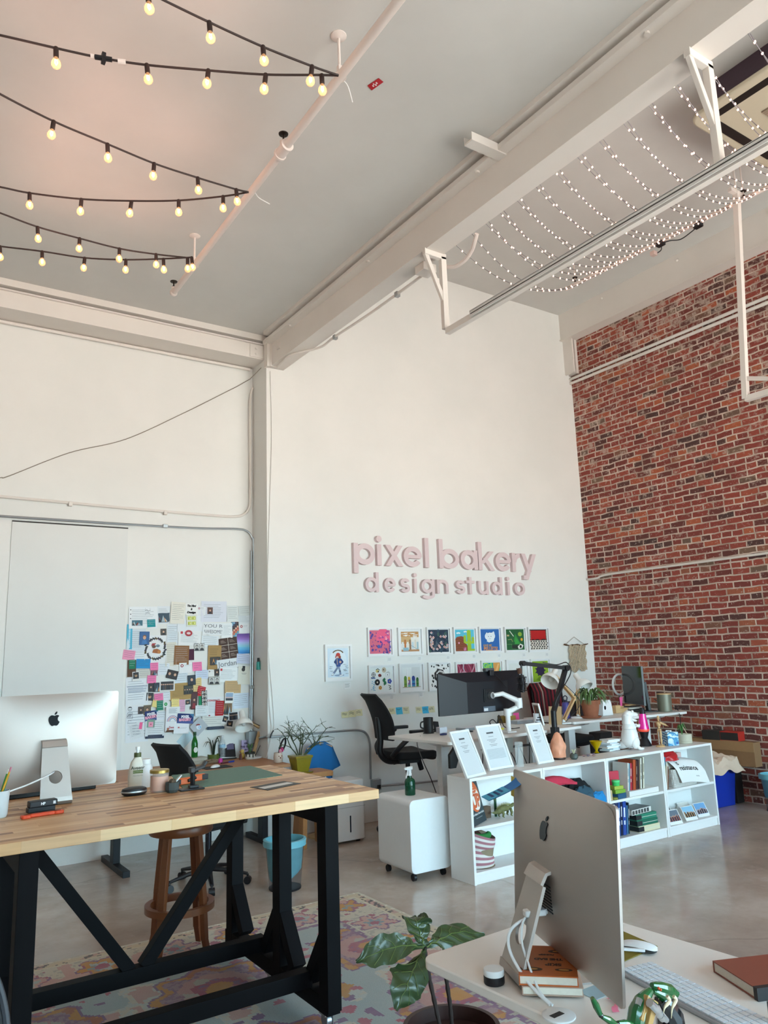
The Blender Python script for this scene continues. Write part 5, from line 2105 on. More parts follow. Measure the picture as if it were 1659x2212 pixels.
for k,(c,w,d,z0,h,lb) in enumerate((('26262a',0.24,0.17,0,0.022,'black book lying at the bottom of the stack under the grey monitor'),('d4ccc0',0.23,0.16,0.023,0.02,'pale book in the middle of the stack under the grey monitor'),('3a3634',0.20,0.15,0.044,0.014,'dark grey notebook third in the stack under the grey monitor'),('c8a070',0.19,0.05,0.059,0.016,'tan wooden piece on top of the stack under the grey monitor'))):
 o = tag(MB().box(-w/2,w/2,-d/2,d/2,0,h).build('book' if k < 3 else 'wood_strip',cm(c,0.5),None,smooth=0,bevel=0.002),lb,'book' if k < 3 else 'strip')
 q = at(1375,1536,z=D2Z)
 o.location = (q.x+0.005*k,q.y+0.09,D2Z+0.0005+z0)
 o.rotation_euler.z = R(-6+7*k)
t = on2('canister','grey-green canister with pale wooden lid on the desk by the brick wall','canister',1447,1537)
t.location.y += 0.06
MB().lathe([(0,0),(0.075,0),(0.078,0.004),(0.078,0.185),(0,0.185)],34,cap=False).build('jar',mat('sage_grey_metal','7d7c6c',0.45,0.3,var=0.05),t)
MB().lathe([(0,0.1855),(0.079,0.1855),(0.079,0.197),(0,0.198)],34,cap=False).build('lid',M_LTWOOD,t)
# grey monitor, three-quarter from behind
M2Y = 5.86
q0,q1 = at(1346,1441,y=M2Y+0.10),at(1391,1519,y=M2Y - 0.03)
mh = at(1346,1441,y=M2Y).z - at(1349,1521,y=M2Y).z
cx2 = at(1368,1480,y=M2Y)
t = thing('monitor','grey-black monitor turned edgewise on a tall stand, before the brick wall','monitor',(cx2.x,M2Y,cx2.z),R(62))
b = MB()
w2,h2 = 0.27,mh/2+0.01
b.box(-w2,w2,-0.012,0.012,-h2,h2)
b.add([(-w2,-0.012,-h2),(w2,-0.012,-h2),(w2,-0.012,h2),(-w2,-0.012,h2),(-w2*0.6,-0.055,-h2*0.9),(w2*0.6,-0.055,-h2*0.9),(w2*0.6,-0.055,h2*0.55),(-w2*0.6,-0.055,h2*0.55)],[(0,4,5,1),(1,5,6,2),(2,6,7,3),(3,7,4,0),(4,7,6,5)])
b.build('back_shell',mat('grey_monitor_shell','4a5052',0.4,var=0.04),t,smooth=0,bevel=0.002)
b = MB()
b.box(-w2+0.006,w2 - 0.006,0.012,0.014,-h2+0.01,h2 - 0.006)
b.build('screen',mat('dark_screen_glass','0c0d10',0.08,var=0),t,smooth=0)
b = MB()
b.tube([(0.0,-0.05,0.0),(0.0,-0.11,0.005)],[0.04,0.045],14)
b.bar((0,-0.125,0.03),(0,-0.155,D2Z - cx2.z+0.015),0.07,0.03,up=(0,1,0))
b.build('stand',M_BLACK,t,smooth=30)
MB().box(-0.11,0.11,-0.22,0.02,D2Z - cx2.z+0.001,D2Z - cx2.z+0.015).build('base',M_BLACK,t,smooth=0,bevel=0.004)
# ring light
rp = at(1338,1479,y=6.14)
t = thing('ring_light','white ring light on a thin stand behind the grey monitor','lamp',(rp.x,6.14,D2Z+0.0005))
rr_ = 0.115
b = MB()
b.M = tr(0,0,rp.z - D2Z) @ rotx(PI/2)
b.tube([(rr_*math.cos(2*PI*k/40),rr_*math.sin(2*PI*k/40),0) for k in range(40)],0.014,10,closed=True)
b.build('ring',mat('white_diffuser','eef0f2',0.4,var=0),t,smooth=60)
b = MB()
b.cyl((0,0.018,0.0),(0,0.018,rp.z - D2Z - rr_),0.006,8)
b.lathe([(0,0),(0.06,0),(0.06,0.008),(0,0.008)],24,cap=False)
b.build('stand',M_BLACK,t)
# dark planter, purple bottle, chair pad behind the lamp
t = on2('planter_box','black square planter behind the terracotta pot','planter',1268,1548)
t.location.y += 0.14
MB().box(-0.09,0.09,-0.06,0.06,0,0.16).build('pot',mat('black_brown_pot','2a2224',0.5,var=0.1),t,smooth=0,bevel=0.004)
t = on2('water_bottle','violet bottle with loop handle between the two desk lamps','bottle',1233,1552)
t.location.y += 0.06
MB().lathe([(0,0),(0.036,0),(0.038,0.006),(0.038,0.15),(0.03,0.165),(0,0.166)],24,cap=False).build('body',cm('4a4488',0.35),t)
b = MB()
b.lathe([(0,0.166),(0.022,0.166),(0.022,0.19),(0,0.19)],20,cap=False)
b.tube(smoothpath([(-0.02,0,0.18),(-0.03,0,0.215),(0,0,0.232),(0.03,0,0.215),(0.02,0,0.18)]),0.006,7)
b.build('cap',cm('23233a',0.5),t)
b = MB()
p0,p1 = at(1413,1510,y=5.85),at(1462,1533,z=D2Z)
b.tube(smoothpath([tuple(p0),tuple(at(1432,1522,y=5.7)),tuple(p1+Vector((0,0,0.006))),tuple(at(1468,1545,y=5.40)),tuple(at(1470,1562,y=5.39)),tuple(at(1466,1580,y=5.4))]),0.0045,6)
tag(b.build('power_cable',M_BLACK,None),'black cord running from the grey monitor over the desk edge','cord')
sp = at(1303,1620,y=6.6)
t = tag(MB().prism(rrect(-0.115,0.115,-0.1,0.1,0.03),0.0,0.70).build('speaker',mat('dark_speaker_cloth','2c2727',0.7,var=0.1),None,bevel=0.01),'dark upright speaker standing on the floor below the desk by the brick wall','speaker')
t.location = (at(1304,1590,y=6.7).x,6.75,0.0005)

# ------------------------------------------------------------------ raised letters on the sign wall
M_PINK = mat('dusty_pink_foam','dac6c7',0.7,var=0.02)

def letter(ch,x0,x1,z0,H,A,D,s):
 """one letter between x0 and x1, baseline z0, x-height H, ascender A, descender D, stroke s; built in x and up"""
 W = x1 - x0
 b = MB()
 b.M = tr(x0,YB,z0) @ rotx(PI/2)
 d0 = [0.045]

 def dep():
  d0[0] += 0.0007
  return d0[0]

 def box(a,e,c,f):
  b.prism([(a,c),(e,c),(e,f),(a,f)],0.0,dep())

 def ell(cx,cz,w,h,a0=0.0,a1=2*PI,n=30):
  full = abs(a1 - a0 - 2*PI) < 1e-6
  k = n if full else n+1
  d = dep()
  vs,fs = [],[]
  for i in range(k):
   a = a0+(a1 - a0)*i/n
   for rx,rz,z in ((w/2,h/2,0),(w/2 - s,h/2 - s,0),(w/2 - s,h/2 - s,d),(w/2,h/2,d)):
    vs.append((cx+rx*math.cos(a),cz+rz*math.sin(a),z))
  for i in range(n):
   p,q = 4*i,4*((i+1) % k)
   for j in range(4):
    fs.append((p+j,q+j,q+(j+1) % 4,p+(j+1) % 4))
  if not full:
   fs += [(3,2,1,0),tuple(4*n+j for j in range(4))]
  b.add(vs,fs)

 def slant(xa,za,xb,zb,w=None):
  w = (w or s)*0.58
  b.prism([(xa - w,za),(xa+w,za),(xb+w,zb),(xb - w,zb)] if za < zb else [(xb - w,zb),(xb+w,zb),(xa+w,za),(xa - w,za)],0.0,dep())

 if ch == 'p':
  box(0,s,-D,H)
  ell(s*0.25+(W - s*0.25)/2,H/2,W - s*0.25,H)
 elif ch == 'b':
  box(0,s,0,A)
  ell(s*0.25+(W - s*0.25)/2,H/2,W - s*0.25,H)
 elif ch in 'dag':
  box(W - s,W,0 if ch != 'g' else -D*0.35,A if ch == 'd' else H)
  ell((W - s*0.25)/2,H/2,W - s*0.25,H)
  if ch == 'g':
   ell(W/2,-D*0.30,W,D*1.4,PI*1.12,2*PI)
 elif ch == 'i':
  box(W/2 - s/2,W/2+s/2,0,H)
  b.prism([(W/2+s*0.62*math.cos(2*PI*k/24),H+s*1.05+s*0.62*math.sin(2*PI*k/24)) for k in range(24)],0,dep())
 elif ch == 'l':
  box(W/2 - s/2,W/2+s/2,0,A)
 elif ch == 'x':
  slant(s*0.6,0,W - s*0.6,H)
  slant(W - s*0.6,0,s*0.6,H)
 elif ch == 'e':
  ell(W/2,H/2,W,H,0.0,2*PI - 0.62)
  box(s*0.5,W - s*0.3,H/2 - s*0.36,H/2+s*0.36)
 elif ch == 'k':
  box(0,s,0,A)
  slant(s*1.0,H*0.36,W - s*0.65,H)
  slant(W - s*0.6,0,s*1.75,H*0.62)
 elif ch == 'r':
  box(0,s,0,H)
  ell(W*0.98,H*0.5,(W - s*0.2)*1.9,H,PI/2,PI,12)
 elif ch == 'y':
  slant(W/2+s*0.05,s*0.1,s*0.6,H)
  slant(W*0.27,-D,W - s*0.6,H)
  box(W*0.08,W*0.32,-D,-D+s*0.9)
 elif ch == 's':
  h = H/2+s/2
  ell(W/2,H - h/2,W*0.98,h,0.35,PI*1.5+0.05,20)
  ell(W/2,h/2,W,h,-PI+0.35,PI/2+0.05,20)
 elif ch == 'n':
  box(0,s,0,H)
  box(W - s,W,0,H*0.58)
  ell(W/2,H*0.56,W,H*0.88,0,PI)
 elif ch == 'u':
  box(W - s,W,0,H)
  box(0,s,H*0.42,H)
  ell(W/2,H*0.44,W,H*0.88,PI,2*PI)
 elif ch == 't':
  box(W/2 - s/2,W/2+s/2,0,H*1.26)
  box(0,W,H - s*0.85,H)
 elif ch == 'o':
  ell(W/2,H/2,W,H)
 return b.build('sign_letter',M_PINK,None,smooth=30)

zx = lambda x: 690+x/3.318
zy = lambda y: 1130+y/3.318
fy = YB - 0.045
zat = lambda x,y: at(zx(x),zy(y),y=fy)
L1 = [('p',248,400),('i',408,456),('x',475,603),('e',607,737),('l',750,797),('b',862,1003),('a',1015,1137),('k',1143,1257),('e',1265,1375),('r',1383,1440),('y',1450,1557)]
L2 = [('d',330,427),('e',468,548),('s',583,650),('i',672,707),('g',732,825),('n',843,925),('s',980,1045),('t',1053,1115),('u',1140,1213),('d',1238,1312),('i',1340,1370),('o',1398,1473)]
for row,(LL,zb_,zt_,za_,zd_,line,words) in enumerate(((L1,zat(435,303).z,zat(435,152).z,zat(773,107).z,zat(272,358).z,'upper','pixel bakery'),(L2,zat(690,500).z,zat(690,398).z,zat(410,352).z,zat(780,545).z,'lower','design studio'))):
 seen = {}
 s = (zt_ - zb_)*(0.245 if row == 0 else 0.235)
 for ch,a,e in LL:
  o = letter(ch,zat(a,300 if row == 0 else 450).x,zat(e,300 if row == 0 else 450).x,zb_,zt_ - zb_,za_ - zb_,zb_ - zd_,s)
  seen[ch] = seen.get(ch,0)+1
  n = sum(1 for q in LL if q[0] == ch)
  w_ = words.split()[0 if len([1 for q in LL[:LL.index((ch,a,e))+1]]) <= len(words.split()[0]) else 1]
  tag(o,'raised pink wall letter %s%s in the word %s' % (ch,'' if w_.count(ch) < 2 else (', '+ORD[seen[ch] - 1]),w_),'letter','wall sign letters')

# ------------------------------------------------------------------ drawing on flat art
class Art:
 """flat coloured shapes in a w x h sheet, each a hair above the one before"""

 def __init__(s,M,w,h,n0=0.0):
  s.b,s.w,s.h,s.k,s.n0 = MB(),w,h,0,n0
  s.b.M = M

 def poly(s,pts,c,raw=False):
  s.b.use(cm(c,0.55))
  z = s.n0+0.00012*s.k
  P = [(x*s.w,y*s.h) for x,y in pts] if not raw else pts
  n = len(P)
  a = sum(P[i][0]*P[(i+1) % n][1] - P[(i+1) % n][0]*P[i][1] for i in range(n))
  if a < 0:
   P = P[::-1]
  s.b.prism(P,z - 0.0002,z)
  s.k += 1
  return s

 def rect(s,x0,y0,x1,y1,c):
  return s.poly([(x0,y0),(x1,y0),(x1,y1),(x0,y1)],c)

 def disc(s,x,y,r,c,sy=1.0,n=18,a0=0.0,a1=2*PI):
  asp = s.w/s.h
  return s.poly([(x+r*math.cos(a0+(a1 - a0)*i/n),y+r*asp*sy*math.sin(a0+(a1 - a0)*i/n)) for i in range(n)],c)

 def line(s,pts,wd,c):
  s.b.use(cm(c,0.55))
  z = s.n0+0.00012*s.k
  P = [Vector((x*s.w,y*s.h)) for x,y in pts]
  wd = wd*s.w/2
  for a,e in zip(P,P[1:]):
   t = (e - a)
   if t.length < 1e-7:
    continue
   t.normalize()
   nv = Vector((-t.y,t.x))*wd
   s.b.prism([tuple(a - nv - t*wd*0.4),tuple(e - nv+t*wd*0.4),tuple(e+nv+t*wd*0.4),tuple(a+nv - t*wd*0.4)],z - 0.0002,z)
  s.k += 1
  return s

 def build(s,name,parent):
  return s.b.build(name,None,parent,smooth=0)

def wall_frame(label,x0,x1,z0,z1,paint,mat_w=0.0,f=0.018,seed=0,group='white framed artworks in two rows'):
 w,h = x1 - x0,z1 - z0
 t = thing('picture_frame',label,'picture',(x0,YB - 0.0005,z0),0,group)
 b = MB()
 dp = 0.03
 b.box(0,w,-dp,0,0,f).box(0,w,-dp,0,h - f,h).box(0,f,-dp,0,f,h - f).box(w - f,w,-dp,0,f,h - f)
 b.build('frame',M_WHITE,t,smooth=0)
 iw,ih = w - 2*f,h - 2*f
 a = Art(tr(f,-0.010,f) @ rotx(PI/2),iw,ih)
 a.rect(0,0,1,1,'e4e6e6')
 a2 = Art(a.b.M @ tr(iw*mat_w,ih*mat_w,0),iw*(1 - 2*mat_w),ih*(1 - 2*mat_w),0.0002)
 a2.b = a.b
 a2.b0 = a.b.M
 keep = a.b.M
 a.b.M = keep @ tr(iw*mat_w,ih*mat_w,0)
 paint(a2,random.Random(seed))
 a.b.build('artwork',None,t,smooth=0)
 return t

def art_terrazzo(a,r):
 a.rect(0,0,1,1,'d4677f')
 a.disc(0.66,0.72,0.34,'ea5f86')
 for i in range(70):
  x,y,q = r.random()*0.96+0.02,r.random()*0.96+0.02,0.018+r.random()*0.035
  c = '51409c' if (x < 0.45 or y < 0.55) else ('a04fa0' if r.random() < 0.6 else 'f4a0b8')
  k = r.randrange(3)
  if k == 0:
   a.disc(x,y,q,c,n=12)
  elif k == 1:
   t = r.random()*6
   a.poly([(x+q*1.6*math.cos(t+j*2.1),y+q*1.4*math.sin(t+j*2.1)) for j in range(3)],c)
  else:
   t = r.random()*6
   a.line([(x,y),(x+q*1.5*math.cos(t),y+q*math.sin(t)),(x+q*2*math.cos(t+1),y+q*2*math.sin(t+1))],0.022,c)
 a.disc(0.42,0.3,0.07,'4a58b0')

def art_street(a,r):
 a.rect(0,0,1,1,'e6e4dc')
 a.rect(0,0.72,1,1,'c09058')
 a.rect(0,0.40,0.55,0.74,'caa877')
 for i in range(16):
  x = r.random()*0.9
  y = 0.72+r.random()*0.2
  a.rect(x,y,x+0.1+0.16*r.random(),y+0.03,'e8e6e0')
 for i in range(7):
  a.rect(0.03+0.14*i,0.10+0.05*(i % 3),0.13+0.14*i,0.48+0.12*(i % 2),['d8dedd','b8703a','e4e2da','8f6a48','c4d6dc','dcd4c4','a8c4cc'][i])
 a.line([(0.72,0.9),(0.74,0.1)],0.03,'e8ecec')
 a.line([(0.55,0.3),(0.98,0.06)],0.03,'9ab4bc')
 a.rect(0,0.0,1,0.10,'b88860')
 a.rect(0.1,0.03,0.4,0.2,'8fb4c0')

def art_bouquet(a,r):
 a.rect(0,0,1,1,'1d3044')
 for i in range(26):
  x,y = r.random()*0.92+0.03,r.random()*0.92+0.03
  a.disc(x,y,0.04+0.05*r.random(),['2f4a5c','3c5a54','24384c','4a5a68'][i % 4],0.6+r.random())
 for i in range(26):
  x,y = 0.5+0.42*(r.random() - 0.5)*2,0.1+0.8*r.random()
  for k in range(4):
   a.disc(x+0.03*math.cos(k*1.6),y+0.03*math.sin(k*1.6),0.03,['d8b4b4','c89aa0','dcd0c8','a8b4c4','d0a890'][(i+k) % 5],n=8)
  a.disc(x,y,0.012,'8a3a30',n=8)

def art_cactus(a,r):
 a.rect(0,0,1,1,'58bcd4')
 for x,y in ((0.12,0.84),(0.5,0.90)):
  for k in range(3):
   a.disc(x+0.06*k,y+0.012*(k % 2),0.045,'e8f0f0',0.7)
 a.poly([(0,0),(0,0.55),(0.08,0.66),(0.32,0.70),(0.46,0.66),(0.5,0.44),(0.62,0.25),(0.74,0.14),(0.74,0)],'8a4a30')
 for k in range(5):
  a.line([(0.02,0.1+0.11*k),(0.2,0.14+0.11*k),(0.42,0.09+0.1*k)],0.016,'6c3824')
 for x,w,y0,y1 in ((0.72,0.20,0.05,0.98),(0.50,0.13,0.38,0.74),(0.92,0.13,0.34,0.66)):
  a.poly([(x - w/2,y0),(x+w/2,y0),(x+w/2,y1 - 0.05),(x+w/4,y1),(x - w/4,y1),(x - w/2,y1 - 0.05)],'a6c83a')
  for k in range(3):
   a.line([(x - w/3+k*w/3,y0+0.03),(x - w/3+k*w/3,y1 - 0.06)],0.012,'7ea02c')
 a.rect(0.5,0.34,0.92,0.45,'a6c83a')
 a.rect(0.62,0,1,0.10,'9cba3c')
 for k in range(5):
  a.poly([(0.44,0.02),(0.36+0.045*k,0.2),(0.42+0.03*k,0.04)],'d884ac')
 a.disc(0.18,0.38,0.04,'e09ab8')

def art_rabbit(a,r):
 a.rect(0,0,1,1,'2a68b0')
 for x,y,q in ((0.5,0.62,0.19),(0.36,0.66,0.13),(0.64,0.68,0.14),(0.45,0.53,0.13),(0.6,0.54,0.12)):
  a.disc(x,y,q,'e6eef2')
 a.disc(0.70,0.78,0.055,'dfe8ee',1.8)
 a.disc(0.34,0.76,0.05,'dfe8ee',1.5)
 a.disc(0.42,0.66,0.018,'2a4a6a')
 a.disc(0.56,0.66,0.018,'2a4a6a')
 a.line([(0.46,0.56),(0.50,0.54),(0.54,0.56)],0.012,'7a98b4')
 for x in (0.36,0.62):
  a.line([(x,0.46),(x - 0.03,0.42)],0.03,'e6eef2')

def art_map(a,r):
 a.rect(0,0,1,1,'1f5c34')
 a.poly([(0.52,0.80),(0.40,0.40),(0.74,0.36)],'2f8a3c')
 a.poly([(0.52,0.62),(0.46,0.28),(0.80,0.28)],'3a9a44')
 a.disc(0.78,0.76,0.11,'8aa83a',0.8)
 a.line([(0.22,0.92),(0.42,0.66)],0.035,'e0e4d8')
 a.rect(0.06,0.66,0.18,0.74,'c8b888')
 a.disc(0.86,0.50,0.06,'e0a83a')
 a.poly([(0.62,0.16),(0.78,0.30),(0.94,0.22),(0.86,0.06),(0.66,0.04)],'e6e6e0')
 a.disc(0.78,0.16,0.06,'1c1c1c')
 a.line([(0.04,0.28),(0.30,0.28),(0.30,0.06),(0.5,0.06)],0.02,'5a8a50')
 a.line([(0.1,0.5),(0.3,0.52),(0.34,0.40)],0.02,'b0b070')
 a.rect(0.3,0.06,0.62,0.24,'26302a')

def art_red(a,r):
 a.rect(0,0,1,1,'1a1416')
 a.rect(0.06,0.52,0.94,0.95,'b81c1e')
 a.poly([(0.06,0.46),(0.2,0.54),(0.3,0.48),(0.45,0.56),(0.6,0.47),(0.78,0.55),(0.94,0.48),(0.94,0.6),(0.06,0.6)],'b81c1e')
 a.rect(0,0,1,0.46,'dcd4c8')
 for i in range(7):
  for j in range(5):
   x,y = 0.02+i*0.143+0.03*r.random()+0.04*(j % 2),0.02+j*0.088
   a.poly([(x,y),(x+0.08+0.02*r.random(),y+0.012),(x+0.09,y+0.06),(x+0.02,y+0.065)],'1c1a1a')
 for x in (0.02,0.93):
  for k in range(9):
   a.rect(x,0.52+k*0.05,x+0.05,0.55+k*0.05,'b0a090')

def art_icons(a,r):
 a.rect(0,0,1,1,'e9edea')
 a.disc(0.14,0.72,0.09,'232323').disc(0.14,0.72,0.07,'e9edea').line([(0.06,0.72),(0.22,0.72)],0.02,'232323').line([(0.14,0.64),(0.14,0.8)],0.02,'232323')
 a.disc(0.32,0.86,0.08,'dcc87a',0.7).line([(0.26,0.92),(0.34,0.96),(0.42,0.9)],0.025,'2a2a2a').disc(0.36,0.84,0.03,'3a3a3a')
 a.disc(0.62,0.90,0.10,'c8b8a0').disc(0.60,0.91,0.03,'6a5a4a')
 a.disc(0.42,0.68,0.075,'8a3a34',0.8).disc(0.47,0.66,0.03,'4a1f1c')
 a.poly([(0.70,0.62),(0.86,0.60),(0.90,0.78),(0.82,0.84),(0.68,0.78)],'c8ccca').poly([(0.71,0.63),(0.85,0.615),(0.86,0.75),(0.70,0.77)],'eef0ee').disc(0.78,0.69,0.02,'333333')
 a.disc(0.30,0.40,0.115,'161616').disc(0.30,0.40,0.035,'d8d0c0')
 a.disc(0.62,0.47,0.075,'2a7a54',a0=0.6,a1=5.2,n=14).disc(0.64,0.36,0.075,'2a7a54',a0=-2.4,a1=2.4,n=14).line([(0.61,0.26),(0.63,0.57)],0.03,'1f6a44')
 for k in range(5):
  a.disc(0.86+0.06*math.cos(k*1.257),0.42+0.06*math.sin(k*1.257),0.045,'3a4fa8')
 a.disc(0.86,0.42,0.025,'e0c050')
 for k in range(16):
  a.disc(0.04+0.14*r.random(),0.06+0.4*r.random(),0.018,'3aa0c8',n=8)
 a.disc(0.42,0.17,0.075,'dca848').disc(0.42,0.17,0.05,'8a5a2a').disc(0.42,0.17,0.02,'f0d080')
 a.line([(0.80,0.26),(0.90,0.22),(0.84,0.16),(0.92,0.10),(0.82,0.08)],0.02,'2a2a2a')
 a.line([(0.04,0.58),(0.12,0.60),(0.2,0.57)],0.03,'3a6ab8')

def art_crayons(a,r):
 a.rect(0,0,1,1,'e8ecea')
 a.rect(0.52,0,1,1,'d8dcdc')
 for x,w,h,c,e in ((0.08,0.16,0.48,'7a9a3a','5a8a3a'),(0.28,0.16,0.44,'b85a50','d8c04a'),(0.30,0.14,0.30,'6ab0a8','8a6aa0'),(0.52,0.18,0.46,'3a86b8','2a3f8a'),(0.76,0.14,0.40,'4a8a3a','2f6a2c')):
  a.rect(x,0.05,x+w,h,c)
  a.disc(x+w/2,h,w/2,e,1.3)
  a.rect(x,0.16,x+w,0.22,e)
 a.disc(0.30,0.30,0.05,'e0e0d0')
 a.rect(0.0,0.02,1.0,0.06,'b4a890')
 a.rect(0.24,0.05,0.29,0.98,'f0f2f2')
 a.rect(0.46,0.05,0.50,0.98,'f0f2f2')

def art_rose(a,r):
 a.rect(0,0,1,1,'ecebe8')
 for i in range(60):
  x,y = r.random(),r.random()
  if math.hypot(x - 0.5,y - 0.5) < 0.3:
   continue
  q = 0.02+0.03*r.random()
  a.poly([(x+q*(0.7+0.6*r.random())*math.cos(t),y+q*(0.7+0.9*r.random())*math.sin(t)) for t in (0,1,2,3,4,5)],'181818')
 for k,(q,c) in enumerate(((0.30,'1a1a1a'),(0.27,'e4e2de'),(0.25,'1a1a1a'),(0.20,'e4e2de'),(0.18,'1a1a1a'),(0.12,'e4e2de'),(0.10,'1a1a1a'),(0.04,'e4e2de'))):
  a.disc(0.5+0.02*math.sin(k*2),0.5+0.02*math.cos(k*2),q,c,n=7+k)

def art_swirl(a,r):
 a.rect(0,0,1,1,'8e2f4a')
 for i in range(9):
  pts = [(0.05+0.1*i+0.12*math.sin(t*0.9+i),1 - t*0.17) for t in range(7)]
  a.line(pts,0.05,['b8647c','6a2038','d8a8b4','9a3a54','c0c0c8','742a44'][i % 6])
 a.disc(0.36,0.46,0.2,'c890a0',1.1).disc(0.34,0.46,0.13,'5a1c30').disc(0.33,0.47,0.08,'d8c8cc')

def art_gig(a,r):
 a.rect(0,0,1,1,'3aa692')
 a.poly([(0.60,1),(0.98,1),(0.98,0.8),(0.82,0.40),(0.62,0.36),(0.60,0.6)],'d89a50')
 a.poly([(0.66,0.5),(0.86,0.95),(0.94,0.95),(0.76,0.45)],'e8b878')
 for k in range(5):
  a.disc(0.18+0.13*k,0.34+0.05*math.sin(k*2),0.11,['e08aa8','d8608a'][k % 2],1.3)
 a.rect(0,0,1,0.22,'2f7a8c')
 a.line([(0.1,0.66),(0.2,0.74),(0.3,0.66)],0.05,'7fd050')

def art_blank(a,r):
 a.rect(0,0,1,1,'dfe3df')
 a.disc(0.5,0.64,0.05,'7a6a5a',1.2)
 a.line([(0.5,0.6),(0.5,0.5)],0.015,'8a8478')

def art_leafcat(a,r):
 a.rect(0,0,1,1,'8fb02a')
 for k in range(9):
  t = k*0.7
  a.poly([(0.5+0.36*math.cos(t),0.55+0.32*math.sin(t)),(0.5+0.2*math.cos(t+0.35),0.55+0.2*math.sin(t+0.35)),(0.5+0.2*math.cos(t - 0.35),0.55+0.2*math.sin(t - 0.35))],'2a2140')
 a.disc(0.5,0.55,0.25,'2a2140',0.9)
 a.poly([(0.2,0.1),(0.4,0.26),(0.7,0.2),(0.5,0.04)],'6f9020')

def art_walker(a,r):
 a.rect(0,0,1,1,'cfe0ec')
 a.disc(0.5,0.55,0.42,'dce8f0',1.2)
 a.disc(0.55,0.06,0.24,'8aa2bc',0.16)
 for k in range(12):
  t = 0.5+2.1*k/11
  a.disc(0.5+0.27*math.cos(t),0.78+0.15*math.sin(t),0.026,'4a3a2a',n=8)
  a.disc(0.5+0.245*math.cos(t),0.765+0.14*math.sin(t),0.012,'d8c880',n=8)
 a.line([(0.50,0.36),(0.36,0.22),(0.26,0.13)],0.085,'7a8aa8')
 a.line([(0.52,0.36),(0.58,0.2),(0.60,0.08)],0.085,'8494b4')
 a.poly([(0.19,0.12),(0.28,0.15),(0.26,0.09),(0.17,0.07)],'e8ecf0')
 a.poly([(0.55,0.07),(0.73,0.09),(0.70,0.05),(0.55,0.03)],'e4e8ec')
 a.poly([(0.42,0.36),(0.60,0.36),(0.68,0.60),(0.58,0.68),(0.40,0.66),(0.36,0.52)],'2a4a8a')
 a.line([(0.42,0.62),(0.33,0.52),(0.44,0.46)],0.07,'2a4a8a')
 a.line([(0.62,0.62),(0.72,0.52),(0.64,0.46)],0.07,'24407a')
 a.disc(0.60,0.52,0.05,'d8a890')
 a.line([(0.44,0.66),(0.46,0.44)],0.03,'c0a070')
 a.disc(0.54,0.73,0.085,'e0b49c',1.15)
 a.disc(0.58,0.69,0.06,'8a3a2a')
 a.disc(0.50,0.78,0.10,'c0392f',0.75)
 a.line([(0.42,0.76),(0.38,0.68)],0.05,'b0392f')
 for k in range(11):
  x,y = [0.08,0.06,0.1,0.74,0.82,0.86,0.72,0.76,0.78,0.14,0.84][k],[0.36,0.3,0.2,0.42,0.36,0.3,0.24,0.22,0.2,0.06,0.1][k]
  a.line([(x,y),(x+0.04,y+0.025),(x+0.06,y - 0.005),(x+0.11,y+0.02),(x+0.14,y)],0.009,'3a4250')

ROW1 = [(345,527,748,957,art_terrazzo,'framed print of purple shapes scattered on pink'),(563,740,748,952,art_street,'framed tan and white street scene with drips'),
  (770,943,745,945,art_bouquet,'framed dark navy print crowded with pale flowers'),(963,1127,745,937,art_cactus,'framed desert picture with green cactus and brown rock'),
  (1147,1305,742,932,art_rabbit,'framed blue picture of a white rabbit asking for pellets'),(1330,1482,743,928,art_map,'framed dark green picture with a green tree and odds and ends'),
  (1500,1645,745,925,art_red,'framed red picture over black and white pebbles')]
ROW2 = [(352,543,1013,1235,art_icons,'framed white print of scattered icons with record and dollar sign'),(573,750,1000,1217,art_crayons,'framed glossy picture of coloured bottles in a row'),
  (782,945,993,1205,art_rose,'framed black and white rose print partly behind the monitor'),(980,1137,990,1194,art_swirl,'framed maroon swirl picture half hidden by the webcam'),
  (1165,1315,980,1180,art_gig,'framed teal picture with orange arm above the monitor'),(1343,1497,975,1160,art_blank,'framed nearly blank white print behind the microphone'),
  (1520,1655,970,1158,art_leafcat,'framed lime green picture with dark spiky shape behind the lamp')]
fy2 = YB - 0.031
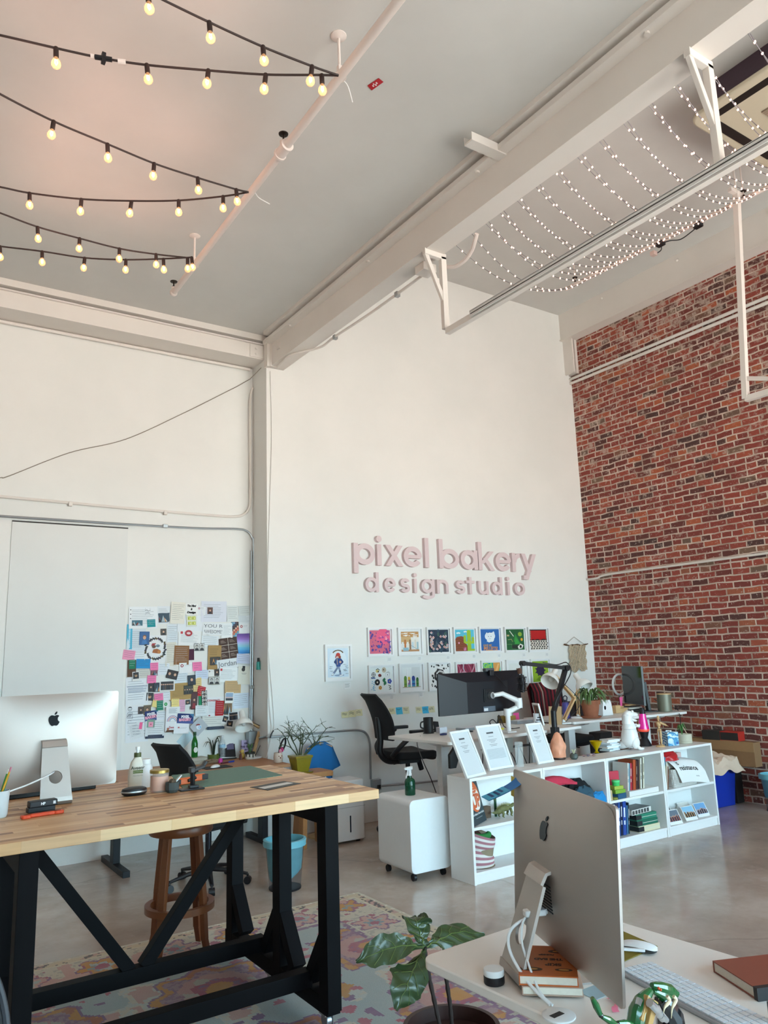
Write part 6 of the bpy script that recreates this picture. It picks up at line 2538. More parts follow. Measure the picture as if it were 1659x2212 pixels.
for ri,row in enumerate((ROW1,ROW2)):
 for k,(a,e,y0,y1,fn,lb) in enumerate(row):
  pa_,pb_ = at(zx(a+8),zy(y1),y=fy2),at(zx(e),zy(y0),y=fy2)
  x0,x1,z0,z1 = pa_.x,pb_.x,pa_.z,pb_.z
  if x1 - x0 < 0.28:
   x1 = x0+0.29
  t = wall_frame(lb,x0,x1,z0,z1,fn,0.04 if fn not in (art_street,art_crayons,art_blank) else 0.10,seed=10*ri+k)
  if fn is art_rabbit:
   w,h = x1 - x0,z1 - z0
   text('GIVE ME',h*0.12,cm('c8a06a',0.6),t,M=tr(w*0.36,-0.0155,h*0.28),bold=0.001)
   text('PELLETS!',h*0.19,cm('d8955a',0.6),t,M=tr(w*0.5,-0.0155,h*0.15),bold=0.002)
  if fn is art_gig:
   text('Girl',0.085,cm('a8e060',0.6),t,M=tr((x1 - x0)*0.30,-0.0155,(z1 - z0)*0.80),bold=0.003)
  if fn is art_icons:
   text('Good',0.022,cm('2a2a2a',0.6),t,M=tr((x1 - x0)*0.17,-0.0155,(z1 - z0)*0.57),bold=0.001)
  if (ri,k) not in ((1,2),(1,3),(1,4),(1,5)):
   b = MB()
   b.box(0,0.062,-0.0012,0,0,0.05)
   b.use(M_PAPER)
   b.mi = [0]*6
   b.use(cm('8a8e90',0.7))
   for q in range(4):
    b.box(0.008,0.05 - 0.008*(q % 2),-0.0016,-0.0012,0.037 - q*0.008,0.039 - q*0.008)
   o = tag(b.build('caption_card',None,None,smooth=0),'white caption card below the '+lb.replace('framed ',''),'card','caption cards below the artworks')
   o.location = (x1 - 0.068,YB - 0.0005,z0 - 0.062)
pa_,pb_ = at(zx(46),zy(1137),y=fy2),at(zx(232),zy(867),y=fy2)
t = wall_frame('framed signed drawing of a walking man in red cap and blue jacket',pa_.x,pb_.x,pa_.z,pb_.z,art_walker,0.055,0.022,3,None)
b = MB()
b.use(M_PAPER).box(0,0.085,-0.0012,0,0,0.07)
b.use(cm('8a8e90',0.7))
for q in range(4):
 b.box(0.01,0.07 - 0.01*(q % 2),-0.0016,-0.0012,0.052 - q*0.011,0.055 - q*0.011)
o = tag(b.build('caption_card',None,None,smooth=0),'small white caption card below the signed drawing of the walking man','card','caption cards below the artworks')
o.location = (pb_.x - 0.09,YB - 0.0005,pa_.z - 0.088)

# row of sticky notes
SN = [(157,205,1350,1397,'dcd8ae','pale yellow sticky note, first of the trio at the chair end'),(208,256,1340,1392,'dedab0','pale yellow sticky note, middle of the trio at the chair end'),(258,305,1332,1383,'dcd8b2','pale yellow sticky note, last of the trio next to the chair back'),
  (405,450,1325,1372,'dddab4','lone pale yellow sticky note just past the chair back'),(497,540,1323,1370,'d9d6b2','pale yellow sticky note before the first blue sticky note'),(548,592,1318,1372,'45b4d8','bright blue sticky note between chair and monitor, first of two'),
  (598,640,1315,1367,'d6d4b4','pale yellow sticky note just after the first blue sticky note'),(690,732,1315,1362,'d6d3b0','pale yellow sticky note just before the second blue sticky note'),(737,780,1312,1365,'3fb0da','bright blue sticky note nearest the monitor, second of two'),
  (780,823,1310,1358,'d4d1ae','pale yellow sticky note touching the monitor edge')]
for k,(a,e,y0,y1,c,lb) in enumerate(SN):
 p,q = at(zx(a),zy(y1),y=YB),at(zx(e),zy(y0),y=YB)
 w,h = q.x - p.x,q.z - p.z
 t = thing('sticky_note',lb,'sticky note',(p.x,YB - 0.001,p.z),0,'sticky notes in a row on the wall')
 b = MB()
 b.sheet(lambda u,v: (u*w,-0.0005 - 0.012*(1 - v)**2,v*h),4,6,0.0004)
 b.build('sheet',cm(c,0.75),t,smooth=60)
 b = MB()
 rnd = random.Random(k)
 for j in range(2 if k not in (3,5) else 1):
  v0 = 0.70 - 0.2*j
  pts = [(w*(0.12+0.08*i),-0.0022 - 0.012*(1 - v0)**2,h*v0+h*0.06*math.sin(i*2.3+k)*(1 if i % 2 else -1)) for i in range(9)]
  b.tube(pts,0.0018,4)
 b.build('handwriting',cm('3a4048',0.7),t,smooth=0)

# macrame hanging by the brick corner
mp_ = at(1244,1393,y=YB - 0.03)
t = thing('macrame_hanging','beige knotted macrame hanging from a driftwood stick, in the corner by the brick wall','wall hanging',tuple(mp_))
b = MB()
e0,e1 = at(1219,1392,y=YB - 0.03) - mp_,at(1270,1394,y=YB - 0.03) - mp_
b.tube(smoothpath([tuple(e0),(e0.x*0.5,0,-0.006),(0,0,0.004),(e1.x*0.5,0,-0.008),tuple(e1+Vector((0,0,0.02)))]),[0.01+0.004*math.sin(i) for i in range(25)],8)
b.build('driftwood_stick',mat('driftwood','5a4030',0.8,var=0.25,vs=40),t)
b = MB()
tp = at(1240,1376,y=YB - 0.02) - mp_
b.tube([tuple(e0*0.8+Vector((0,0,0.012))),tuple(tp),tuple(e1*0.7+Vector((0,0,0.012)))],0.003,5)
b.build('hanging_cord',cm('8a7a68',0.8),t)
b = MB()
rnd = random.Random(2)
xa,xb = e0.x*0.62,e1.x*0.72
lowz = at(1250,1452,y=YB - 0.03).z - mp_.z
for k in range(30):
 u = k/29
 x = xa+(xb - xa)*u
 L = lowz*(0.80+0.16*abs(math.sin(u*6))+0.06*rnd.random()) if 0.1 < u < 0.9 else lowz*0.92
 pts = []
 for j in range(14):
  v = j/13
  pts.append((x+0.008*math.sin(v*22+k*1.3)*(1 if k % 3 else 2),-0.006+0.006*math.cos(v*17+k),L*v))
 b.tube(pts,0.0065,5)
b.build('knotted_cords',mat('beige_cotton','bda98f',0.95,var=0.1,vs=80),t,smooth=60)

# ------------------------------------------------------------------ conduits and cables
def pipe(name,label,pts,r,m,cat='pipe',n=8,k=8,straight=False):
 b = MB()
 b.tube(pts if straight else smoothpath(pts,k),r,n)
 return tag(b.build(name,m,None),label,cat)

yl = YL - 0.022
lp = lambda px,py: tuple(at(px,py,y=yl))
e_ = at(0,1072.5,y=yl)
d_ = at(300,1100,y=yl) - e_
pipe('conduit','white painted conduit running along the paper wall and up beside the corner column',[tuple(e_ - d_*2),tuple(e_),lp(300,1100),lp(430,1111),lp(505,1116),lp(528,1110),lp(538,1097),lp(540.5,1075),lp(540,960),lp(540,870),lp(543,846),lp(546,838)],0.0135,M_STEEL)
e_ = at(0,1114.5,y=yl)
d_ = at(300,1134,y=yl) - e_
t = pipe('conduit','bare metal conduit crossing above the door panel and down to the grey box',[tuple(e_ - d_*2),tuple(e_),lp(300,1134),lp(430,1141),lp(510,1142.5),lp(533,1147),lp(544,1160),lp(547.5,1180),lp(547,1300),lp(545,1450),lp(543.5,1580)],0.011,M_GALV)
pipe('conduit','thin metal conduit beside the corner, from the column down to the grey box',[lp(543,1190),lp(542.5,1330),lp(541,1450),lp(540,1580)],0.008,M_GALV)
for px,py in ((357,1109),(152,1090)):
 p = at(px,py - 1,y=yl - 0.005)
 t = tag(MB().cbox((0,0,0),0.035,0.035,0.04).build('conduit_clamp',M_STEEL,None,bevel=0.004),'painted clamp on the white conduit, '+('below the diagonal cable' if px > 200 else 'above the door panel'),'clamp')
 t.location = p
for px,py in ((357,1136.5),(545,1484)):
 p = at(px,py,y=yl - 0.005)
 t = tag(MB().cbox((0,0,0),0.05,0.03,0.035).build('conduit_clamp',M_GALV,None,bevel=0.004),'metal clamp on the bare conduit, '+('above the papers' if px < 400 else 'beside the papers'),'clamp')
 t.location = p
p = at(544,1592,y=7.50)
t = tag(MB().box(-0.05,0.05,-0.05,0.05,-0.06,0.06).build('junction_box',M_GALV,None,smooth=0,bevel=0.004),'grey metal junction box in the white corner beside the lamp','electrical box')
t.location = p
yb_ = YB - 0.025
bp = lambda px,py: tuple(at(px,py,y=yb_))
pipe('conduit','metal conduit bending down the sign wall behind the branching plant',[tuple(p+Vector((0.04,-0.02,-0.02))),(XC - 0.02,yb_+0.03,at(570,1593,y=yb_).z),bp(590,1591.5),bp(680,1584),bp(750,1578),bp(778,1578),bp(792,1586),bp(799,1605),bp(800,1640),bp(801,1683)],0.0115,M_GALV)
p = at(812,1695,y=YB - 0.03)
t = thing('outlet_box','grey metal outlet box low on the sign wall beside the chair','electrical box',tuple(p))
MB().box(-0.05,0.05,-0.03,0.03,-0.055,0.055).build('box',M_GALV,t,smooth=0,bevel=0.004)
MB().box(0.0,0.035,-0.045,-0.03,-0.04,0.0).build('plug',M_BLACK,t,smooth=0,bevel=0.004)
pipe('conduit','low metal conduit running along the sign wall from the outlet box',[bp(818,1698),bp(900,1691),bp(960,1685),bp(1010,1680),bp(1100,1671)],0.011,M_GALV)
cb = [(-60,1046),(0,1032),(20,1028),(150,978),(268,950),(383,899),(512,835),(578,797)]
pipe('slack_cable','thin grey cable swagged diagonally across the upper paper wall',[tuple(q) for q in smoothpath([tuple(at(x,y,y=YL - 0.012)) for x,y in cb[:-1]],8)]+[tuple(at(540,819,y=YL - 0.012)),(XC - 0.012,7.3,at(578,797,y=7.3).z)],0.004,cm('8f877c',0.6),'cable',straight=True)
w0,w1 = at(0,694,y=YL - 0.03),at(540,798,y=YL - 0.03)
pipe('conduit','white conduit running along the paper wall just under the ceiling beam',[(-5.9,YL - 0.03,w0.z),(w1.x,YL - 0.03,w0.z)],0.018,M_STEEL,straight=True)
pipe('dark_gap_line','dark line drawn for the gap directly above the white conduit under the ceiling beam',[(-5.9,YL - 0.012,w0.z+0.035),(w1.x,YL - 0.012,w0.z+0.035)],0.008,M_DARKGAP,'cable',straight=True)  # dark strip added to draw the gap over the conduit; no cable here
pc2 = [(584,802),(587,930),(584,1060),(580,1180),(578.5,1280),(580,1400),(588,1500),(592,1560),(588,1592)]
pipe('slack_cable','white cable hanging down the pale corner pilaster',[tuple(at(x,y,y=YB - 0.02)) for x,y in pc2],0.005,M_TRIM,'cable')
pipe('slack_cable','second white cable loop beside the pilaster edge above the conduit',[tuple(at(x,y,y=YB - 0.028)) for x,y in [(579,1400),(580,1480),(584,1540),(587,1575),(584,1600),(576,1635)]],0.004,M_TRIM,'cable')
pipe('cable_tie','black cable tie sticking up from the conduit beside the pilaster',[tuple(at(x,y,y=YB - 0.045)) for x,y in [(584,1594),(586,1586),(591,1578)]],0.006,M_BLACK,'cable tie')
# bottle of hand gel clipped on the column side
p = at(558,1436,x=XC - 0.02)
t = thing('clip_bottle','tiny teal bottle with black cap hung on the grey side of the corner','bottle',tuple(p))
MB().lathe([(0,-0.05),(0.022,-0.05),(0.018,0.03),(0,0.03)],14,cap=False).build('body',cm('2f8f86',0.4),t)
MB().lathe([(0,0.03),(0.012,0.03),(0.012,0.07),(0,0.07)],12,cap=False).build('cap',M_BLACK,t)
# brick wall pipes
xb_ = XB - 0.03
for k,(a,e,lb) in enumerate((((1225,825.4),(1659,637.7),'upper of two white pipes running along the top of the brick wall'),((1225,834.5),(1659,649.7),'lower of two white pipes running along the top of the brick wall'))):
 p,q = at(*a,x=xb_),at(*e,x=xb_)
 pipe('wall_pipe',lb,[(p.x,min(p.y,YB),(p.z+q.z)/2),(q.x,-2.9,(p.z+q.z)/2)],0.022,M_STEEL,straight=True)
p,q = at(1318,1240,x=xb_),at(1659,1195,x=xb_)
zc = (p.z+q.z)/2
pipe('wall_conduit','single pale conduit crossing the middle of the brick wall',[(xb_,YB - 0.02,zc - 0.03),(xb_ - 0.01,YB - 0.2,zc - 0.03),(xb_,YB - 0.42,zc),(xb_,5.5,zc),(xb_,2,zc),(xb_,-2.9,zc)],0.014,M_STEEL)

# ------------------------------------------------------------------ papers pinned to the wall
CXP = lambda x: 230+x/4.74
CYP = lambda y: 1280+y/4.74
PINK,YEL,WH,CREAM,KRAFT,TAN = 'ee7fae','e6d48a','e4e8ec','e0dccf','8a6444','b4935f'
# kind, box in the enlarged view, tilt, colour, content, label
PAPERS = [
 ('letter',195,865,425,1155,1,WH,'B','printed white letter with grey bands at the outer edge of the papers'),
 ('letter',195,1160,430,1530,0,WH,'D','tall white sheet with doodled face at the lower outer corner'),
 ('letter',205,375,400,600,0,'d4dde4','H','pale handwritten sheet behind the boy portrait photo'),
 ('flyer',205,325,262,580,0,'58b4d2','V','tall turquoise flyer strip at the outer edge of the papers'),
 ('letter',618,325,728,520,1,'d8e0e6','H','pale blue handwritten sheet between wreath card and red logo letter'),
 ('letter',725,235,990,400,0,WH,'','blank white sheet behind the yellow squares print'),
 ('letter',518,140,650,320,0,'dfe4e8','L','white sheet with blue mountain picture near the upper edge'),
 ('photo_print',523,210,650,305,3,'2f4656','P','blue and black mountain picture on white sheet'),
 ('letter',228,145,518,367,1,'e9ecee','T','large white thank-you sheet with bullets at the upper outer corner'),
 ('photo_print',257,285,367,340,0,'3a6a7a','P','small colourful snapshot on the large thank-you sheet'),
 ('sticky_note',414,274,497,354,3,'1f8f96','H','teal sticky note on the large thank-you sheet'),
 ('letter',968,90,1228,302,0,'d9dce6','L','lavender white profile page at the top of the papers'),
 ('photo_print',1030,152,1085,222,0,'5a3a34','F','small portrait photo on the lavender profile page'),
 ('letter',925,140,1012,232,-6,'e2e5e8','O','small white card with round mark beside the brush-lettered card'),
 ('card',800,115,930,227,-1,'efefec','W:The Mind\n&\nDesign','white card with black brush lettering at the top of the papers'),
 ('letter',652,98,800,318,-4,'e6e2d6','H','cream handwritten letter pinned highest of the papers'),
 ('card',815,225,920,350,2,'d9dcd4','Q','white print with four yellow-green squares'),
 ('letter',1345,225,1475,325,0,'dde3e6','L','white printed sheet at the inner upper edge below the note'),
 ('letter',1232,135,1347,298,1,'d8dcda','H','ruled handwritten note second from the inner upper corner'),
 ('letter',1350,135,1470,237,3,'d5dad8','H','dark-edged handwritten note at the inner upper corner'),
 ('letter',1355,320,1474,418,0,'e2e6e8','O','white letter with small logo at the inner edge of the papers'),
 ('photo_print',1275,300,1352,455,1,'a8604a','C','tall collage print of many coloured squares'),
 ('letter',1168,315,1285,465,2,'e6e9ea','L','white card with black heading beside the AWESOME sign'),
 ('letter',980,310,1195,437,-2,'e4e7e9','W:YOU R\nAWESOME!','white sheet with pencilled words you are awesome'),
 ('letter',970,442,1147,562,-4,'dfe6ea','H','white handwritten sheet below the AWESOME sign'),
 ('letter',735,390,962,540,-3,'e8eaea','R','white letter with two red logos'),
 ('photo_print',553,370,613,440,2,'4a4440','F','small sepia snapshot above the wreath card'),
 ('photo_print',1335,420,1462,626,1,'4a86c0','G','blue and violet colour-fade print at the inner edge'),
 ('flyer',1155,462,1340,678,7,'4a3832','X','dark brown sheet of six panels'),
 ('letter',600,508,712,752,1,'dcd8cc','H','cream handwritten page between wreath card and brown paper letter'),
 ('card',388,440,612,722,1,'e6e8ea','K','big white holiday card with a dark leaf wreath'),
 ('photo_print',335,400,437,537,-1,'2f5f94','F','blue school portrait photo of a smiling boy'),
 ('letter',280,598,392,692,0,'dfe5ea','H','white scribbled note below the boy portrait'),
 ('sticky_note',163,590,288,690,-8,'e89ab8','H','pale pink sticky note jutting beyond the outer edge'),
 ('letter',1035,540,1170,792,-1,'a88858','N','tan newspaper cutting with dark picture at its foot'),
 ('photo_print',1055,660,1165,742,2,'3a3430','P','dark picture on the tan newspaper cutting'),
 ('card',835,578,896,692,1,'4a2038','','maroon card beside the brown paper letter'),
 ('letter',690,543,842,738,-2,'8c6340','H','brown kraft paper letter with handwriting'),
 ('photo_print',895,520,1000,597,0,'6a6c6c','F','pair of black and white portraits in one print'),
 ('letter',1128,680,1340,778,6,'dfe3e6','W:Jordan','white sheet with one pencilled outline name'),
 ('letter',1325,628,1466,727,-4,'c4cbe0','H','lavender ruled note at the inner edge'),
 ('letter',212,690,298,864,0,'5a4030','','dark brown paper bag piece at the outer edge'),
 ('card',226,688,292,782,1,'1f7a5c','H','green card on the dark brown paper'),
 ('letter',300,775,446,877,1,'cfcfc8','H','grey-beige handwritten note under the blue ticket'),
 ('ticket',300,680,446,777,-2,'2b8fcc','H','bright blue ticket with torn corner'),
 ('letter',523,725,642,842,-2,'dde4ea','H','white handwritten note beside the pink notes'),
 ('photo_print',450,786,524,850,-2,'7a4a5a','P','pinkish group snapshot below a pink sticky note'),
 ('sticky_note',443,718,525,795,1,PINK,'H','hot pink sticky note below the wreath card'),
 ('photo_print',262,810,332,906,4,'e6e6e4','I','white-bordered instant photo at the outer edge'),
 ('sticky_note',413,848,505,930,-3,PINK,'H','hot pink sticky note above the black oval portrait'),
 ('letter',690,820,830,935,1,'d6dfe6','H','pale scribbled sheet in the middle of the papers'),
 ('photo_print',613,795,727,885,-14,'241c1c','F','dark tilted snapshot in the middle of the papers'),
 ('card',742,718,882,822,1,'e9ebec','O','white card with red mark beside a pink sticky note'),
 ('letter',905,790,1037,882,-2,'ccd8ea','H','pale blue scribbled note below a pink sticky note'),
 ('sticky_note',876,712,970,802,2,PINK,'H','hot pink sticky note nearest the tan newspaper cutting'),
 ('letter',1140,768,1342,917,-3,'e6e9ea','R','white letter with small red logo and ruled table'),
 ('card',1035,788,1100,862,-4,'e6e6e2','O','white card with black round mark under the newspaper cutting'),
 ('photo_print',1098,785,1148,852,0,'3a2c26','F','small brown snapshot beside the ruled-table letter'),
 ('photo_print',1040,862,1152,942,-1,'8a8878','F','two-picture strip below the black mark card'),
 ('letter',1290,1030,1462,1185,1,'d4deea','H','large pale blue scribbled sheet at the inner edge'),
 ('letter',1205,903,1367,1028,-2,'c4a478','H','tan envelope note with red heading'),
 ('clipboard',1338,755,1460,940,-3,'d8d6ca','S','small clipboard card with black clip at the inner edge'),
 ('letter',880,872,966,1062,1,'ddc48a','H','yellow paper strip beside the red card'),
 ('letter',642,925,882,1097,2,'b2925c','N','large tan newspaper page in the middle of the papers'),
 ('photo_print',783,950,882,1042,2,'3f4036','F','group picture on the large tan newspaper page'),
 ('photo_print',825,846,906,947,3,'22303f','F','dark blue snapshot above the tan newspaper page'),
 ('photo_print',425,928,476,1017,0,'2a2a2e','F','black oval portrait photo'),
 ('photo_print',478,922,542,1017,-1,'1f2f3c','P','dark teal snapshot beside the wide group photo'),
 ('photo_print',537,903,692,1007,0,'e2e2e0','J','wide white-bordered group photo'),
 ('letter',570,1015,645,1102,2,'dfe4ea','H','small white scribbled note below the wide group photo'),
 ('photo_print',398,1018,482,1135,-4,'e4e4e2','I','white-bordered dark instant photo below the oval portrait'),
 ('sticky_note',483,1033,572,1105,3,PINK,'H','hot pink sticky note above the green card'),
 ('letter',462,1098,514,1172,-12,YEL,'','yellow paper corner behind the green card'),
 ('card',506,1106,572,1204,1,'1f7f64','H','green card in the lower middle of the papers'),
 ('card',570,1112,624,1172,0,'e4e8e6','M','white card with a green leaf'),
 ('sticky_note',658,1088,737,1172,-1,'ead68c','H','yellow sticky note under the tan newspaper page'),
 ('card',733,1095,797,1217,-3,'dcaac4','H','pink card with dark round mark beside yellow note'),
 ('photo_print',795,1093,852,1162,3,'e0e0de','I','small white-bordered instant photo below the newspaper page'),
 ('card',940,1058,970,1152,0,'1f8a60','','narrow green card behind the black and white photo strip'),
 ('card',922,960,1002,1060,-14,'b81f2e','H','tilted bright red card in the middle'),
 ('photo_print',966,1003,1022,1162,2,'2a2a2a','F','tall black and white photo booth strip'),
 ('photo_print',858,1015,922,1197,-3,'4a2428','F','long bookmark with a person in red'),
 ('letter',1028,1072,1202,1272,-1,'e2e4e6','Y','white congratulations sheet beside the red card'),
 ('photo_print',1188,1108,1282,1252,-2,'7a5c3c','P','brown picture behind the red greeting card'),
 ('card',1112,1108,1197,1273,-2,'b01c26','H','tall red greeting card with gold figure'),
 ('photo_print',1205,1020,1292,1132,-3,'e4e4e0','E','white-bordered instant photo of a pale evening sky'),
 ('letter',900,1155,1018,1262,-2,'dde3e6','H','white handwritten note below the photo booth strip'),
 ('letter',970,1262,1202,1372,-2,'d8d8d2','H','wide beige note near the bottom of the papers'),
 ('card',1020,1368,1197,1399,-1,'2a3a4e','L','long navy strip hanging lowest near the lamp'),
 ('photo_print',322,1168,378,1243,0,'4a3c38','F','small formal portrait of a man'),
 ('photo_print',378,1153,452,1252,1,'6a5a44','F','sepia portrait next to the small formal portrait'),
 ('card',390,1210,527,1312,4,'23346a','Z','navy PIXEL BAKERY card partly covered, at the outer side'),
 ('letter',510,1215,607,1305,-1,'e0e4ea','H','white handwritten slip over the navy card'),
 ('letter',393,1312,600,1468,-2,'dbe0e2','H','dense handwritten sheet above the navy footer strip'),
 ('card',393,1455,584,1492,-2,'26344c','L','navy footer strip below the dense handwritten sheet'),
 ('photo_print',410,1298,490,1382,-4,'7fa090','U','green picture with a pink sticky patch'),
 ('flyer',228,1328,372,1495,14,'dfe2e4','L','tilted white flyer at the lower outer corner'),
 ('ribbon',333,1328,364,1398,-8,'ea6a98','','hot pink ribbon tag beside the tilted flyer'),
 ('poster',595,1168,737,1415,-2,'e6e8ea','A','white poster with a drawn rainbow and cookies'),
 ('card',595,1405,705,1427,-2,'5a4030','','brown strip under the rainbow poster'),
 ('card',678,1320,832,1442,-4,'e9ebee','n','white card with a small red emblem below the PIXEL BAKERY card'),
 ('card',712,1238,877,1338,-6,'24356c','Z','navy PIXEL BAKERY card fully seen, in the lower middle'),
 ('envelope',730,1445,880,1555,46,'bcd4dc','e','pale blue envelope standing on its corner, lowest of the papers'),
 ('card',862,1300,1000,1436,42,'b4bac0','s','grey card standing on its corner with a red-capped face'),
 ('photo_print',1247,1222,1348,1312,3,'e4e4e4','J','black and white group photo nearest the lamp'),
 ('photo_print',1172,1258,1235,1345,-16,'e4e4e2','I','tilted instant photo below the red greeting card'),
 ('photo_print',1212,1305,1284,1388,-10,'e2e2e0','I','tilted instant photo overlapping another beside the lamp'),
]
placed = []
for k,(kind,x0,y0,x1,y1,rot,c,what,lb) in enumerate(PAPERS):
 cxp,cyp = (x0+x1)/2,(y0+y1)/2
 yw = YL
 ce = at(CXP(cxp),CYP(cyp),y=yw)
 w = at(CXP(x1),CYP(cyp),y=yw).x - at(CXP(x0),CYP(cyp),y=yw).x
 h = at(CXP(cxp),CYP(y0),y=yw).z - at(CXP(cxp),CYP(y1),y=yw).z
 lay = 1+max([q[4] for q in placed if not (q[2] < x0 or q[0] > x1 or q[3] < y0 or q[1] > y1)],default=0)
 placed.append((x0,y0,x1,y1,lay))
 t = thing(kind,lb,{'letter': 'paper','photo_print': 'photo','sticky_note': 'sticky note'}.get(kind,kind),(ce.x,yw - 0.0006 - 0.0022*lay,ce.z),0,'papers pinned to the wall')
 t.rotation_euler = (0,R(-rot),0)
 rnd = random.Random(k)
 b = MB()
 cu = 0.006+0.010*rnd.random() if kind not in ('card','photo_print') else 0.002
 b.sheet(lambda u,v: ((u - 0.5)*w,-cu*0.35*(2*abs(u - 0.5))**3*(1.2 - v),(v - 0.5)*h),6,4,0.0003)
 b.build('sheet',cm(c,0.75),t,smooth=60)
 if not what:
  continue
 a = Art(tr(-w/2,-0.0016 - cu*0.02,-h/2) @ rotx(PI/2),w,h)
 ink = '4a525c' if sum(lin(c)) > 0.7 else 'c8d0d4'
 if what == 'H':
  nl = max(2,int(h/0.022))
  for j in range(nl):
   y = 0.88 - 0.78*j/nl
   e = 0.92 - (0.3*rnd.random() if j % 3 == 2 else 0.06*rnd.random())
   n_ = max(4,int((e - 0.1)*w/0.009))
   a.line([(0.1+(e - 0.1)*i/n_,y+(0.012 if i % 2 else -0.012)*(0.4+rnd.random())*0.03/max(h,0.05)*3) for i in range(n_+1)],0.0016/w,ink)
 elif what in 'LBNRTDYOVn':
  if what == 'B':
   for j in range(3):
    a.rect(0.05,0.46+0.09*j,0.97,0.52+0.09*j,'b4bcc8')
  if what == 'N':
   ink = '6a5638'
  for j in range({'O': 3,'n': 2,'V': 0}.get(what,9)):
   y = 0.84 - 0.078*j
   if what == 'n':
    y = 0.5 - 0.06*j
   a.rect(0.38 if what in 'On' else 0.10,y,0.90 - 0.25*rnd.random(),y+0.012,'8a929c' if what != 'N' else ink)
  if what == 'R':
   a.rect(0.08,0.76,0.18,0.92,'c0303c')
   if k < 40:
    a.disc(0.44,0.82,0.17,'a82430',0.8).disc(0.44,0.82,0.09,'e0c8c8',0.6)
  if what == 'T':
   for j in range(3):
    a.disc(0.06,0.86 - 0.2*j,0.018,'1c1c20')
   a.line([(0.56,0.82),(0.62,0.84),(0.68,0.80),(0.76,0.84)],0.012,'3a4048').line([(0.58,0.70),(0.66,0.72),(0.74,0.69)],0.012,'3a4048')
   for j in range(6):
    t_ = j*1.05
    a.line([(0.66+0.14*math.cos(t_),0.77+0.14*math.sin(t_)),(0.66+0.18*math.cos(t_),0.77+0.18*math.sin(t_))],0.006,'5a6068')
  if what == 'D':
   a.disc(0.17,0.93,0.09,'24282c',1.0).disc(0.17,0.93,0.075,'e4e8ec').line([(0.10,0.965),(0.24,0.97)],0.03,'24282c').line([(0.13,0.92),(0.17,0.91),(0.21,0.925)],0.012,'24282c')
   a.line([(0.05,0.68),(0.07,0.82),(0.28,0.82),(0.29,0.66),(0.05,0.68)],0.012,'24282c')
   for j in range(3):
    a.line([(0.08+0.06*j,0.71),(0.14+0.05*j,0.79)],0.022,'24282c')
   a.line([(0.08,0.52),(0.12,0.62),(0.24,0.60)],0.01,'6a7078')
  if what == 'Y':
   text('CONGRATS',w*0.14,cm('b83a44',0.7),t,M=tr(-w*0.12,-0.003,h*0.34),bold=0.0006)
   a.rect(0.1,0.05,0.2,0.11,'8a2030')
  if what == 'O':
   a.disc(0.2,0.72,0.11,'24262a' if 'black' in lb else '9a2a34').disc(0.2,0.72,0.05,c)
  if what == 'n':
   a.rect(0.26,0.44,0.29,0.58,'b01c2c').rect(0.33,0.44,0.36,0.58,'b01c2c').poly([(0.26,0.58),(0.29,0.58),(0.36,0.44),(0.33,0.44)],'b01c2c')
  if what == 'V':
   for j in range(14):
    a.rect(0.35,0.06+0.062*j,0.65,0.10+0.062*j,'d4eaf2')
 elif what.startswith('W:'):
  big = 'AWESOME' in what or 'Jordan' in what
  rows = what[2:].split('\n')
  for j,s_ in enumerate(rows):
   sz = h*(0.9/len(rows))*(0.85 if big else 0.8)
   o = text(s_,sz,cm('6a7078' if big else '18181a',0.7),t,M=tr(0,-0.0032,h*(0.5 - (j+0.5)/len(rows))*0.9),bold=0.0 if big else 0.002,shear=0.2 if not big else 0)
   xs = [v.co.x for v in o.data.vertices]
   f_ = w*(0.9 if big else 0.7 if j != 1 else 0.14)/max(1e-6,max(xs) - min(xs))
   for v in o.data.vertices:
    v.co.x *= f_
  continue
 elif what in 'PFCIJEGUKQXSMZAes':
  if what in 'PF':
   a.rect(0.06,0.06,0.94,0.94,c)
   if what == 'P':
    for j in range(7):
     x = 0.1+0.8*rnd.random()
     y = 0.1+0.5*rnd.random()
     a.poly([(max(0.06,x - 0.16),0.06),(min(0.94,x+0.16),0.06),(x,y+0.25)],['1c2228','b8c4c8','d08a40','4a6a80','8a3a34','2a3036','a0b0b8'][j])
   else:
    n_ = 1 if w < h*1.15 else 2
    if 'strip' in lb and h > w*1.5:
     for j in range(4):
      a.rect(0.08,0.03+0.245*j,0.92,0.235+0.245*j,'c4c4c2').disc(0.5,0.16+0.245*j,0.2,'3a3634').disc(0.5,0.14+0.245*j,0.15,'b8a89c').rect(0.25,0.035+0.245*j,0.75,0.09+0.245*j,'1c1c1e')
    else:
     if 'group' in lb:
      n_ = 4
     bgc = '9aa0a0' if 'black and white' in lb or 'strip' in lb else None
     for j in range(n_):
      x = (j+0.5)/n_
      q = 0.24/n_ if n_ > 1 else 0.17
      if bgc:
       a.rect(x - 0.46/n_,0.08,x+0.46/n_,0.92,'c4c6c4')
      sk = 'd0a488' if not bgc else 'b0aca8'
      a.poly([(x - q*1.7,0.07),(x+q*1.7,0.07),(x+q*1.1,0.36),(x - q*1.1,0.36)],'3f78b4' if 'boy' in lb else ('8a1f2c' if 'red' in lb else '24242a'))
      a.disc(x,0.60,q*1.08,'7a5030' if 'boy' in lb else '2a211c',1.1).disc(x,0.54,q*0.92,sk,1.15)
  elif what == 'C':
   for i in range(4):
    for j in range(8):
     a.rect(0.02+0.24*i,0.02+0.121*j,0.25+0.24*i,0.137+0.121*j,['c87a5a','2a3f5a','d8a890','5a9ab0','3a2a30','b04a40','7fa8c8','1c2430'][(i*3+j*5) % 8])
  elif what in 'IJE':
   a.rect(0.08,0.24 if what != 'J' else 0.10,0.92,0.93,'22242a' if what != 'E' else '8aa4c0')
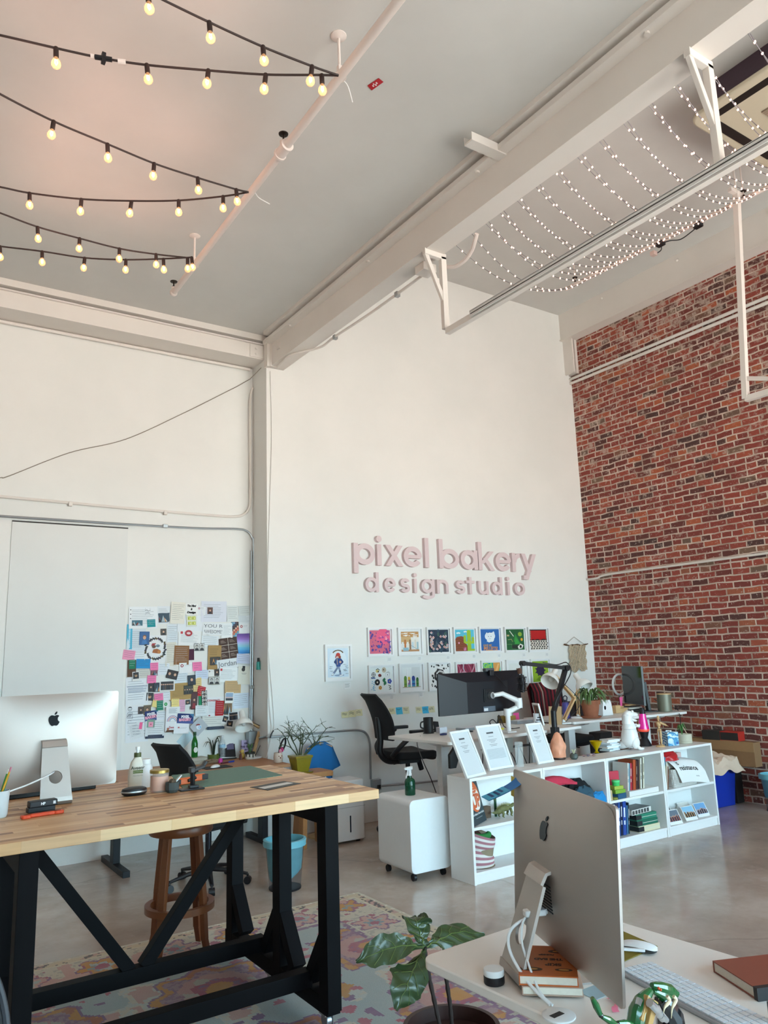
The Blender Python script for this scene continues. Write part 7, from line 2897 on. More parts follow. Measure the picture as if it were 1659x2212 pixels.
   if what == 'E':
    a.rect(0.08,0.24,0.92,0.45,'2a3038').rect(0.08,0.45,0.92,0.58,'c0a8a8')
   elif what == 'I':
    a.disc(0.5,0.58,0.2,'b08a6a').disc(0.46,0.7,0.2,'4a3428',0.5)
   else:
    for j in range(7):
     x = 0.14+0.12*j
     a.rect(x - 0.045,0.12,x+0.045,0.55,['1a1a20','3a3a48','54423a','20242c'][j % 4]).disc(x,0.64,0.045,'c8a08a')
  elif what == 'G':
   for j in range(12):
    v = j/11
    f0,f1 = lin('3f9ad0'),lin('8a5ab0')
    a.poly([(0,v*11/12),(1,v*11/12 - 0.0),(1,v*11/12+1/12),(0,v*11/12+1/12)],['2f7fc4','3f8fd0','56a8d8','6ab8dc','86c4d8','9ac0dc','a8b4e0','a89adc','9a7ccc','8a64b8','7854a8','684898'][j])
  elif what == 'U':
   a.rect(0.2,0.08,0.8,0.7,'ea9ab4').disc(0.5,0.4,0.1,'c05070')
  elif what == 'Q':
   for i in range(2):
    for j in range(2):
     a.rect(0.12+0.4*i,0.14+0.4*j,0.48+0.4*i,0.42+0.42*j,'c4cc5a')
     a.rect(0.18+0.4*i,0.2+0.4*j,0.24+0.4*i,0.34+0.4*j,'8a9430').rect(0.32+0.4*i,0.2+0.4*j,0.38+0.4*i,0.36+0.4*j,'e4e8b0')
  elif what == 'X':
   a.line([(0.5,0.0),(0.5,1.0)],0.02,'cfc4b8')
   for j in (0.33,0.66):
    a.line([(0,j),(1,j)],0.02,'cfc4b8')
   for i in range(2):
    for j in range(3):
     for q in range(3):
      a.rect(0.08+0.5*i,0.12+0.33*j+0.05*q,0.38+0.5*i - 0.06*q,0.135+0.33*j+0.05*q,'a8988c')
  elif what == 'S':
   a.disc(0.42,0.82,0.15,'2a2624').rect(0.34,0.88,0.56,1.02,'1a1a1c').rect(0.28,0.60,0.7,0.62,'7a7a74').rect(0.34,0.55,0.64,0.565,'8a8a84')
  elif what == 'M':
   for j in range(6):
    a.disc(0.5+0.2*math.cos(j*1.05),0.5+0.2*math.sin(j*1.05),0.13,'2f9a50')
  elif what == 'K':
   for j in range(26):
    t_ = 2*PI*j/26
    q = 0.36+0.035*(j % 3)
    x,y = 0.5+q*math.cos(t_),0.52+0.33*math.sin(t_)
    a.poly([(x,y),(x+0.10*math.cos(t_+1.3),y+0.085*math.sin(t_+1.3)),(x+0.15*math.cos(t_+0.6),y+0.12*math.sin(t_+0.6)),(x+0.08*math.cos(t_ - 0.6),y+0.06*math.sin(t_ - 0.6)),(x - 0.05*math.cos(t_),y - 0.04*math.sin(t_))],['23262c','3a2a3c','5a4a2a','2a3338'][j % 4])
   a.poly([(0.34,0.38),(0.62,0.34),(0.72,0.46),(0.56,0.52),(0.40,0.50)],'a05a24').disc(0.66,0.40,0.08,'c07a3a').disc(0.42,0.60,0.09,'5a3a28',0.8).poly([(0.30,0.62),(0.46,0.66),(0.52,0.72),(0.34,0.72)],'a0242c').disc(0.60,0.62,0.09,'6a7a8c',0.7)
  elif what == 'Z':
   a.poly([(0,0),(1,0),(1,0.35),(0.6,0.2),(0,0.4)],'3a4c8c').poly([(0.7,1),(1,1),(1,0.6)],'2f6a94')
   for j,(s_,cc) in enumerate((('PIXEL','e6e6ee'),('BAKERY','f0a8c0'))):
    text(s_,h*0.36,cm(cc,0.6),t,M=tr(-w*0.02,-0.0036,h*(0.17 - 0.30*j)) @ roty(R(-4)),bold=0.0022)
  elif what == 'A':
   for j,cc in enumerate(('8a6a9a','e6e8ea','c0606a','e6e8ea','5a7fb0','e6e8ea')):
    a.disc(0.5,0.40,0.40 - 0.045*j,cc,n=20,a0=-0.05,a1=PI+0.2)
   for j in range(5):
    a.rect(0.2,0.74+0.04*j,0.8 - 0.1*(j % 2),0.755+0.04*j,'8a929c')
   a.disc(0.2,0.09,0.09,'b06a4a').disc(0.8,0.1,0.08,'a85a50')
   text('Sweet',w*0.22,cm('b0405a',0.6),t,M=tr(0,-0.0034,-h*0.35),shear=0.3,bold=0.0008)
  elif what == 'e':
   a.line([(0,1),(0.5,0.5),(1,1)],0.008,'9ab4bc').line([(0,0),(1,0)],0.01,'9ab4bc')
  elif what == 's':
   a.b.M = a.b.M @ tr(w/2,h/2,0) @ rotz(R(-rot)) @ tr(-w/2,-h/2,0)
   a.disc(0.5,0.46,0.19,'d6e2ea').disc(0.44,0.58,0.17,'8a2a2a',0.6,a0=0.1,a1=PI+0.3,n=14).disc(0.56,0.44,0.10,'4aa0d0').disc(0.56,0.44,0.075,'d6e2ea').disc(0.60,0.44,0.05,'8ac0e0')
 a.build('print',t)

# ------------------------------------------------------------------ on the butcher block table
def ont(px,py):
 p = at(px,py,z=TZ)
 return Vector((p.x,p.y,TZ+0.0004))

def sit(name,label,cat,p,rz=0.0,group=None):
 return thing(name,label,cat,tuple(p),rz,group)

p = ont(3,1768)
t = sit('pen_cup','white cup of pens at the near edge of the butcher block table','cup',p+Vector((-0.012,0.035,0)))
MB().lathe([(0,0),(0.036,0),(0.041,0.012),(0.046,0.115),(0.043,0.115),(0.038,0.012),(0,0.006)],28,cap=False).build('cup',mat('white_translucent_cup','d2dade',0.3,var=0.02),t)
for k,(c,a,h,r,lb,tip) in enumerate((('2f8a34',0.5,0.20,0.008,'green marker pen in the white cup','e4ece4'),('5a7ac0',1.9,0.195,0.006,'blue pen in the white cup','3a5aa0'),('d8a030',-0.5,0.215,0.0042,'yellow pencil with pink eraser in the white cup','c88090'),('8a7ab8',2.8,0.205,0.006,'violet pen in the white cup','6a5a9a'),('c8ccd0',3.8,0.20,0.005,'pale grey pen in the white cup','9aa0a4'))):
 tt = thing('pencil' if k == 2 else 'pen',lb,'pen',tuple(t.location),0,'pens in the white cup')
 c0,c1 = Vector((-0.018*math.cos(a),-0.018*math.sin(a),0.008)),Vector((0.048*math.cos(a),0.048*math.sin(a),h))
 MB().cyl(c0,c0.lerp(c1,0.9),r,10).build('barrel',cm(c,0.4),tt)
 MB().cyl(c0.lerp(c1,0.901),c1,r*0.98,10).build('eraser' if k == 2 else 'cap',cm(tip,0.5),tt)
t = make_keyboard('black keyboard lying behind the aluminium computer stand on the butcher block table',tuple(ont(112,1716)+Vector((0,0.03,0))),R(6),0.45,0.145,0.022,M_BLACK,mat('black_key_caps','232326',0.5,var=0.1),6,18)
t.location = tuple(at(105,1712,z=TZ+0.001))
p = ont(92,1763)
t = sit('multitool_clamp','bright orange plastic clamp tool lying before the computer','tool',p+Vector((0,0.012,0)),R(7))
b = MB()
b.prism(rrect(-0.085,0.085,-0.012,0.012,0.011),0,0.014)
b.prism(rrect(-0.092,-0.05,-0.026,0.012,0.009),0,0.014)
b.prism(rrect(0.05,0.092,-0.018,0.014,0.009),0,0.014)
b.build('body',cm('e8512a',0.4),t,bevel=0.003)
b = MB()
b.prism(rrect(-0.05,0.05,-0.005,0.006,0.004),0.0141,0.0155)
b.build('grip_slot',cm('8a2f18',0.5),t)
p = ont(91,1754)
t = sit('card_reader','black memory card reader with white lettering before the computer stand','device',p+Vector((0,0.022,0)),R(6))
MB().box(-0.063,0.058,-0.018,0.02,0,0.022).build('dock',M_BLACK,t,smooth=0,bevel=0.003)
MB().box(-0.058,0.065,-0.024,0.022,0.0224,0.05).build('drive',cm('1e2024',0.35),t,smooth=0,bevel=0.004)
text('HP',0.016,cm('e8eaec',0.5),t,M=tr(0.0,-0.0246,0.036),bold=0.0006)
b = MB()
b.box(0.045,0.056,-0.0246,-0.024,0.03,0.043)
b.build('emblem',cm('d8dadc',0.5),t,smooth=0)
p = ont(299,1703)
t = sit('lotion_bottle','cream lotion pump bottle with olive label and collar','bottle',p+Vector((0,0.03,0)),R(-8))
b = MB()

def lot(u,v):
 a = 2*PI*u
 zs = [0,0.006,0.05,0.10,0.135,0.152,0.16]
 ws = [0.044,0.047,0.048,0.043,0.034,0.022,0.016]
 k = min(int(v*6),5)
 f = v*6 - k
 z = zs[k]+(zs[k+1] - zs[k])*f
 w = ws[k]+(ws[k+1] - ws[k])*f
 d = min(w*0.66,0.03) if z < 0.15 else w*(0.66+0.34*(z - 0.15)/0.01)
 e = 0.75
 c,s_ = math.cos(a),math.sin(a)
 return (w*math.copysign(abs(c)**e,c),d*math.copysign(abs(s_)**e,s_),z)

b.sheet(lot,36,24)
b.lathe([(0,0.16),(0.016,0.16)],24,cap=False)
b.build('bottle',mat('cream_bottle_plastic','d9d3c4',0.35,var=0.02),t,smooth=60)
b = MB()
b.lathe([(0,0.160),(0.019,0.160),(0.019,0.182),(0,0.182)],22,cap=False)
b.build('collar',cm('4d5632',0.5),t)
b = MB()
b.lathe([(0,0.182),(0.007,0.182),(0.007,0.196),(0.011,0.197),(0.012,0.214),(0,0.216)],18,cap=False)
b.tube([(0,0,0.205),(0.0,0.034,0.203),(0,0.04,0.198)],0.0055,8)
b.build('pump',M_WHITE,t)
b = MB()
b.box(-0.026,0.026,-0.0318,-0.029,0.078,0.094)
b.build('label',cm('5f7030',0.5),t,smooth=0)
text('Aveeno',0.024,cm('2e3420',0.6),t,M=tr(0,-0.0322,0.106),bold=0.0005)
text('DAILY MOISTURIZING',0.0055,cm('e4e6d8',0.6),t,M=tr(0,-0.0321,0.086))
text('Moisturizing Lotion',0.0065,cm('6a6a58',0.6),t,M=tr(0,-0.0318,0.066))
p = ont(318,1704)
t = sit('pill_bottle','plain white pill bottle behind the lotion bottle','bottle',p+Vector((0.012,0.075,0)))
MB().lathe([(0,0),(0.034,0),(0.036,0.004),(0.036,0.10),(0.03,0.115),(0.024,0.12),(0,0.12)],28,cap=False).build('bottle',M_WHITE,t)
MB().lathe([(0,0.1205),(0.027,0.1205),(0.027,0.143),(0.025,0.146),(0,0.146)],28,cap=False).build('cap',mat('white_cap','e4e6e6',0.45,var=0.02),t)
p = ont(294,1719)
t = sit('speakerphone','black oval puck speakerphone with silver rim on the butcher block','device',p+Vector((0,0.035,0)))
b = MB()
b.M = Matrix.Diagonal((1.0,0.72,1,1))
b.lathe([(0,0),(0.050,0),(0.062,0.008),(0.064,0.014)],40,cap=False)
b.lathe([(0.064,0.022),(0.060,0.032),(0.045,0.037),(0,0.038)],40,cap=False)
b.build('body',M_BLACK,t)
b = MB()
b.M = Matrix.Diagonal((1.0,0.72,1,1))
b.lathe([(0.064,0.014),(0.0655,0.018),(0.064,0.022)],40,cap=False)
b.build('rim',M_GALV,t)
p = ont(350,1712)
t = sit('candle','peach candle in a glass jar with a brass lid','candle',p+Vector((0,0.047,0)))
b = MB()
b.lathe([(0,0),(0.046,0),(0.048,0.004),(0.048,0.094),(0.0455,0.094),(0.0455,0.008),(0,0.006)],34,cap=False)
b.build('jar',mat('clear_jar_glass','f0e4dc',0.04,alpha=0.22,var=0),t)
MB().lathe([(0,0.0085),(0.045,0.0085),(0.045,0.078),(0,0.078)],34,cap=False).build('wax',mat('peach_wax','e09a78',0.5,var=0.03),t)
MB().lathe([(0,0.0945),(0.0495,0.0945),(0.0495,0.108),(0.047,0.110),(0,0.110)],34,cap=False).build('lid',mat('brushed_brass','b09a58',0.35,0.85,var=0.04),t)
p = ont(374,1713)
t = sit('succulent_planter','small dark concrete planter holding a stubby succulent','plant',p+Vector((0.004,0.028,0)))
MB().lathe([(0,0),(0.026,0),(0.036,0.014),(0.036,0.05),(0.03,0.05),(0.028,0.04),(0,0.04)],8,cap=False).build('pot',mat('dark_concrete','4b504f',0.85,var=0.15,vs=60),t,smooth=0)
b = MB()
for k in range(9):
 a = k*2.4
 r = 0.004+0.0018*k
 b.ball((r*math.cos(a),r*math.sin(a),0.055 - 0.0008*k),(0.008,0.008,0.013),8,6)
b.build('leaves',cm('5a4a3a',0.7),t,smooth=60)
b = MB()
b.bar((0.012,0.005,0.042),(0.05,0.01,0.078),0.014,0.006)
b.build('plant_label',mat('frosted_plastic','c8d0d0',0.3,var=0.02),t,smooth=0)
# cutting mat
c0,c1,c2,c3 = at(398,1707,z=TZ),at(610,1675,z=TZ),at(540,1655,z=TZ),at(370,1676,z=TZ)
b = MB()
b.prism([(v.x - c0.x,v.y - c0.y) for v in (c0,c1,c2,c3)],0,0.003)
m,nt,bs = nodes('green_cutting_mat')
tc = nd(nt,'TexCoord')
bk_ = nd(nt,'TexBrick')
bk_.offset = 0
for k_,v_ in (('Scale',1),('Brick Width',0.0254),('Row Height',0.0254),('Mortar Size',0.0006)):
 bk_.inputs[k_].default_value = v_
bk_.inputs[1].default_value = (*lin('4f776a'),1)
bk_.inputs[2].default_value = (*lin('527a6c'),1)
bk_.inputs[3].default_value = (*lin('6f9484'),1)
nt.links.new(tc.outputs['Object'],bk_.inputs[0])
nt.links.new(bk_.outputs[0],bs.inputs['Base Color'])
bs.inputs['Roughness'].default_value = 0.6
t = tag(b.build('cutting_mat',m,None,smooth=0),'green cutting mat lying on the far corner of the butcher block table','mat')
t.location = (c0.x,c0.y,TZ+0.0004)
# black clamp stand and orange tool on the mat
p = ont(418,1706)
t = sit('phone_stand','black articulated clamp stand with round base plate on the table','stand',p+Vector((0,0.015,0)))
b = MB()
b.box(-0.075,0.055,-0.035,0.03,0,0.008)
b.build('base',M_BLACK,t,smooth=0,bevel=0.003)
b = MB()
b.bar((0.0,0,0.008),(0.0,0,0.095),0.02,0.02)
b.cyl((-0.016,0,0.095),(0.016,0,0.095),0.017,14)
b.box(-0.02,0.03,-0.015,0.015,0.008,0.022)
b.build('post',M_BLACK,t,smooth=30,bevel=0.002)
b = MB()
b.bar((0.006,0,0.097),(0.062,-0.002,0.113),0.034,0.016)
b.bar((0.046,0,0.10),(0.074,0,0.135),0.03,0.015)
b.box(-0.018,0.008,-0.02,0.02,0.085,0.112)
b.build('jaw',M_BLACK,t,smooth=0,bevel=0.003)
p = ont(418,1697)
t = sit('clamp','orange and black spring clamp lying behind the black clamp stand','tool',p+Vector((0.01,0.065,0.0035)),R(10))
b = MB()
b.prism(rrect(-0.09,0.0,-0.016,0.016,0.012),0.0,0.034)
b.prism(rrect(0.01,0.085,-0.014,0.014,0.012),0.008,0.042)
b.build('handles',cm('d8622c',0.4),t,bevel=0.005)
b = MB()
b.cyl((-0.03,-0.0165,0.018),(0.02,-0.0165,0.03),0.009,10)
b.box(-0.1,-0.07,-0.0175,0.0175,0.004,0.03)
b.box(0.06,0.098,-0.015,0.015,0.012,0.04)
b.build('jaws',M_BLACK,t,smooth=30,bevel=0.002)
# black and white ruler card
c0,c1,c2,c3 = at(540,1701,z=TZ),at(578,1708,z=TZ),at(650,1693,z=TZ),at(613,1688,z=TZ)
t = thing('ruler_card','black card with a white stripe lying near the table corner','ruler',(c0.x,c0.y,TZ+0.0004))
MB().prism([(v.x - c0.x,v.y - c0.y) for v in (c0,c1,c2,c3)],0,0.002).build('card',cm('2a2826',0.5),t,smooth=0)
s0,s1,s2,s3 = c0.lerp(c1,0.35),c0.lerp(c1,0.72),c3.lerp(c2,0.72),c3.lerp(c2,0.35)
MB().prism([(v.x - c0.x,v.y - c0.y) for v in (s0.lerp(s3,0.06),s1.lerp(s2,0.06),s2.lerp(s1,0.08),s3.lerp(s0,0.08))],0.0021,0.0026).build('stripe',cm('dcdad4',0.6),t,smooth=0)

# spray bottle on the rolling cabinet
p = at(891,1718,z=0.60)
t = thing('spray_bottle','green glass spray bottle with white trigger on the rolling cabinet','bottle',(p.x,p.y+0.03,0.6004),R(200))
MB().lathe([(0,0),(0.040,0),(0.043,0.005),(0.043,0.105),(0.036,0.122),(0.016,0.135),(0.015,0.148),(0,0.148)],30,cap=False).build('bottle',mat('emerald_glass','0f5a3c',0.06,trans=0.55,var=0),t)
b = MB()
b.lathe([(0,0.149),(0.018,0.149),(0.018,0.168),(0,0.168)],20,cap=False)
b.prism([(0,0)]*0 or rrect(-0.012,0.012,-0.012,0.012,0.005),0.168,0.20)
b.bar((-0.035,0,0.205),(0.05,0,0.208),0.022,0.024)
b.bar((0.05,0,0.208),(0.066,0,0.208),0.014,0.014)
b.bar((0.022,0,0.195),(0.045,0,0.150),0.012,0.010)
b.bar((0.045,0,0.152),(0.052,0,0.135),0.012,0.008)
b.build('trigger_head',M_WHITE,t,smooth=30,bevel=0.003)

# ------------------------------------------------------------------ on the amber desk
AZ = 0.7555

def ona(px,py):
 p = at(px,py,z=0.755)
 return Vector((p.x,min(p.y,7.48),AZ))

for k,(lb,z0) in enumerate((('lower of two flat pale boxes under the green beer bottle',0.0),('upper of two flat pale boxes under the green beer bottle',0.031))):
 o = tag(MB().box(-0.10,0.10,-0.07,0.07,0,0.03).build('flat_box',mat('pale_tan_box','a8a294',0.6,var=0.08),None,smooth=0,bevel=0.003),lb,'box')
 o.location = ona(423,1651)+Vector((0,0.03,z0))
 o.rotation_euler.z = R(4*k)
p = ona(424,1640)
t = thing('beer_bottle','green glass beer bottle with white label on the amber desk','bottle',(ona(423,1651)+Vector((0,0.04,0.0615)))[:])
MB().lathe([(0,0),(0.029,0),(0.031,0.004),(0.031,0.125),(0.027,0.15),(0.0145,0.185),(0.0135,0.215),(0,0.215)],26,cap=False).build('bottle',mat('beer_green_glass','1f7a2c',0.06,trans=0.5,var=0),t)
MB().lathe([(0.0145,0.20),(0.0155,0.205),(0.0155,0.235),(0,0.236)],18,cap=False).build('foil',cm('1d4a24',0.35),t)
b = MB()
b.M = tr(0,-0.0312,0.07) @ rotx(PI/2)
b.prism([(0.02*math.cos(k*PI/10),0.026*math.sin(k*PI/10)) for k in range(20)],0,0.001)
b.build('label',cm('dcdcd4',0.6),t,smooth=0)
p = ona(450,1639)
t = thing('spider_plant','olive pot with dark strappy air plant on the amber desk','plant',tuple(p+Vector((0,0.06,0))))
MB().lathe([(0,0),(0.045,0),(0.052,0.008),(0.056,0.055),(0.05,0.055),(0.046,0.045),(0,0.045)],26,cap=False).build('pot',cm('5f6a2c',0.5),t)
b = MB()
for k in range(14):
 a = k*2.4
 r = 0.06+0.05*((k*7) % 5)/5
 h = 0.12+0.06*((k*3) % 4)/4
 c,s_ = math.cos(a),math.sin(a)
 b.tube(smoothpath([(0.008*c,0.008*s_,0.045),(0.4*r*c,0.4*r*s_,0.07+h*0.7),(0.9*r*c,0.9*r*s_,0.06+h),(1.3*r*c,1.3*r*s_,0.045+h*0.75)],4),[0.006]*5+[0.005]*4+[0.004,0.003,0.002,0.001],5,0.4)
b.build('leaves',cm('2c3a26',0.5),t,smooth=60)
p = ona(480,1640)
t = thing('water_bottle','clear plastic water bottle with white cap and label on the amber desk','bottle',tuple(p+Vector((0,0.05,0))))
b = MB()
b.lathe([(0,0),(0.030,0)]+[(0.031+0.0015*math.sin(k*1.9),0.008+k*0.007) for k in range(14)]+[(0.031,0.115),(0.031,0.15),(0.024,0.18),(0.013,0.2),(0.012,0.212),(0,0.212)],26,cap=False)
b.build('bottle',mat('clear_pet','dfe8ec',0.05,alpha=0.3,var=0),t)
MB().lathe([(0.0325,0.112),(0.0325,0.142)],26,cap=False).build('label',cm('9cc4dc',0.5),t)
MB().lathe([(0,0.2125),(0.0145,0.2125),(0.0145,0.228),(0,0.229)],18,cap=False).build('cap',M_WHITE,t)
p = ona(500,1640)
t = thing('desk_telephone','black desk telephone with tilted screen on the amber desk','telephone',tuple(p+Vector((0,0.07,0))),R(-12))
b = MB()
b.bar((-0.01,0.0,0.012),(-0.01,0.07,0.145),0.16,0.02,up=(0,1,0))
b.box(-0.09,0.07,-0.06,0.06,0,0.012)
b.build('body',M_BLACK,t,smooth=0,bevel=0.004)
b = MB()
b.bar((-0.075,-0.018,0.03),(-0.075,0.056,0.16),0.045,0.032,up=(0,1,0))
b.build('handset',M_BLACK,t,smooth=0,bevel=0.01)
b = MB()
b.bar((0.02,0.024,0.082),(0.02,0.052,0.135),0.07,0.022,up=(0,1,0))
b.build('display',cm('6a6480',0.2),t,smooth=0)
p = ona(532,1630)
t = thing('lilac_card','lilac lettered card standing against the wall on the amber desk','card',tuple(at(523,1596,y=7.50).xy)+(AZ,))
b = MB()
b.M = rotx(R(-6))
b.box(0,0.115,0,0.006,0,0.165)
b.build('board',cm('c6b4d8',0.6),t,smooth=0)
for j,(s_,z) in enumerate((('FIND',0.13),('THE GOOD',0.10),('IN IT',0.07))):
 text(s_,0.026,cm('3a2a5c',0.7),t,M=rotx(R(-6)) @ tr(0.058,-0.001,z),bold=0.001)
b = MB()
b.M = rotx(R(-6))
b.box(0.03,0.085,-0.001,0,0.04,0.046)
b.build('underline',cm('3a2a5c',0.7),t,smooth=0)
p = ona(526,1639)
t = thing('rubber_duck','yellow duck figurine beside the dripping cactus pot','figurine',tuple(p+Vector((0,0.02,0))))
b = MB()
b.ball((0,0,0.028),(0.024,0.02,0.028),14,10)
b.ball((-0.004,0,0.07),0.019,14,10)
b.build('body',cm('dcc06a',0.5),t,smooth=60)
b = MB()
b.ball((-0.026,0,0.068),(0.010,0.009,0.005),10,6)
b.build('beak',cm('c8803a',0.5),t)
p = ona(520,1640)
t = tag(MB().lathe([(0,0),(0.017,0),(0.014,0.03),(0.01,0.05),(0,0.058)],14,cap=False).build('brown_figurine',cm('5a2a22',0.5),None),'tiny dark brown figurine beside the yellow duck','figurine')
t.location = ona(520,1641)
p = ona(543,1640)
t = thing('cactus','white pot with black drips holding a paddle cactus','plant',tuple(p+Vector((0.0,0.03,0))))
b = MB()
b.use(cm('d8d4cc',0.5)).lathe([(0,0),(0.044,0),(0.048,0.006),(0.05,0.06)],24,cap=False)
b.use(cm('2c2a22',0.5)).lathe([(0.0502,0.048),(0.0506,0.066),(0.044,0.066),(0.042,0.055),(0,0.055)],24,cap=False)
for k in range(9):
 a = k*0.7
 L_ = 0.018+0.02*((k*5) % 4)/4
 b.bar((0.0495*math.cos(a),0.0495*math.sin(a),0.052),(0.0492*math.cos(a),0.0492*math.sin(a),0.05 - L_),0.011,0.004,up=(math.cos(a),math.sin(a),0))
b.build('pot',None,t)
b = MB()
b.ball((0,0,0.083),(0.017,0.009,0.03),12,9)
b.ball((-0.016,0,0.125),(0.014,0.008,0.024),12,9)
b.ball((0.017,0.002,0.122),(0.013,0.008,0.023),12,9)
b.build('paddles',mat('cactus_green','3f5a34',0.6,var=0.25,vs=150),t,smooth=60)
p = ona(453,1650)
b = MB()
for k in range(4):
 r = 0.05 - 0.006*k
 b.tube(smoothpath([(r*math.cos(j*0.9+k)*1.3+0.02*k,r*0.6*math.sin(j*0.9+k),0.008+0.012*(k % 2)+0.012*abs(math.sin(j*1.3+k))) for j in range(9)],4),0.007,6)
o = tag(b.build('cable_bundle',mat('taupe_cable','7a6450',0.6,var=0.15),None),'coiled brown cable bundle on the amber desk by the plant','cable')
o.location = p+Vector((0,0.0,0.002))
p = ona(476,1648)
t = tag(MB().lathe([(0,0),(0.020,0),(0.022,0.03),(0.015,0.042),(0,0.043)],18,cap=False).build('nail_polish',cm('c82a94',0.3),None),'magenta squat bottle on the amber desk','bottle')
t.location = p
p = ona(493,1648)
t = thing('folding_knife','blue and maroon folding knife lying on the amber desk','tool',tuple(p+Vector((0,0,0.0))),R(20))
MB().prism(rrect(-0.09,0.0,-0.011,0.011,0.01),0,0.014).build('handle',cm('5a1f2a',0.4),t)
MB().prism(rrect(0.0,0.075,-0.01,0.01,0.009),0.001,0.014).build('cap',cm('2a3f9a',0.4),t)
b = MB()
b.tube(smoothpath([tuple(ona(462,1640)),tuple(ona(474,1640)+Vector((0,0.02,0.015))),tuple(ona(490,1636)+Vector((0,0,0.012))),tuple(ona(502,1634)+Vector((0,0,0.004))),tuple(ona(520,1633)+Vector((0,0,0.004)))]),0.0045,6)
tag(b.build('charging_cable',M_WHITE,None),'white charging cable across the amber desk','cable')
p = ona(465,1658)
t = tag(MB().M and MB().ball((0,0,0.0),(0.062,0.032,0.022),20,12,0,PI/2).build('computer_mouse',M_WHITE,None,smooth=60),'white computer mouse on a dark pad on the amber desk','mouse')
t.location = p+Vector((0,0,0.0045))
t.rotation_euler.z = 0.6
o = tag(MB().prism(rrect(-0.12,0.14,-0.09,0.09,0.015),0,0.004).build('mouse_pad',cm('2c2b2a',0.8),None),'dark mouse pad on the amber desk under the white mouse','mouse pad')
o.location = p

# ------------------------------------------------------------------ plant stand, shirt, branching plant
SX,SY,SZ = 3.60,6.72,0.665
t = thing('plant_stand','golden slab wood stand behind the table corner, carrying the olive pot','stand',(SX,SY,0))
b = MB()
b.prism([(x,y+0.012*math.sin(x*30)) for x,y in rrect(-0.20,0.17,-0.15,0.15,0.04)],SZ - 0.045,SZ)
b.build('top_slab',M_SLAB,t,bevel=0.006)
for s_ in (-1,1):
 b = MB()
 b.add([(s_*0.10,-0.10,0),(s_*0.10,0.12,0),(s_*0.06,0.09,SZ - 0.046),(s_*0.06,-0.06,SZ - 0.046),(s_*0.145,-0.10,0),(s_*0.145,0.12,0),(s_*0.105,0.09,SZ - 0.046),(s_*0.105,-0.06,SZ - 0.046)],
   [(0,1,2,3),(7,6,5,4),(0,4,5,1),(1,5,6,2),(2,6,7,3),(3,7,4,0)])
 b.build('leg',M_SLAB,t,smooth=0,bevel=0.004)
pz = SZ+0.0005
pp = at(651,1662,y=6.66)
t = thing('pencil_cactus','olive-yellow square pot with sprawling leafless branching plant','plant',(pp.x,6.68,pz))
M_OLIVE = mat('olive_glaze','8a7a20',0.3,var=0.1)
b = MB()

def sq(r0,z0,r1,z1):
 vs = [(-r0,-r0,z0),(r0,-r0,z0),(r0,r0,z0),(-r0,r0,z0),(-r1,-r1,z1),(r1,-r1,z1),(r1,r1,z1),(-r1,r1,z1)]
 return vs,[(3,2,1,0),(4,5,6,7),(0,1,5,4),(1,2,6,5),(2,3,7,6),(3,0,4,7)]

b.add(*sq(0.058,0.013,0.082,0.135))
b.add(*sq(0.088,0.135,0.090,0.158))
b.build('pot',M_OLIVE,t,smooth=0,bevel=0.004)
MB().add(*sq(0.085,0,0.092,0.012)).build('saucer',M_OLIVE,t,smooth=0,bevel=0.002)
b = MB()
rnd = random.Random(11)

def branch(p,d,L,r,lev):
 pts = [p]
 q = p.copy()
 dd = d.copy()
 n = 4
 for i in range(n):
  dd = (dd+Vector((rnd.uniform(-.25,.25),rnd.uniform(-.25,.25),rnd.uniform(-.2,.12)))).normalized()
  q = q+dd*L/n
  pts.append(q.copy())
 b.tube(pts,[r,r*0.93,r*0.86,r*0.8,r*0.72],5)
 if lev == 0:
  return
 for i in range(2 if lev < 3 else 3):
  k = rnd.choice((2,3,4))
  a = rnd.uniform(0,2*PI)
  nd_ = (dd+Vector((math.cos(a),math.sin(a),rnd.uniform(-.35,.75)))*0.95).normalized()
  branch(pts[k],nd_,L*rnd.uniform(0.55,0.85),r*0.68,lev - 1)

for d in (Vector((-0.35,0,1)),Vector((0.15,-.2,1)),Vector((0.65,-0.1,0.75)),Vector((0.85,.1,0.45)),Vector((-0.6,0.1,0.75)),Vector((0.05,0.3,1))):
 branch(Vector((d.x*0.04,d.y*0.04,0.15)),d.normalized(),0.20,0.0062,3)
b.build('branches',mat('olive_branch','3f4a2c',0.6,var=0.2),t,smooth=60)
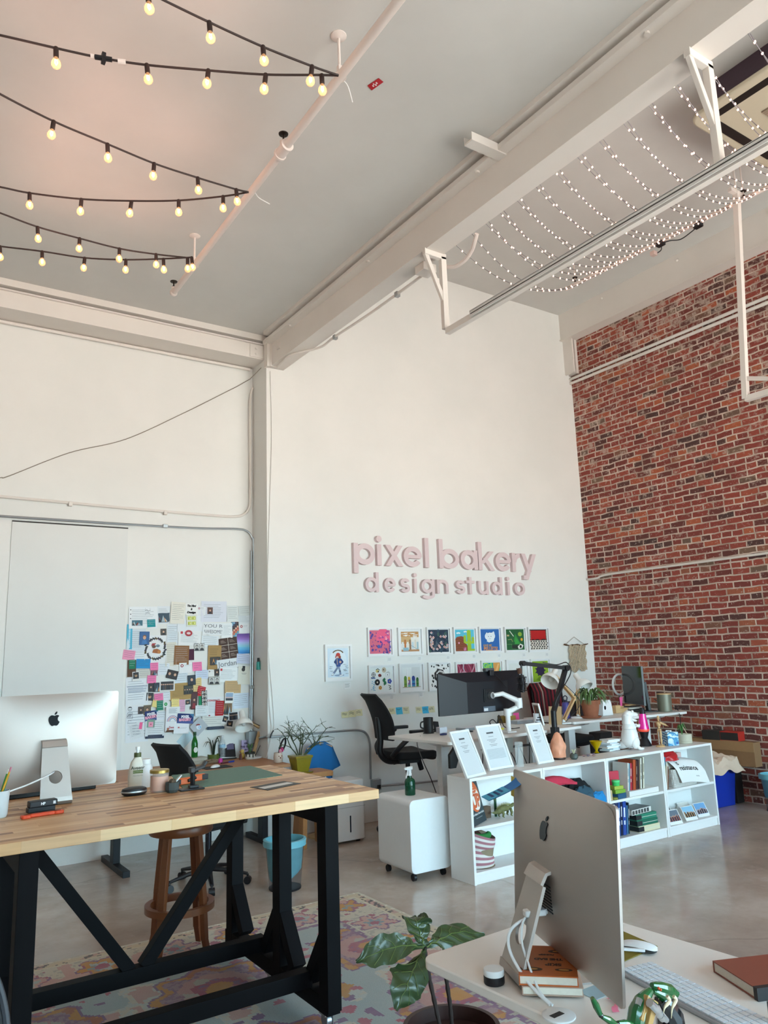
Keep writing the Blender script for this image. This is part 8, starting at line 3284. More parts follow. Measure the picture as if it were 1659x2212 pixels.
# blue shirt hanging behind, over a peg rail of the stand's side
hk = at(690,1602,y=6.98)
t = thing('t_shirt','blue t-shirt with white lettering hanging on a stand behind the branching plant','shirt',(hk.x,6.98,0))
zt = hk.z
M_SHIRT = mat('blue_cotton','1f6fb0',0.85,var=0.08,vs=12)
out = [(-0.05,zt),(0.06,zt+0.0),(0.15,zt - 0.055),(0.235,zt - 0.25),(0.15,zt - 0.285),(0.135,zt - 0.20),(0.14,zt - 0.62),(-0.15,zt - 0.64),(-0.145,zt - 0.2),(-0.17,zt - 0.28),(-0.25,zt - 0.24),(-0.14,zt - 0.05)]
for k,(nm,y0) in enumerate((('front',-0.05),('back',0.05))):
 b = MB()
 P = []
 for i in range(len(out)):
  a,e = Vector(out[i]),Vector(out[(i+1) % len(out)])
  P += [a.lerp(e,j/4) for j in range(4)]
 cen = Vector((0,zt - 0.3))
 vs,fs = [],[]
 R_ = 6
 for j in range(R_+1):
  for i,q in enumerate(P):
   w = cen.lerp(q,j/R_)
   yy = y0*(1 - (j/R_)**3)+0.018*math.sin(w.x*40+2*k)*(zt - w.y)*1.6
   vs.append((w.x,yy,w.y))
 n = len(P)
 for j in range(R_):
  for i in range(n):
   fs.append((j*n+i,j*n+(i+1) % n,(j+1)*n+(i+1) % n,(j+1)*n+i))
 b.add(vs,fs)
 o = b.build(nm+'_panel',M_SHIRT,t,smooth=60)
 q = o.modifiers.new('thick','SOLIDIFY')
 q.thickness = 0.003
text('all',0.13,cm('dfe8f0',0.7),t,M=tr(-0.02,-0.072,zt - 0.33),bold=0.003)
t = thing('clothes_stand','slim wooden stand holding the blue t-shirt by the sign wall','stand',(hk.x,6.98,0))
b = MB()
b.cyl((0,0,0.02),(0,0,zt - 0.004),0.012,10)
b.bar((-0.14,0,zt - 0.06),(0,0,zt - 0.012),0.016,0.016)
b.bar((0,0,zt - 0.012),(0.14,0,zt - 0.06),0.016,0.016)
b.build('pole',M_LTWOOD,t)
MB().lathe([(0,0),(0.13,0),(0.13,0.012),(0.02,0.025),(0,0.025)],24,cap=False).build('base',M_LTWOOD,t)
# toys at the edge of the stand: white cup with clips and dark comb, card holder
p = at(617,1652,y=6.98)
t = thing('desk_calendar','small white desk calendar block beside the olive pot','calendar',(SX - 0.125,SY - 0.02,pz),R(8))
MB().add([(-0.055,-0.045,0),(0.045,-0.045,0),(0.045,0.03,0),(-0.055,0.03,0),(-0.055,0.0,0.105),(0.045,0.0,0.105)],[(3,2,1,0),(0,1,5,4),(2,3,4,5),(0,4,3),(1,2,5)]).build('block',cm('d4d8e4',0.6),t,smooth=0)
text('5',0.03,cm('2a2c34',0.6),t,M=tr(-0.035,-0.022,0.085) @ rotx(R(-23)),bold=0.001)
t = thing('face_planter','white face-shaped cup holding a black comb and small toys, at the amber desk end','cup',(3.33,6.86,AZ))
b = MB()
b.lathe([(0,0),(0.035,0),(0.042,0.01),(0.045,0.045),(0.038,0.09),(0.033,0.09),(0.038,0.045),(0,0.04)],24,cap=False)
b.build('cup',cm('ccb8a8',0.6),t)
b = MB()
b.ball((-0.012,-0.042,0.06),0.005,8,6)
b.ball((0.016,-0.041,0.06),0.005,8,6)
b.ball((0.002,-0.045,0.045),0.007,8,6)
b.build('face',cm('8a4a3a',0.6),t)
o = tag(MB().tube(smoothpath([(0.0,0,0.05),(0.02,0,0.14),(0.05,0,0.20),(0.075,0,0.21),(0.075,0,0.16),(0.05,0,0.11)]),0.014,10,0.5).build('comb',M_BLACK,None),'black looped comb standing in the face-shaped cup','comb')
o.location = t.location
for k,(c,dx,dz,lb) in enumerate((('e0388a',0.035,0.115,'hot pink bead toy in the face-shaped cup'),('d88aa0',0.02,0.10,'pale pink bead toy in the face-shaped cup'))):
 o = tag(MB().ball((0,0,0),(0.018,0.014,0.024),12,9).build('bead_toy',cm(c,0.4),None),lb,'toy')
 o.location = t.location+Vector((dx,-0.01,dz))

# ------------------------------------------------------------------ by the brick wall: bin, box, paper
M_BIN = mat('royal_blue_bin','12309a',0.4,var=0.06)
t = thing('recycling_bin','royal blue plastic recycling bin stuffed with brown paper','bin',(7.85,5.44,0),R(-3))
b = MB()
x0,x1,y0,y1 = 0.165,0.19,0.23,0.26
vs = [(-x0,-y0,0),(x0,-y0,0),(x0,y0,0),(-x0,y0,0),(-x1,-y1,0.40),(x1,-y1,0.40),(x1,y1,0.40),(-x1,y1,0.40),(-x1+.012,-y1+.012,0.40),(x1 - .012,-y1+.012,0.40),(x1 - .012,y1 - .012,0.40),(-x1+.012,y1 - .012,0.40),(-x0+.012,-y0+.012,0.01),(x0 - .012,-y0+.012,0.01),(x0 - .012,y0 - .012,0.01),(-x0+.012,y0 - .012,0.01)]
fs = [(3,2,1,0),(12,13,14,15)]
for q in range(3):
 fs += [(q*4+i,q*4+(i+1) % 4,q*4+4+(i+1) % 4,q*4+4+i) for i in range(4)]
b.add(vs,fs)
b.build('tub',M_BIN,t,smooth=0,bevel=0.01)
b = MB()
b.box(-x1 - 0.012,x1+0.012,-y1 - 0.012,-y1,0.375,0.405).box(-x1 - 0.012,x1+0.012,y1,y1+0.012,0.375,0.405).box(-x1 - 0.012,-x1,-y1,y1,0.375,0.405).box(x1,x1+0.012,-y1,y1,0.375,0.405)
b.build('rim',M_BIN,t,smooth=0,bevel=0.003)
M_PAPERB = mat('crumpled_kraft_paper','d2b9a4',0.9,var=0.1,vs=12)
b = MB()

def crum(u,v):
 x,y = (u - 0.5)*0.50,(v - 0.5)*0.62
 e = max(abs(u - 0.5),abs(v - 0.5))*2
 z = 0.43+0.10*(1 - e**2)+0.09*noise.noise((u*3.3,v*3.3,4))+0.05*abs(noise.noise((u*8,v*8,1)))
 if e > 0.86:
  z = 0.42 - 0.06*(e - 0.86)/0.14+0.05*noise.noise((u*3.3,v*3.3,4))
 return (x,y,max(z,0.32))

b.sheet(crum,30,34,0.002)
o = tag(b.build('brown_paper',M_PAPERB,None,smooth=20),'crumpled brown packing paper overflowing from the blue bin','paper')
o.location = (7.87,5.42,0.0)
o.rotation_euler.z = R(-4)
b = MB()
M_CARD = mat('brown_cardboard','8a6646',0.85,var=0.06)
o = tag(MB().box(0.0,0.13,-0.30,0.24,0,0.4).build('storage_crate',mat('dark_crate_plastic','1e1a1a',0.6,var=0.1),None,smooth=0,bevel=0.004),'dark crate behind the blue bin, under the brown cardboard box','crate')
o.location = (8.08,5.52,0)
t = thing('cardboard_box','large brown cardboard box against the brick wall behind the blue bin','box',(8.08,5.52,0))
MB().box(0.0,0.13,-0.56,0.24,0.402,0.66).build('carton',M_CARD,t,smooth=0,bevel=0.003)
b = MB()
b.box(-0.004,0.0,-0.56,0.24,0.56,0.665)
b.build('flap',mat('pale_cardboard','a07a54',0.85,var=0.06),t,smooth=0)
t = thing('shoe_box','red and dark small boxes lying on top of the cardboard box','box',(8.145,5.35,0.6605),R(2))
MB().box(-0.07,0.06,-0.22,0.0,0,0.10).build('red_box',cm('b02a20',0.5),t,smooth=0,bevel=0.003)
b = MB()
b.box(-0.0705,-0.0695,-0.215,-0.005,0.008,0.09)
b.build('dark_end',cm('2c2826',0.6),t,smooth=0)
t2 = tag(MB().box(-0.07,0.06,0.004,0.22,0,0.10).build('shoe_box',cm('35302c',0.6),None,smooth=0,bevel=0.003),'dark grey small box beside the red one on the cardboard box','box')
t2.location = (8.145,5.35,0.6605)
t2.rotation_euler.z = R(2)
t['label'] = 'red small box with dark end lying on top of the cardboard box'

# ------------------------------------------------------------------ ceiling: sprinkler pipe and bulb strings
M_PIPEW = mat('white_pipe_paint','e2d6cf',0.45,var=0.02)
M_BRONZE = mat('dark_bronze','2a211c',0.4,0.6,var=0.1)
PZ = 4.93
pe0,pe1 = at(375,632,z=PZ),at(862,0,z=PZ)
pd = (pe1 - pe0).normalized()
t = thing('sprinkler_pipe','white sprinkler pipe hung below the lower ceiling, carrying the bulb strings','pipe',(pe0.x,pe0.y,PZ))
b = MB()
b.tube([(0,0,0),tuple(pd*8.8)],0.026,16)
b.build('pipe',M_PIPEW,t)

def onpipe(px,py):
 p = at(px,py,z=PZ)
 return pd*(p - pe0).dot(pd)

def head(parent,q,up=0.05):
 b = MB()
 b.M = tr(q)
 b.lathe([(0,up),(0.012,up),(0.012,up+0.012),(0.006,up+0.018),(0.006,up+0.05),(0.03,up+0.052),(0.032,up+0.058),(0,up+0.06)],16,cap=False)
 return b.build('sprinkler_head',M_BRONZE,parent)

q = onpipe(616,325)
b = MB()
b.tube([tuple(q - pd*0.05),tuple(q+pd*0.05)],0.036,16)
b.tube([tuple(q - pd*0.06),tuple(q - pd*0.045)],0.042,16)
b.tube([tuple(q+pd*0.045),tuple(q+pd*0.06)],0.042,16)
b.cyl(tuple(q),tuple(q+Vector((0,0,0.06))),0.024,14)
b.build('coupling',M_PIPEW,t)
head(t,q,0.058)
b = MB()
b.ball((0,0,0),0.034,14,10)
b.cyl((0,0,0),(0,0,0.05),0.02,12)
b.build('end_elbow',M_PIPEW,t)
head(t,Vector((0,0,0)),0.048)
for px,py in ((733,166),(417,573),(1010,-190)):
 q = onpipe(px,py)
 b = MB()
 b.cyl(tuple(q+Vector((0,0,0.02))),tuple(q+Vector((0,0,ZL - PZ - 0.004))),0.008,10)
 b.M = tr(q)
 b.lathe([(0,ZL - PZ - 0.02),(0.012,ZL - PZ - 0.02),(0.045,ZL - PZ - 0.006),(0.045,ZL - PZ - 0.001),(0,ZL - PZ - 0.001)],20,cap=False)
 b.ring(0,0,0.038,0.028,-0.006,0.006)
 b.box(-0.012,0.012,-0.012,0.012,0.024,0.07)
 b.build('hanger',M_PIPEW,t)
for px,py,e in ((740,172,(0.10,0.02,-0.10)),(540,413,(0.14,0.0,-0.05))):
 q = onpipe(px,py)+Vector((pe0.x,pe0.y,PZ))
 b = MB()
 b.tube(smoothpath([(0.0,0,0.03),(0.03,0,0.0),(0.06,0.0,-0.03),e]),0.003,5)
 o = tag(b.build('zip_tie',M_WHITE,None),'white zip tie tail on the sprinkler pipe, '+('beside the ceiling hanger near the red tag' if px > 600 else 'at the middle bulb string'),'zip tie')
 o.location = q

M_CORD = mat('dark_brown_cord','2c1d1a',0.6,var=0.1)
M_BULBG = mat('warm_bulb_glass','ffd9a8',0.08,var=0,alpha=0.38,emit='ffb984',estr=0.45)
M_FIL = mat('glowing_filament','ffdca0',0.5,var=0,emit='ffd090',estr=30.0)
WZ = 4.86
bulb_mesh = None

def make_bulb(parent,p,tilt):
 """socket part with the lit glass bulb under it as its own sub-part"""
 global bulb_mesh
 s_ = bpy.data.objects.new('socket',bulb_mesh[0])
 g = bpy.data.objects.new('bulb',bulb_mesh[1])
 f = bpy.data.objects.new('filament',bulb_mesh[2])
 for o in (s_,g,f):
  COL.objects.link(o)
 s_.parent = parent
 s_.location = p
 s_.rotation_euler = tilt
 g.parent = s_
 f.parent = s_

b = MB()
b.lathe([(0,0.004),(0.011,0.004),(0.013,0.0),(0.0135,-0.05),(0.011,-0.055),(0,-0.055)],14,cap=False)
so = b.build('socket',M_CORD)
b = MB()
b.lathe([(0.010,-0.055),(0.012,-0.062),(0.021,-0.075),(0.0245,-0.088),(0.024,-0.100),(0.017,-0.112),(0.008,-0.117),(0,-0.118)],18,cap=False)
go = b.build('bulb',M_BULBG)
b = MB()
b.tube([(0.004,0,-0.066),(0.006,0,-0.086),(0,0,-0.098),(-0.006,0,-0.086),(-0.004,0,-0.066)],0.0026,6)
fo = b.build('filament',M_FIL)
bulb_mesh = (so.data,go.data,fo.data)
for o in (so,go,fo):
 bpy.data.objects.remove(o)

STR = [
 ('warm bulb string forming a V at the pipe hanger beside the red tag',[
  [(250,-62),(300,-28),(353,0),(452,48),(568,101),(674,143),(731,163)],[(-90,58),(0,76),(121,104),(218,125),(315,140),(449,152),(574,161),(693,162),(731,163)]],
  [(319,-16),(452,48),(568,101),(674,143)],[(-70,62),(121,104),(317,140),(450,152),(574,161),(695,162)]),
 ('warm bulb string forming a V at the middle of the sprinkler pipe',[
  [(-90,150),(0,203),(116,262),(232,311),(333,353),(427,384),(510,409),(537,415)],[(-90,390),(0,404),(64,417),(176,430),(284,434),(386,433),(482,424),(537,415)]],
  [(-20,193),(116,262),(232,311),(333,353),(427,384),(510,409)],[(-50,396),(64,417),(176,430),(284,435),(386,433),(482,424)]),
 ('warm bulb string forming a V near the capped end of the sprinkler pipe',[
  [(-80,432),(0,460),(81,490),(172,515),(258,537),(335,549),(408,557)],[(-80,520),(0,532),(91,543),(183,557),(272,561),(353,559),(412,556)]],
  [(-10,456),(81,490),(172,515),(258,537),(337,549),(405,557)],[(0,532),(91,543),(183,557),(272,561),(353,559),(414,556)]),
]
rnd = random.Random(4)
for lb,paths,b1,b2 in STR:
 o0 = at(*paths[0][-1],z=WZ)
 t = thing('bulb_string',lb,'string lights',tuple(o0),0,'bulb strings on the sprinkler pipe')
 for pth in paths:
  pts = [at(x,y,z=WZ) - o0 for x,y in pth]
  b = MB()
  b.tube(smoothpath([tuple(p+Vector((0,0,0.0))) for p in pts],6),0.0062,6)
  b.build('cord',M_CORD,t)
 for px,py in b1+b2:
  make_bulb(t,at(px,py,z=WZ) - o0,(rnd.uniform(-.12,.12),rnd.uniform(-.12,.12),0))
 if 'red tag' in lb:
  b = MB()
  p0,p1 = at(205,123,z=WZ) - o0,at(242,129,z=WZ) - o0
  b.tube([tuple(p0),tuple(p1)],0.0135,10)
  m_ = (p0+p1)/2
  b.box(m_.x - 0.01,m_.x+0.01,m_.y - 0.012,m_.y+0.012,m_.z - 0.03,m_.z+0.03)
  b.build('plug',M_BLACK,t)
  b = MB()
  p0,p1 = at(255,133,z=WZ) - o0,at(272,135,z=WZ) - o0
  b.tube([tuple(p0),tuple(p1)],0.015,10)
  b.tube([tuple(at(196,121,z=WZ) - o0),tuple(at(204,122,z=WZ) - o0)],0.012,10)
  b.build('clear_sleeve',mat('clear_sleeve_plastic','e4dcd8',0.2,var=0.02),t)
# soft warm light that the strings give the ceiling
for pth,pw in (((60,130),9),((420,110),9),((220,330),9),((120,425),9),((400,420),8),((120,520),8),((300,545),8)):
 p = at(*pth,z=WZ - 0.09)
 l = bpy.data.lights.new('bulb_string_glow','POINT')
 l.energy = pw*0.33
 l.color = (1.0,0.50,0.36)
 l.shadow_soft_size = 0.25
 o = bpy.data.objects.new('bulb_string_glow',l)
 COL.objects.link(o)
 o.location = p

# red tag on the ceiling
c = at(811,181,z=ZL)
t = thing('ceiling_tag','small red tag with white mark stuck to the lower ceiling','tag',(c.x,c.y,ZL - 0.001),0)
q0,q1,q2,q3 = [at(x,y,z=ZL) - c for x,y in ((794,184),(818,168),(828,176),(803,194))]
b = MB()
b.prism([(v.x,v.y) for v in (q0,q1,q2,q3)],-0.004,-0.001)
b.build('card',cm('b01c28',0.6),t,smooth=0)
b = MB()
v1,v2 = (q1 - q0),(q3 - q0)
for f,g,s_ in ((0.32,0.5,0.05),(0.44,0.3,0.04),(0.52,0.6,0.05),(0.66,0.42,0.05)):
 cc_ = q0+v1*f+v2*g
 b.prism([(cc_.x+v1.x*s_*a - v2.x*s_*e*3,cc_.y+v1.y*s_*a - v2.y*s_*e*3) for a,e in ((-1,-1),(1,-1),(1,1),(-1,1))],-0.005,-0.0042)
b.build('white_mark',cm('e6d8d8',0.6),t,smooth=0)

# ------------------------------------------------------------------ main beam fittings and the hung rail
SZB = 4.84

def sof(px,py):
 return at(px,py,z=SZB)

p = at(1085,330,x=3.41)
t = thing('steel_channel','short white steel channel sticking out of the side of the main beam','bracket',(3.41,p.y,p.z - 0.03))
b = MB()
L_ = 0.16
q = at(1163,361,z=p.z - 0.06)
d0 = at(1087,330,z=4.93)
d1_ = at(1163,362,z=4.86)
b.box(-0.31,0.0,-0.04,0.04,-0.012,0.0).box(-0.31,0.0,-0.04,-0.034,0.0,0.05).box(-0.31,0.0,0.034,0.04,0.0,0.05)
b.build('channel',M_STEEL,t,smooth=0)
t = thing('steel_channel','short white steel channel at the corner column head, by the paper wall','bracket',(3.41,6.94,4.99))
b = MB()
b.box(-0.02,0.22,-0.03,0.03,-0.03,0.0).box(-0.02,0.22,-0.03,-0.025,0.0,0.03)
b.build('channel',M_STEEL,t,smooth=0)

# rail hung on triangular brackets below the beam
r0,r1 = at(968,682,z=4.22),at(1659,232,z=4.22)
bxx = 3.50
b0 = sof(947,549)
b1_ = sof(1514,128)

def tri_bracket(label,y,zb_):
 t = thing('rail_bracket',label,'bracket',(bxx,y,SZB))
 h = SZB - zb_
 for nm,a,e,w in (('top_plate',(-0.10,0,-0.018),(0.11,0,-0.018),0.05),('upright',(0.085,0,-0.02),(0.085,0,-h),0.05),('brace',(-0.085,0,-0.03),(0.075,0,-h*0.62),0.035)):
  b = MB()
  b.bar(a,e,w,w*0.8,up=(0,1,0))
  b.build(nm,M_STEEL,t,smooth=0,bevel=0.003)
 return t

zr = 4.21
rl = at(966,681,z=zr)
yb0,yb1 = b0.y,b1_.y
tri_bracket('triangular white bracket under the main beam, nearest the sign wall',yb0,zr)
tri_bracket('triangular white bracket under the main beam, beside the ceiling air conditioner',yb1,zr)
p0,p1 = at(966,682,x=bxx+0.09),at(1659,231,x=bxx+0.09)
zm = (p0.z+p1.z)/2
t = thing('hanging_rail','long white slotted rail hung under the main beam on two brackets','rail',(bxx+0.085,p0.y,zr))
b = MB()
b.box(-0.022,0.022,-8.2 if False else -(p0.y+2.9),0.0,-0.05,-0.004)
b.build('bar',M_STEEL,t,smooth=0)
b = MB()
ys = -(p0.y+2.9)
b.box(-0.045,0.05,ys,-0.32,-0.004,0.004).box(-0.045,-0.038,ys,-0.32,-0.045,0.0)
b.box(-0.0465,-0.045,ys,-0.33,-0.018,-0.014)
b.build('cover_strip',mat('rail_strip_paint','dcdad8',0.4,var=0.02),t,smooth=0)
b = MB()
b.box(-0.0472,-0.0463,ys,-0.33,-0.028,-0.022)
b.build('slot',M_DARKGAP,t,smooth=0)

# conduit clipped along the soffit, junction box and hose
pts = [(600,789),(622,767),(640,759),(692,746),(722,724),(790,679),(857,631),(915,588)]
pipe('beam_conduit','white conduit clipped along the underside of the main beam',[tuple(sof(x,y)+Vector((0,0,-0.02))) for x,y in pts],0.012,M_STEEL,'pipe')
for px,py in ((724,724),(858,631)):
 p = sof(px,py)
 t = tag(MB().box(-0.02,0.02,-0.02,0.02,-0.045,0.0).build('conduit_clamp',M_GALV,None,bevel=0.003),'metal clamp of the beam conduit, '+('nearest the corner column' if px < 800 else 'nearest the junction box'),'clamp')
 t.location = (p.x,p.y,SZB)
p = sof(918,574)
t = thing('junction_box','white junction box on the beam underside beside the first triangular bracket','electrical box',(p.x,p.y,SZB))
MB().box(-0.06,0.07,-0.06,0.06,-0.07,0.0).build('box',M_STEEL,t,smooth=0,bevel=0.004)
b = MB()
b.cyl((0.0,-0.063,-0.035),(0.0,-0.058,-0.035),0.018,14)
b.build('knockout',mat('grey_seam','b8babc',0.6,var=0),t)
hz = [(962,577,4.78),(985,575,4.76),(1005,561,4.77),(1019,541,4.8),(1026,520,4.83),(1030,505,4.86)]
pipe('flexible_hose','white flexible hose curving from the junction box up behind the beam',[tuple(at(x,y,z=z)) for x,y,z in hz],0.017,M_PIPEW,'hose')

# ------------------------------------------------------------------ taller bay: pipe, fairy lights, air conditioner, frame
RZ = 6.10
f0,f1 = at(1243,614,z=RZ),at(1659,404,z=RZ)
fd = (f1 - f0).normalized()
t = thing('sprinkler_pipe','white sprinkler pipe in the taller bay, wrapped with fairy light ends','pipe',tuple(f0))
b = MB()
b.tube([tuple(-fd*0.15),tuple(fd*7.5)],0.024,12)
b.build('pipe',M_PIPEW,t)
for px,py in ((1243,614),(1607,430)):
 p = at(px,py,z=RZ)
 q = fd*(p - f0).dot(fd)
 head(t,q,0.03)
 b = MB()
 b.cyl(tuple(q+Vector((0,0,0.02))),tuple(q+Vector((0,0,ZR - RZ - 0.002))),0.008,8)
 b.build('hanger',M_PIPEW,t)
q = fd*(at(1586,432,z=RZ) - f0).dot(fd)
M_LED = mat('warm_led','ffe0d0',0.4,var=0,emit='ffbfa6',estr=5.0)
M_CLEARW = mat('silver_fairy_wire','6a6468',0.4,0.3,var=0.05)
b = MB()
b.ball((0,0,0),(0.008,0.008,0.0105),8,6)
lo = b.build('led',M_LED)
led = lo.data
bpy.data.objects.remove(lo)
xw = 3.60
STARTS = [(985,530),(1025,512),(1052,486),(1060,484),(1088,468),(1095,464),(1125,442),(1131,437),(1165,412),(1172,406),(1208,381),(1215,375),(1255,348),(1264,341),(1302,314),(1310,310),(1358,280),(1364,273),(1412,240),(1418,236),(1468,202),(1474,198),(1535,160),(1548,170),(1630,92),(1640,105)]
rnd = random.Random(9)
for k,(px,py) in enumerate(STARTS):
 # the strand leaves the high wall over the beam, sags through the sight line past the beam's edge and rises to the pipe
 a = at(px,py,x=xw)
 mm = (RZ - HC)/(a.z - HC)*0.995
 vis = CP+(a - CP)*mm
 yk = vis.y
 e0 = f0+fd*max(-0.1,(yk - f0.y)/fd.y)
 half = (e0.x - vis.x)/2
 kk = (0.26+0.10*(k % 2))/half**2

 def zc_(x):
  return vis.z+(e0.z - vis.z)*(x - vis.x)/(e0.x - vis.x)+kk*(x - vis.x)*(x - e0.x)
 lim = 6.50 if yk > 3.9 else 6.16
 xs_ = vis.x
 while zc_(xs_ - 0.02) < lim and xs_ > 4.0:
  xs_ -= 0.02
 n = 40
 pts = [Vector((xs_+(e0.x - xs_)*i/n,yk,zc_(xs_+(e0.x - xs_)*i/n))) for i in range(n+1)]
 s0 = pts[0]

 t = thing('fairy_light_strand','%s fairy light strand counted from the sign wall, swagged from beam to pipe' % ORD[k],'fairy lights',tuple(s0),0,'fairy light strands in the taller bay')
 b = MB()
 b.tube([tuple(p - s0) for p in pts[::2]],0.0035,4)
 b.build('wire',M_CLEARW,t)
 L_ = sum((q - p).length for p,q in zip(pts,pts[1:]))
 step = 0.105
 d_ = 0.05+0.06*rnd.random()
 acc = 0.0
 for p,q in zip(pts,pts[1:]):
  l_ = (q - p).length
  while d_ < acc+l_:
   w = p.lerp(q,(d_ - acc)/l_) - s0
   o = bpy.data.objects.new('light',led)
   COL.objects.link(o)
   o.parent = t
   o.location = w
   d_ += step
  acc += l_
# plug and adaptor of the fairy lights on the pipe
for px,py,lb in ((1427,527,'black adaptor'),(1508,487,'black plug')):
 p = at(px,py,z=RZ - 0.03)
 o = tag(MB().cbox((0,0,0),0.06,0.09,0.05).build('power_adaptor',M_BLACK,None,bevel=0.008),lb+' of the fairy lights strapped to the taller bay pipe','adaptor')
 o.location = p
pts = [(1508,488),(1492,502),(1470,517),(1447,520),(1430,527),(1428,540),(1416,549)]
pipe('power_cable','thin black lead looping between the fairy light plug and adaptor',[tuple(at(x,y,z=RZ - 0.05)) for x,y in pts],0.006,M_BLACK,'cord')
p = at(1412,548,z=RZ - 0.06)
o = tag(MB().cbox((0,0,0),0.06,0.06,0.05).build('control_box',cm('d0b8b0',0.4),None,bevel=0.006),'small pale control box dangling from the fairy light lead','controller')
o.location = p

# air conditioner cassette in the taller bay
AZ0 = 6.20
cA,cB,cC = at(1487,265,z=AZ0),at(1526,293,z=AZ0),at(1659,165,z=AZ0)
t = thing('air_conditioner','beige ceiling cassette air conditioner with dark casing, half out of view','air conditioner',(cA.x,cA.y,AZ0))
u1 = Vector((0,-1,0))
W_,D_ = 1.30,1.45
b = MB()
b.prism(rrect(0.0,W_,-D_,0.0,0.10),0,0.05)
b.build('panel',mat('beige_panel_plastic','c9c2ac',0.45,var=0.02),t,bevel=0.015)
b = MB()
b.box(0.14,W_ - 0.14,-D_+0.14,-0.14,0.05,ZR - AZ0 - 0.002)
b.build('casing',mat('plum_black_casing','4a3c48',0.6,var=0.1),t,smooth=0)
for (xa,xb,ya,yb2) in ((0.20,W_ - 0.20,-0.16,-0.08),(0.20,W_ - 0.20,-D_+0.08,-D_+0.16),(0.08,0.16,-D_+0.20,-0.20),(W_ - 0.16,W_ - 0.08,-D_+0.20,-0.20)):
 b = MB()
 b.box(xa,xb,ya,yb2,-0.004,0.0)
 b.build('air_slot',mat('dark_air_slot','14100e',0.6,var=0),t,smooth=0)
b = MB()
b.box(0.42,W_ - 0.42,-D_+0.42,-0.42,-0.004,0.0)
b.build('intake_backing',mat('brown_intake','7a6a5a',0.7,var=0.05),t,smooth=0)
b = MB()
for k in range(28):
 x = 0.43+k*(W_ - 0.86)/28
 b.box(x,x+0.012,-D_+0.42,-0.42,-0.010,-0.004)
b.build('intake_grille',mat('tan_grille','a08f7c',0.6,var=0.04),t,smooth=0)

# hanging frame at the right: long post, base bar, brace
yh = 3.0
ph0,ph1 = at(1592,425,x=6.9),at(1611,862,x=6.9)
hx = 6.9
y_ = ph0.y
yb_ = ph1.y
t = thing('hanging_post','white hanging steel frame with long post before the brick wall','frame',(hx,(y_+yb_)/2,ph1.z))
h_ = ph0.z - ph1.z
dy = (y_ - yb_)/2
b = MB()
b.bar((0,dy,h_+0.05),(0,-dy,0),0.055,0.055,up=(1,0,0))
b.build('post',M_STEEL,t,smooth=0,bevel=0.003)
b = MB()
b.bar((0,-dy,0.0),(0.0,-dy - 0.75,0.0),0.05,0.06)
b.build('base_bar',M_STEEL,t,smooth=0,bevel=0.003)
b = MB()
b.bar((0,-dy+0.03,0.22),(0.0,-dy - 0.55,0.02),0.035,0.04)
b.build('brace',M_STEEL,t,smooth=0)
b = MB()
b.bar((-0.12,dy,h_+0.04),(0.12,dy,h_+0.04),0.04,0.04)
b.cyl((0,dy,h_+0.04),(0,dy,ZR - ph1.z - 0.002),0.01,8)
b.build('top_plate',M_STEEL,t,smooth=0)

# ------------------------------------------------------------------ on the desk nearest the camera
def onf(px,py):
 p = at(px,py,z=DZ)
 return Vector((p.x,p.y,DZ+0.0004))

FA = math.atan2(F_E.y,F_E.x)
# books lying on the computer's foot
p = onf(1215,2150)
b0_,b1_ = at(1128,2146,z=DZ+0.01),at(1262,2152,z=DZ+0.01)
ba = math.atan2(b1_.y - b0_.y,b1_.x - b0_.x)
bw = (b1_ - b0_).length

def flat_book(label,loc,rz,w,d,h,cover,pages=M_PAGES):
 t = thing('book',label,'book',loc,rz)
 b = MB()
 b.box(0,w,0,d,0,0.003).box(0,w,0,d,h - 0.003,h).box(0,0.003,0,d,0.003,h - 0.003)
 b.build('cover',cm(cover,0.4),t,smooth=0,bevel=0.001)
 b = MB()
 b.box(0.003,w - 0.003,0.003,d - 0.003,0.003,h - 0.003)
 b.build('pages',pages,t,smooth=0)
 return t

o_ = Vector((b0_.x,b0_.y,DZ+0.0052))
flat_book('cream notebook lying under the orange book beneath the computer',tuple(o_),ba+0.03,bw*1.0,0.21,0.022,'b89a88')
t = flat_book('orange lettered paperback lying beneath the computer on the nearest desk',tuple(o_+Vector((-0.003,0.006,0.0225))),ba,bw*0.97,0.205,0.024,'c0622a')
for j,(s_,x,y,sz) in enumerate((('SKIP',0.58,0.36,0.022),('THE BAD',0.5,0.53,0.018),('SONGS',0.47,0.68,0.012))):
 text(s_,sz,cm('3a1c14',0.6),t,M=tr(bw*x,0.205*y,0.0244) @ rotz(PI) @ rotx(-PI/2),bold=0.0012)
b = MB()
for x,y,w in ((0.2,0.2,0.03),(0.75,0.2,0.022),(0.7,0.8,0.03)):
 b.use(cm('3a2418',0.6)).prism([(bw*x+w*math.cos(k*PI/8),0.205*y+0.4*w*math.sin(k*PI/8)) for k in range(16)],0.024,0.0243)
 b.use(cm('c88a4a',0.6)).prism([(bw*x+0.6*w*math.cos(k*PI/8),0.205*y+0.2*w*math.sin(k*PI/8)) for k in range(16)],0.0243,0.0246)
b.build('cover_print',None,t,smooth=0)
b = MB()
c = o_+Vector((0.01,0,0.047))
b.bar((0,0,0),(0.155,-0.185,0.0),0.010,0.007)
o = tag(b.build('tablet_pen',M_WHITE,None,smooth=0,bevel=0.002),'slim white pen lying on the orange book under the computer','pen')
pp_ = at(1195,2040,z=DZ+0.056)
o.location = (pp_.x,pp_.y,DZ+0.0565)
p = onf(1268,2120)
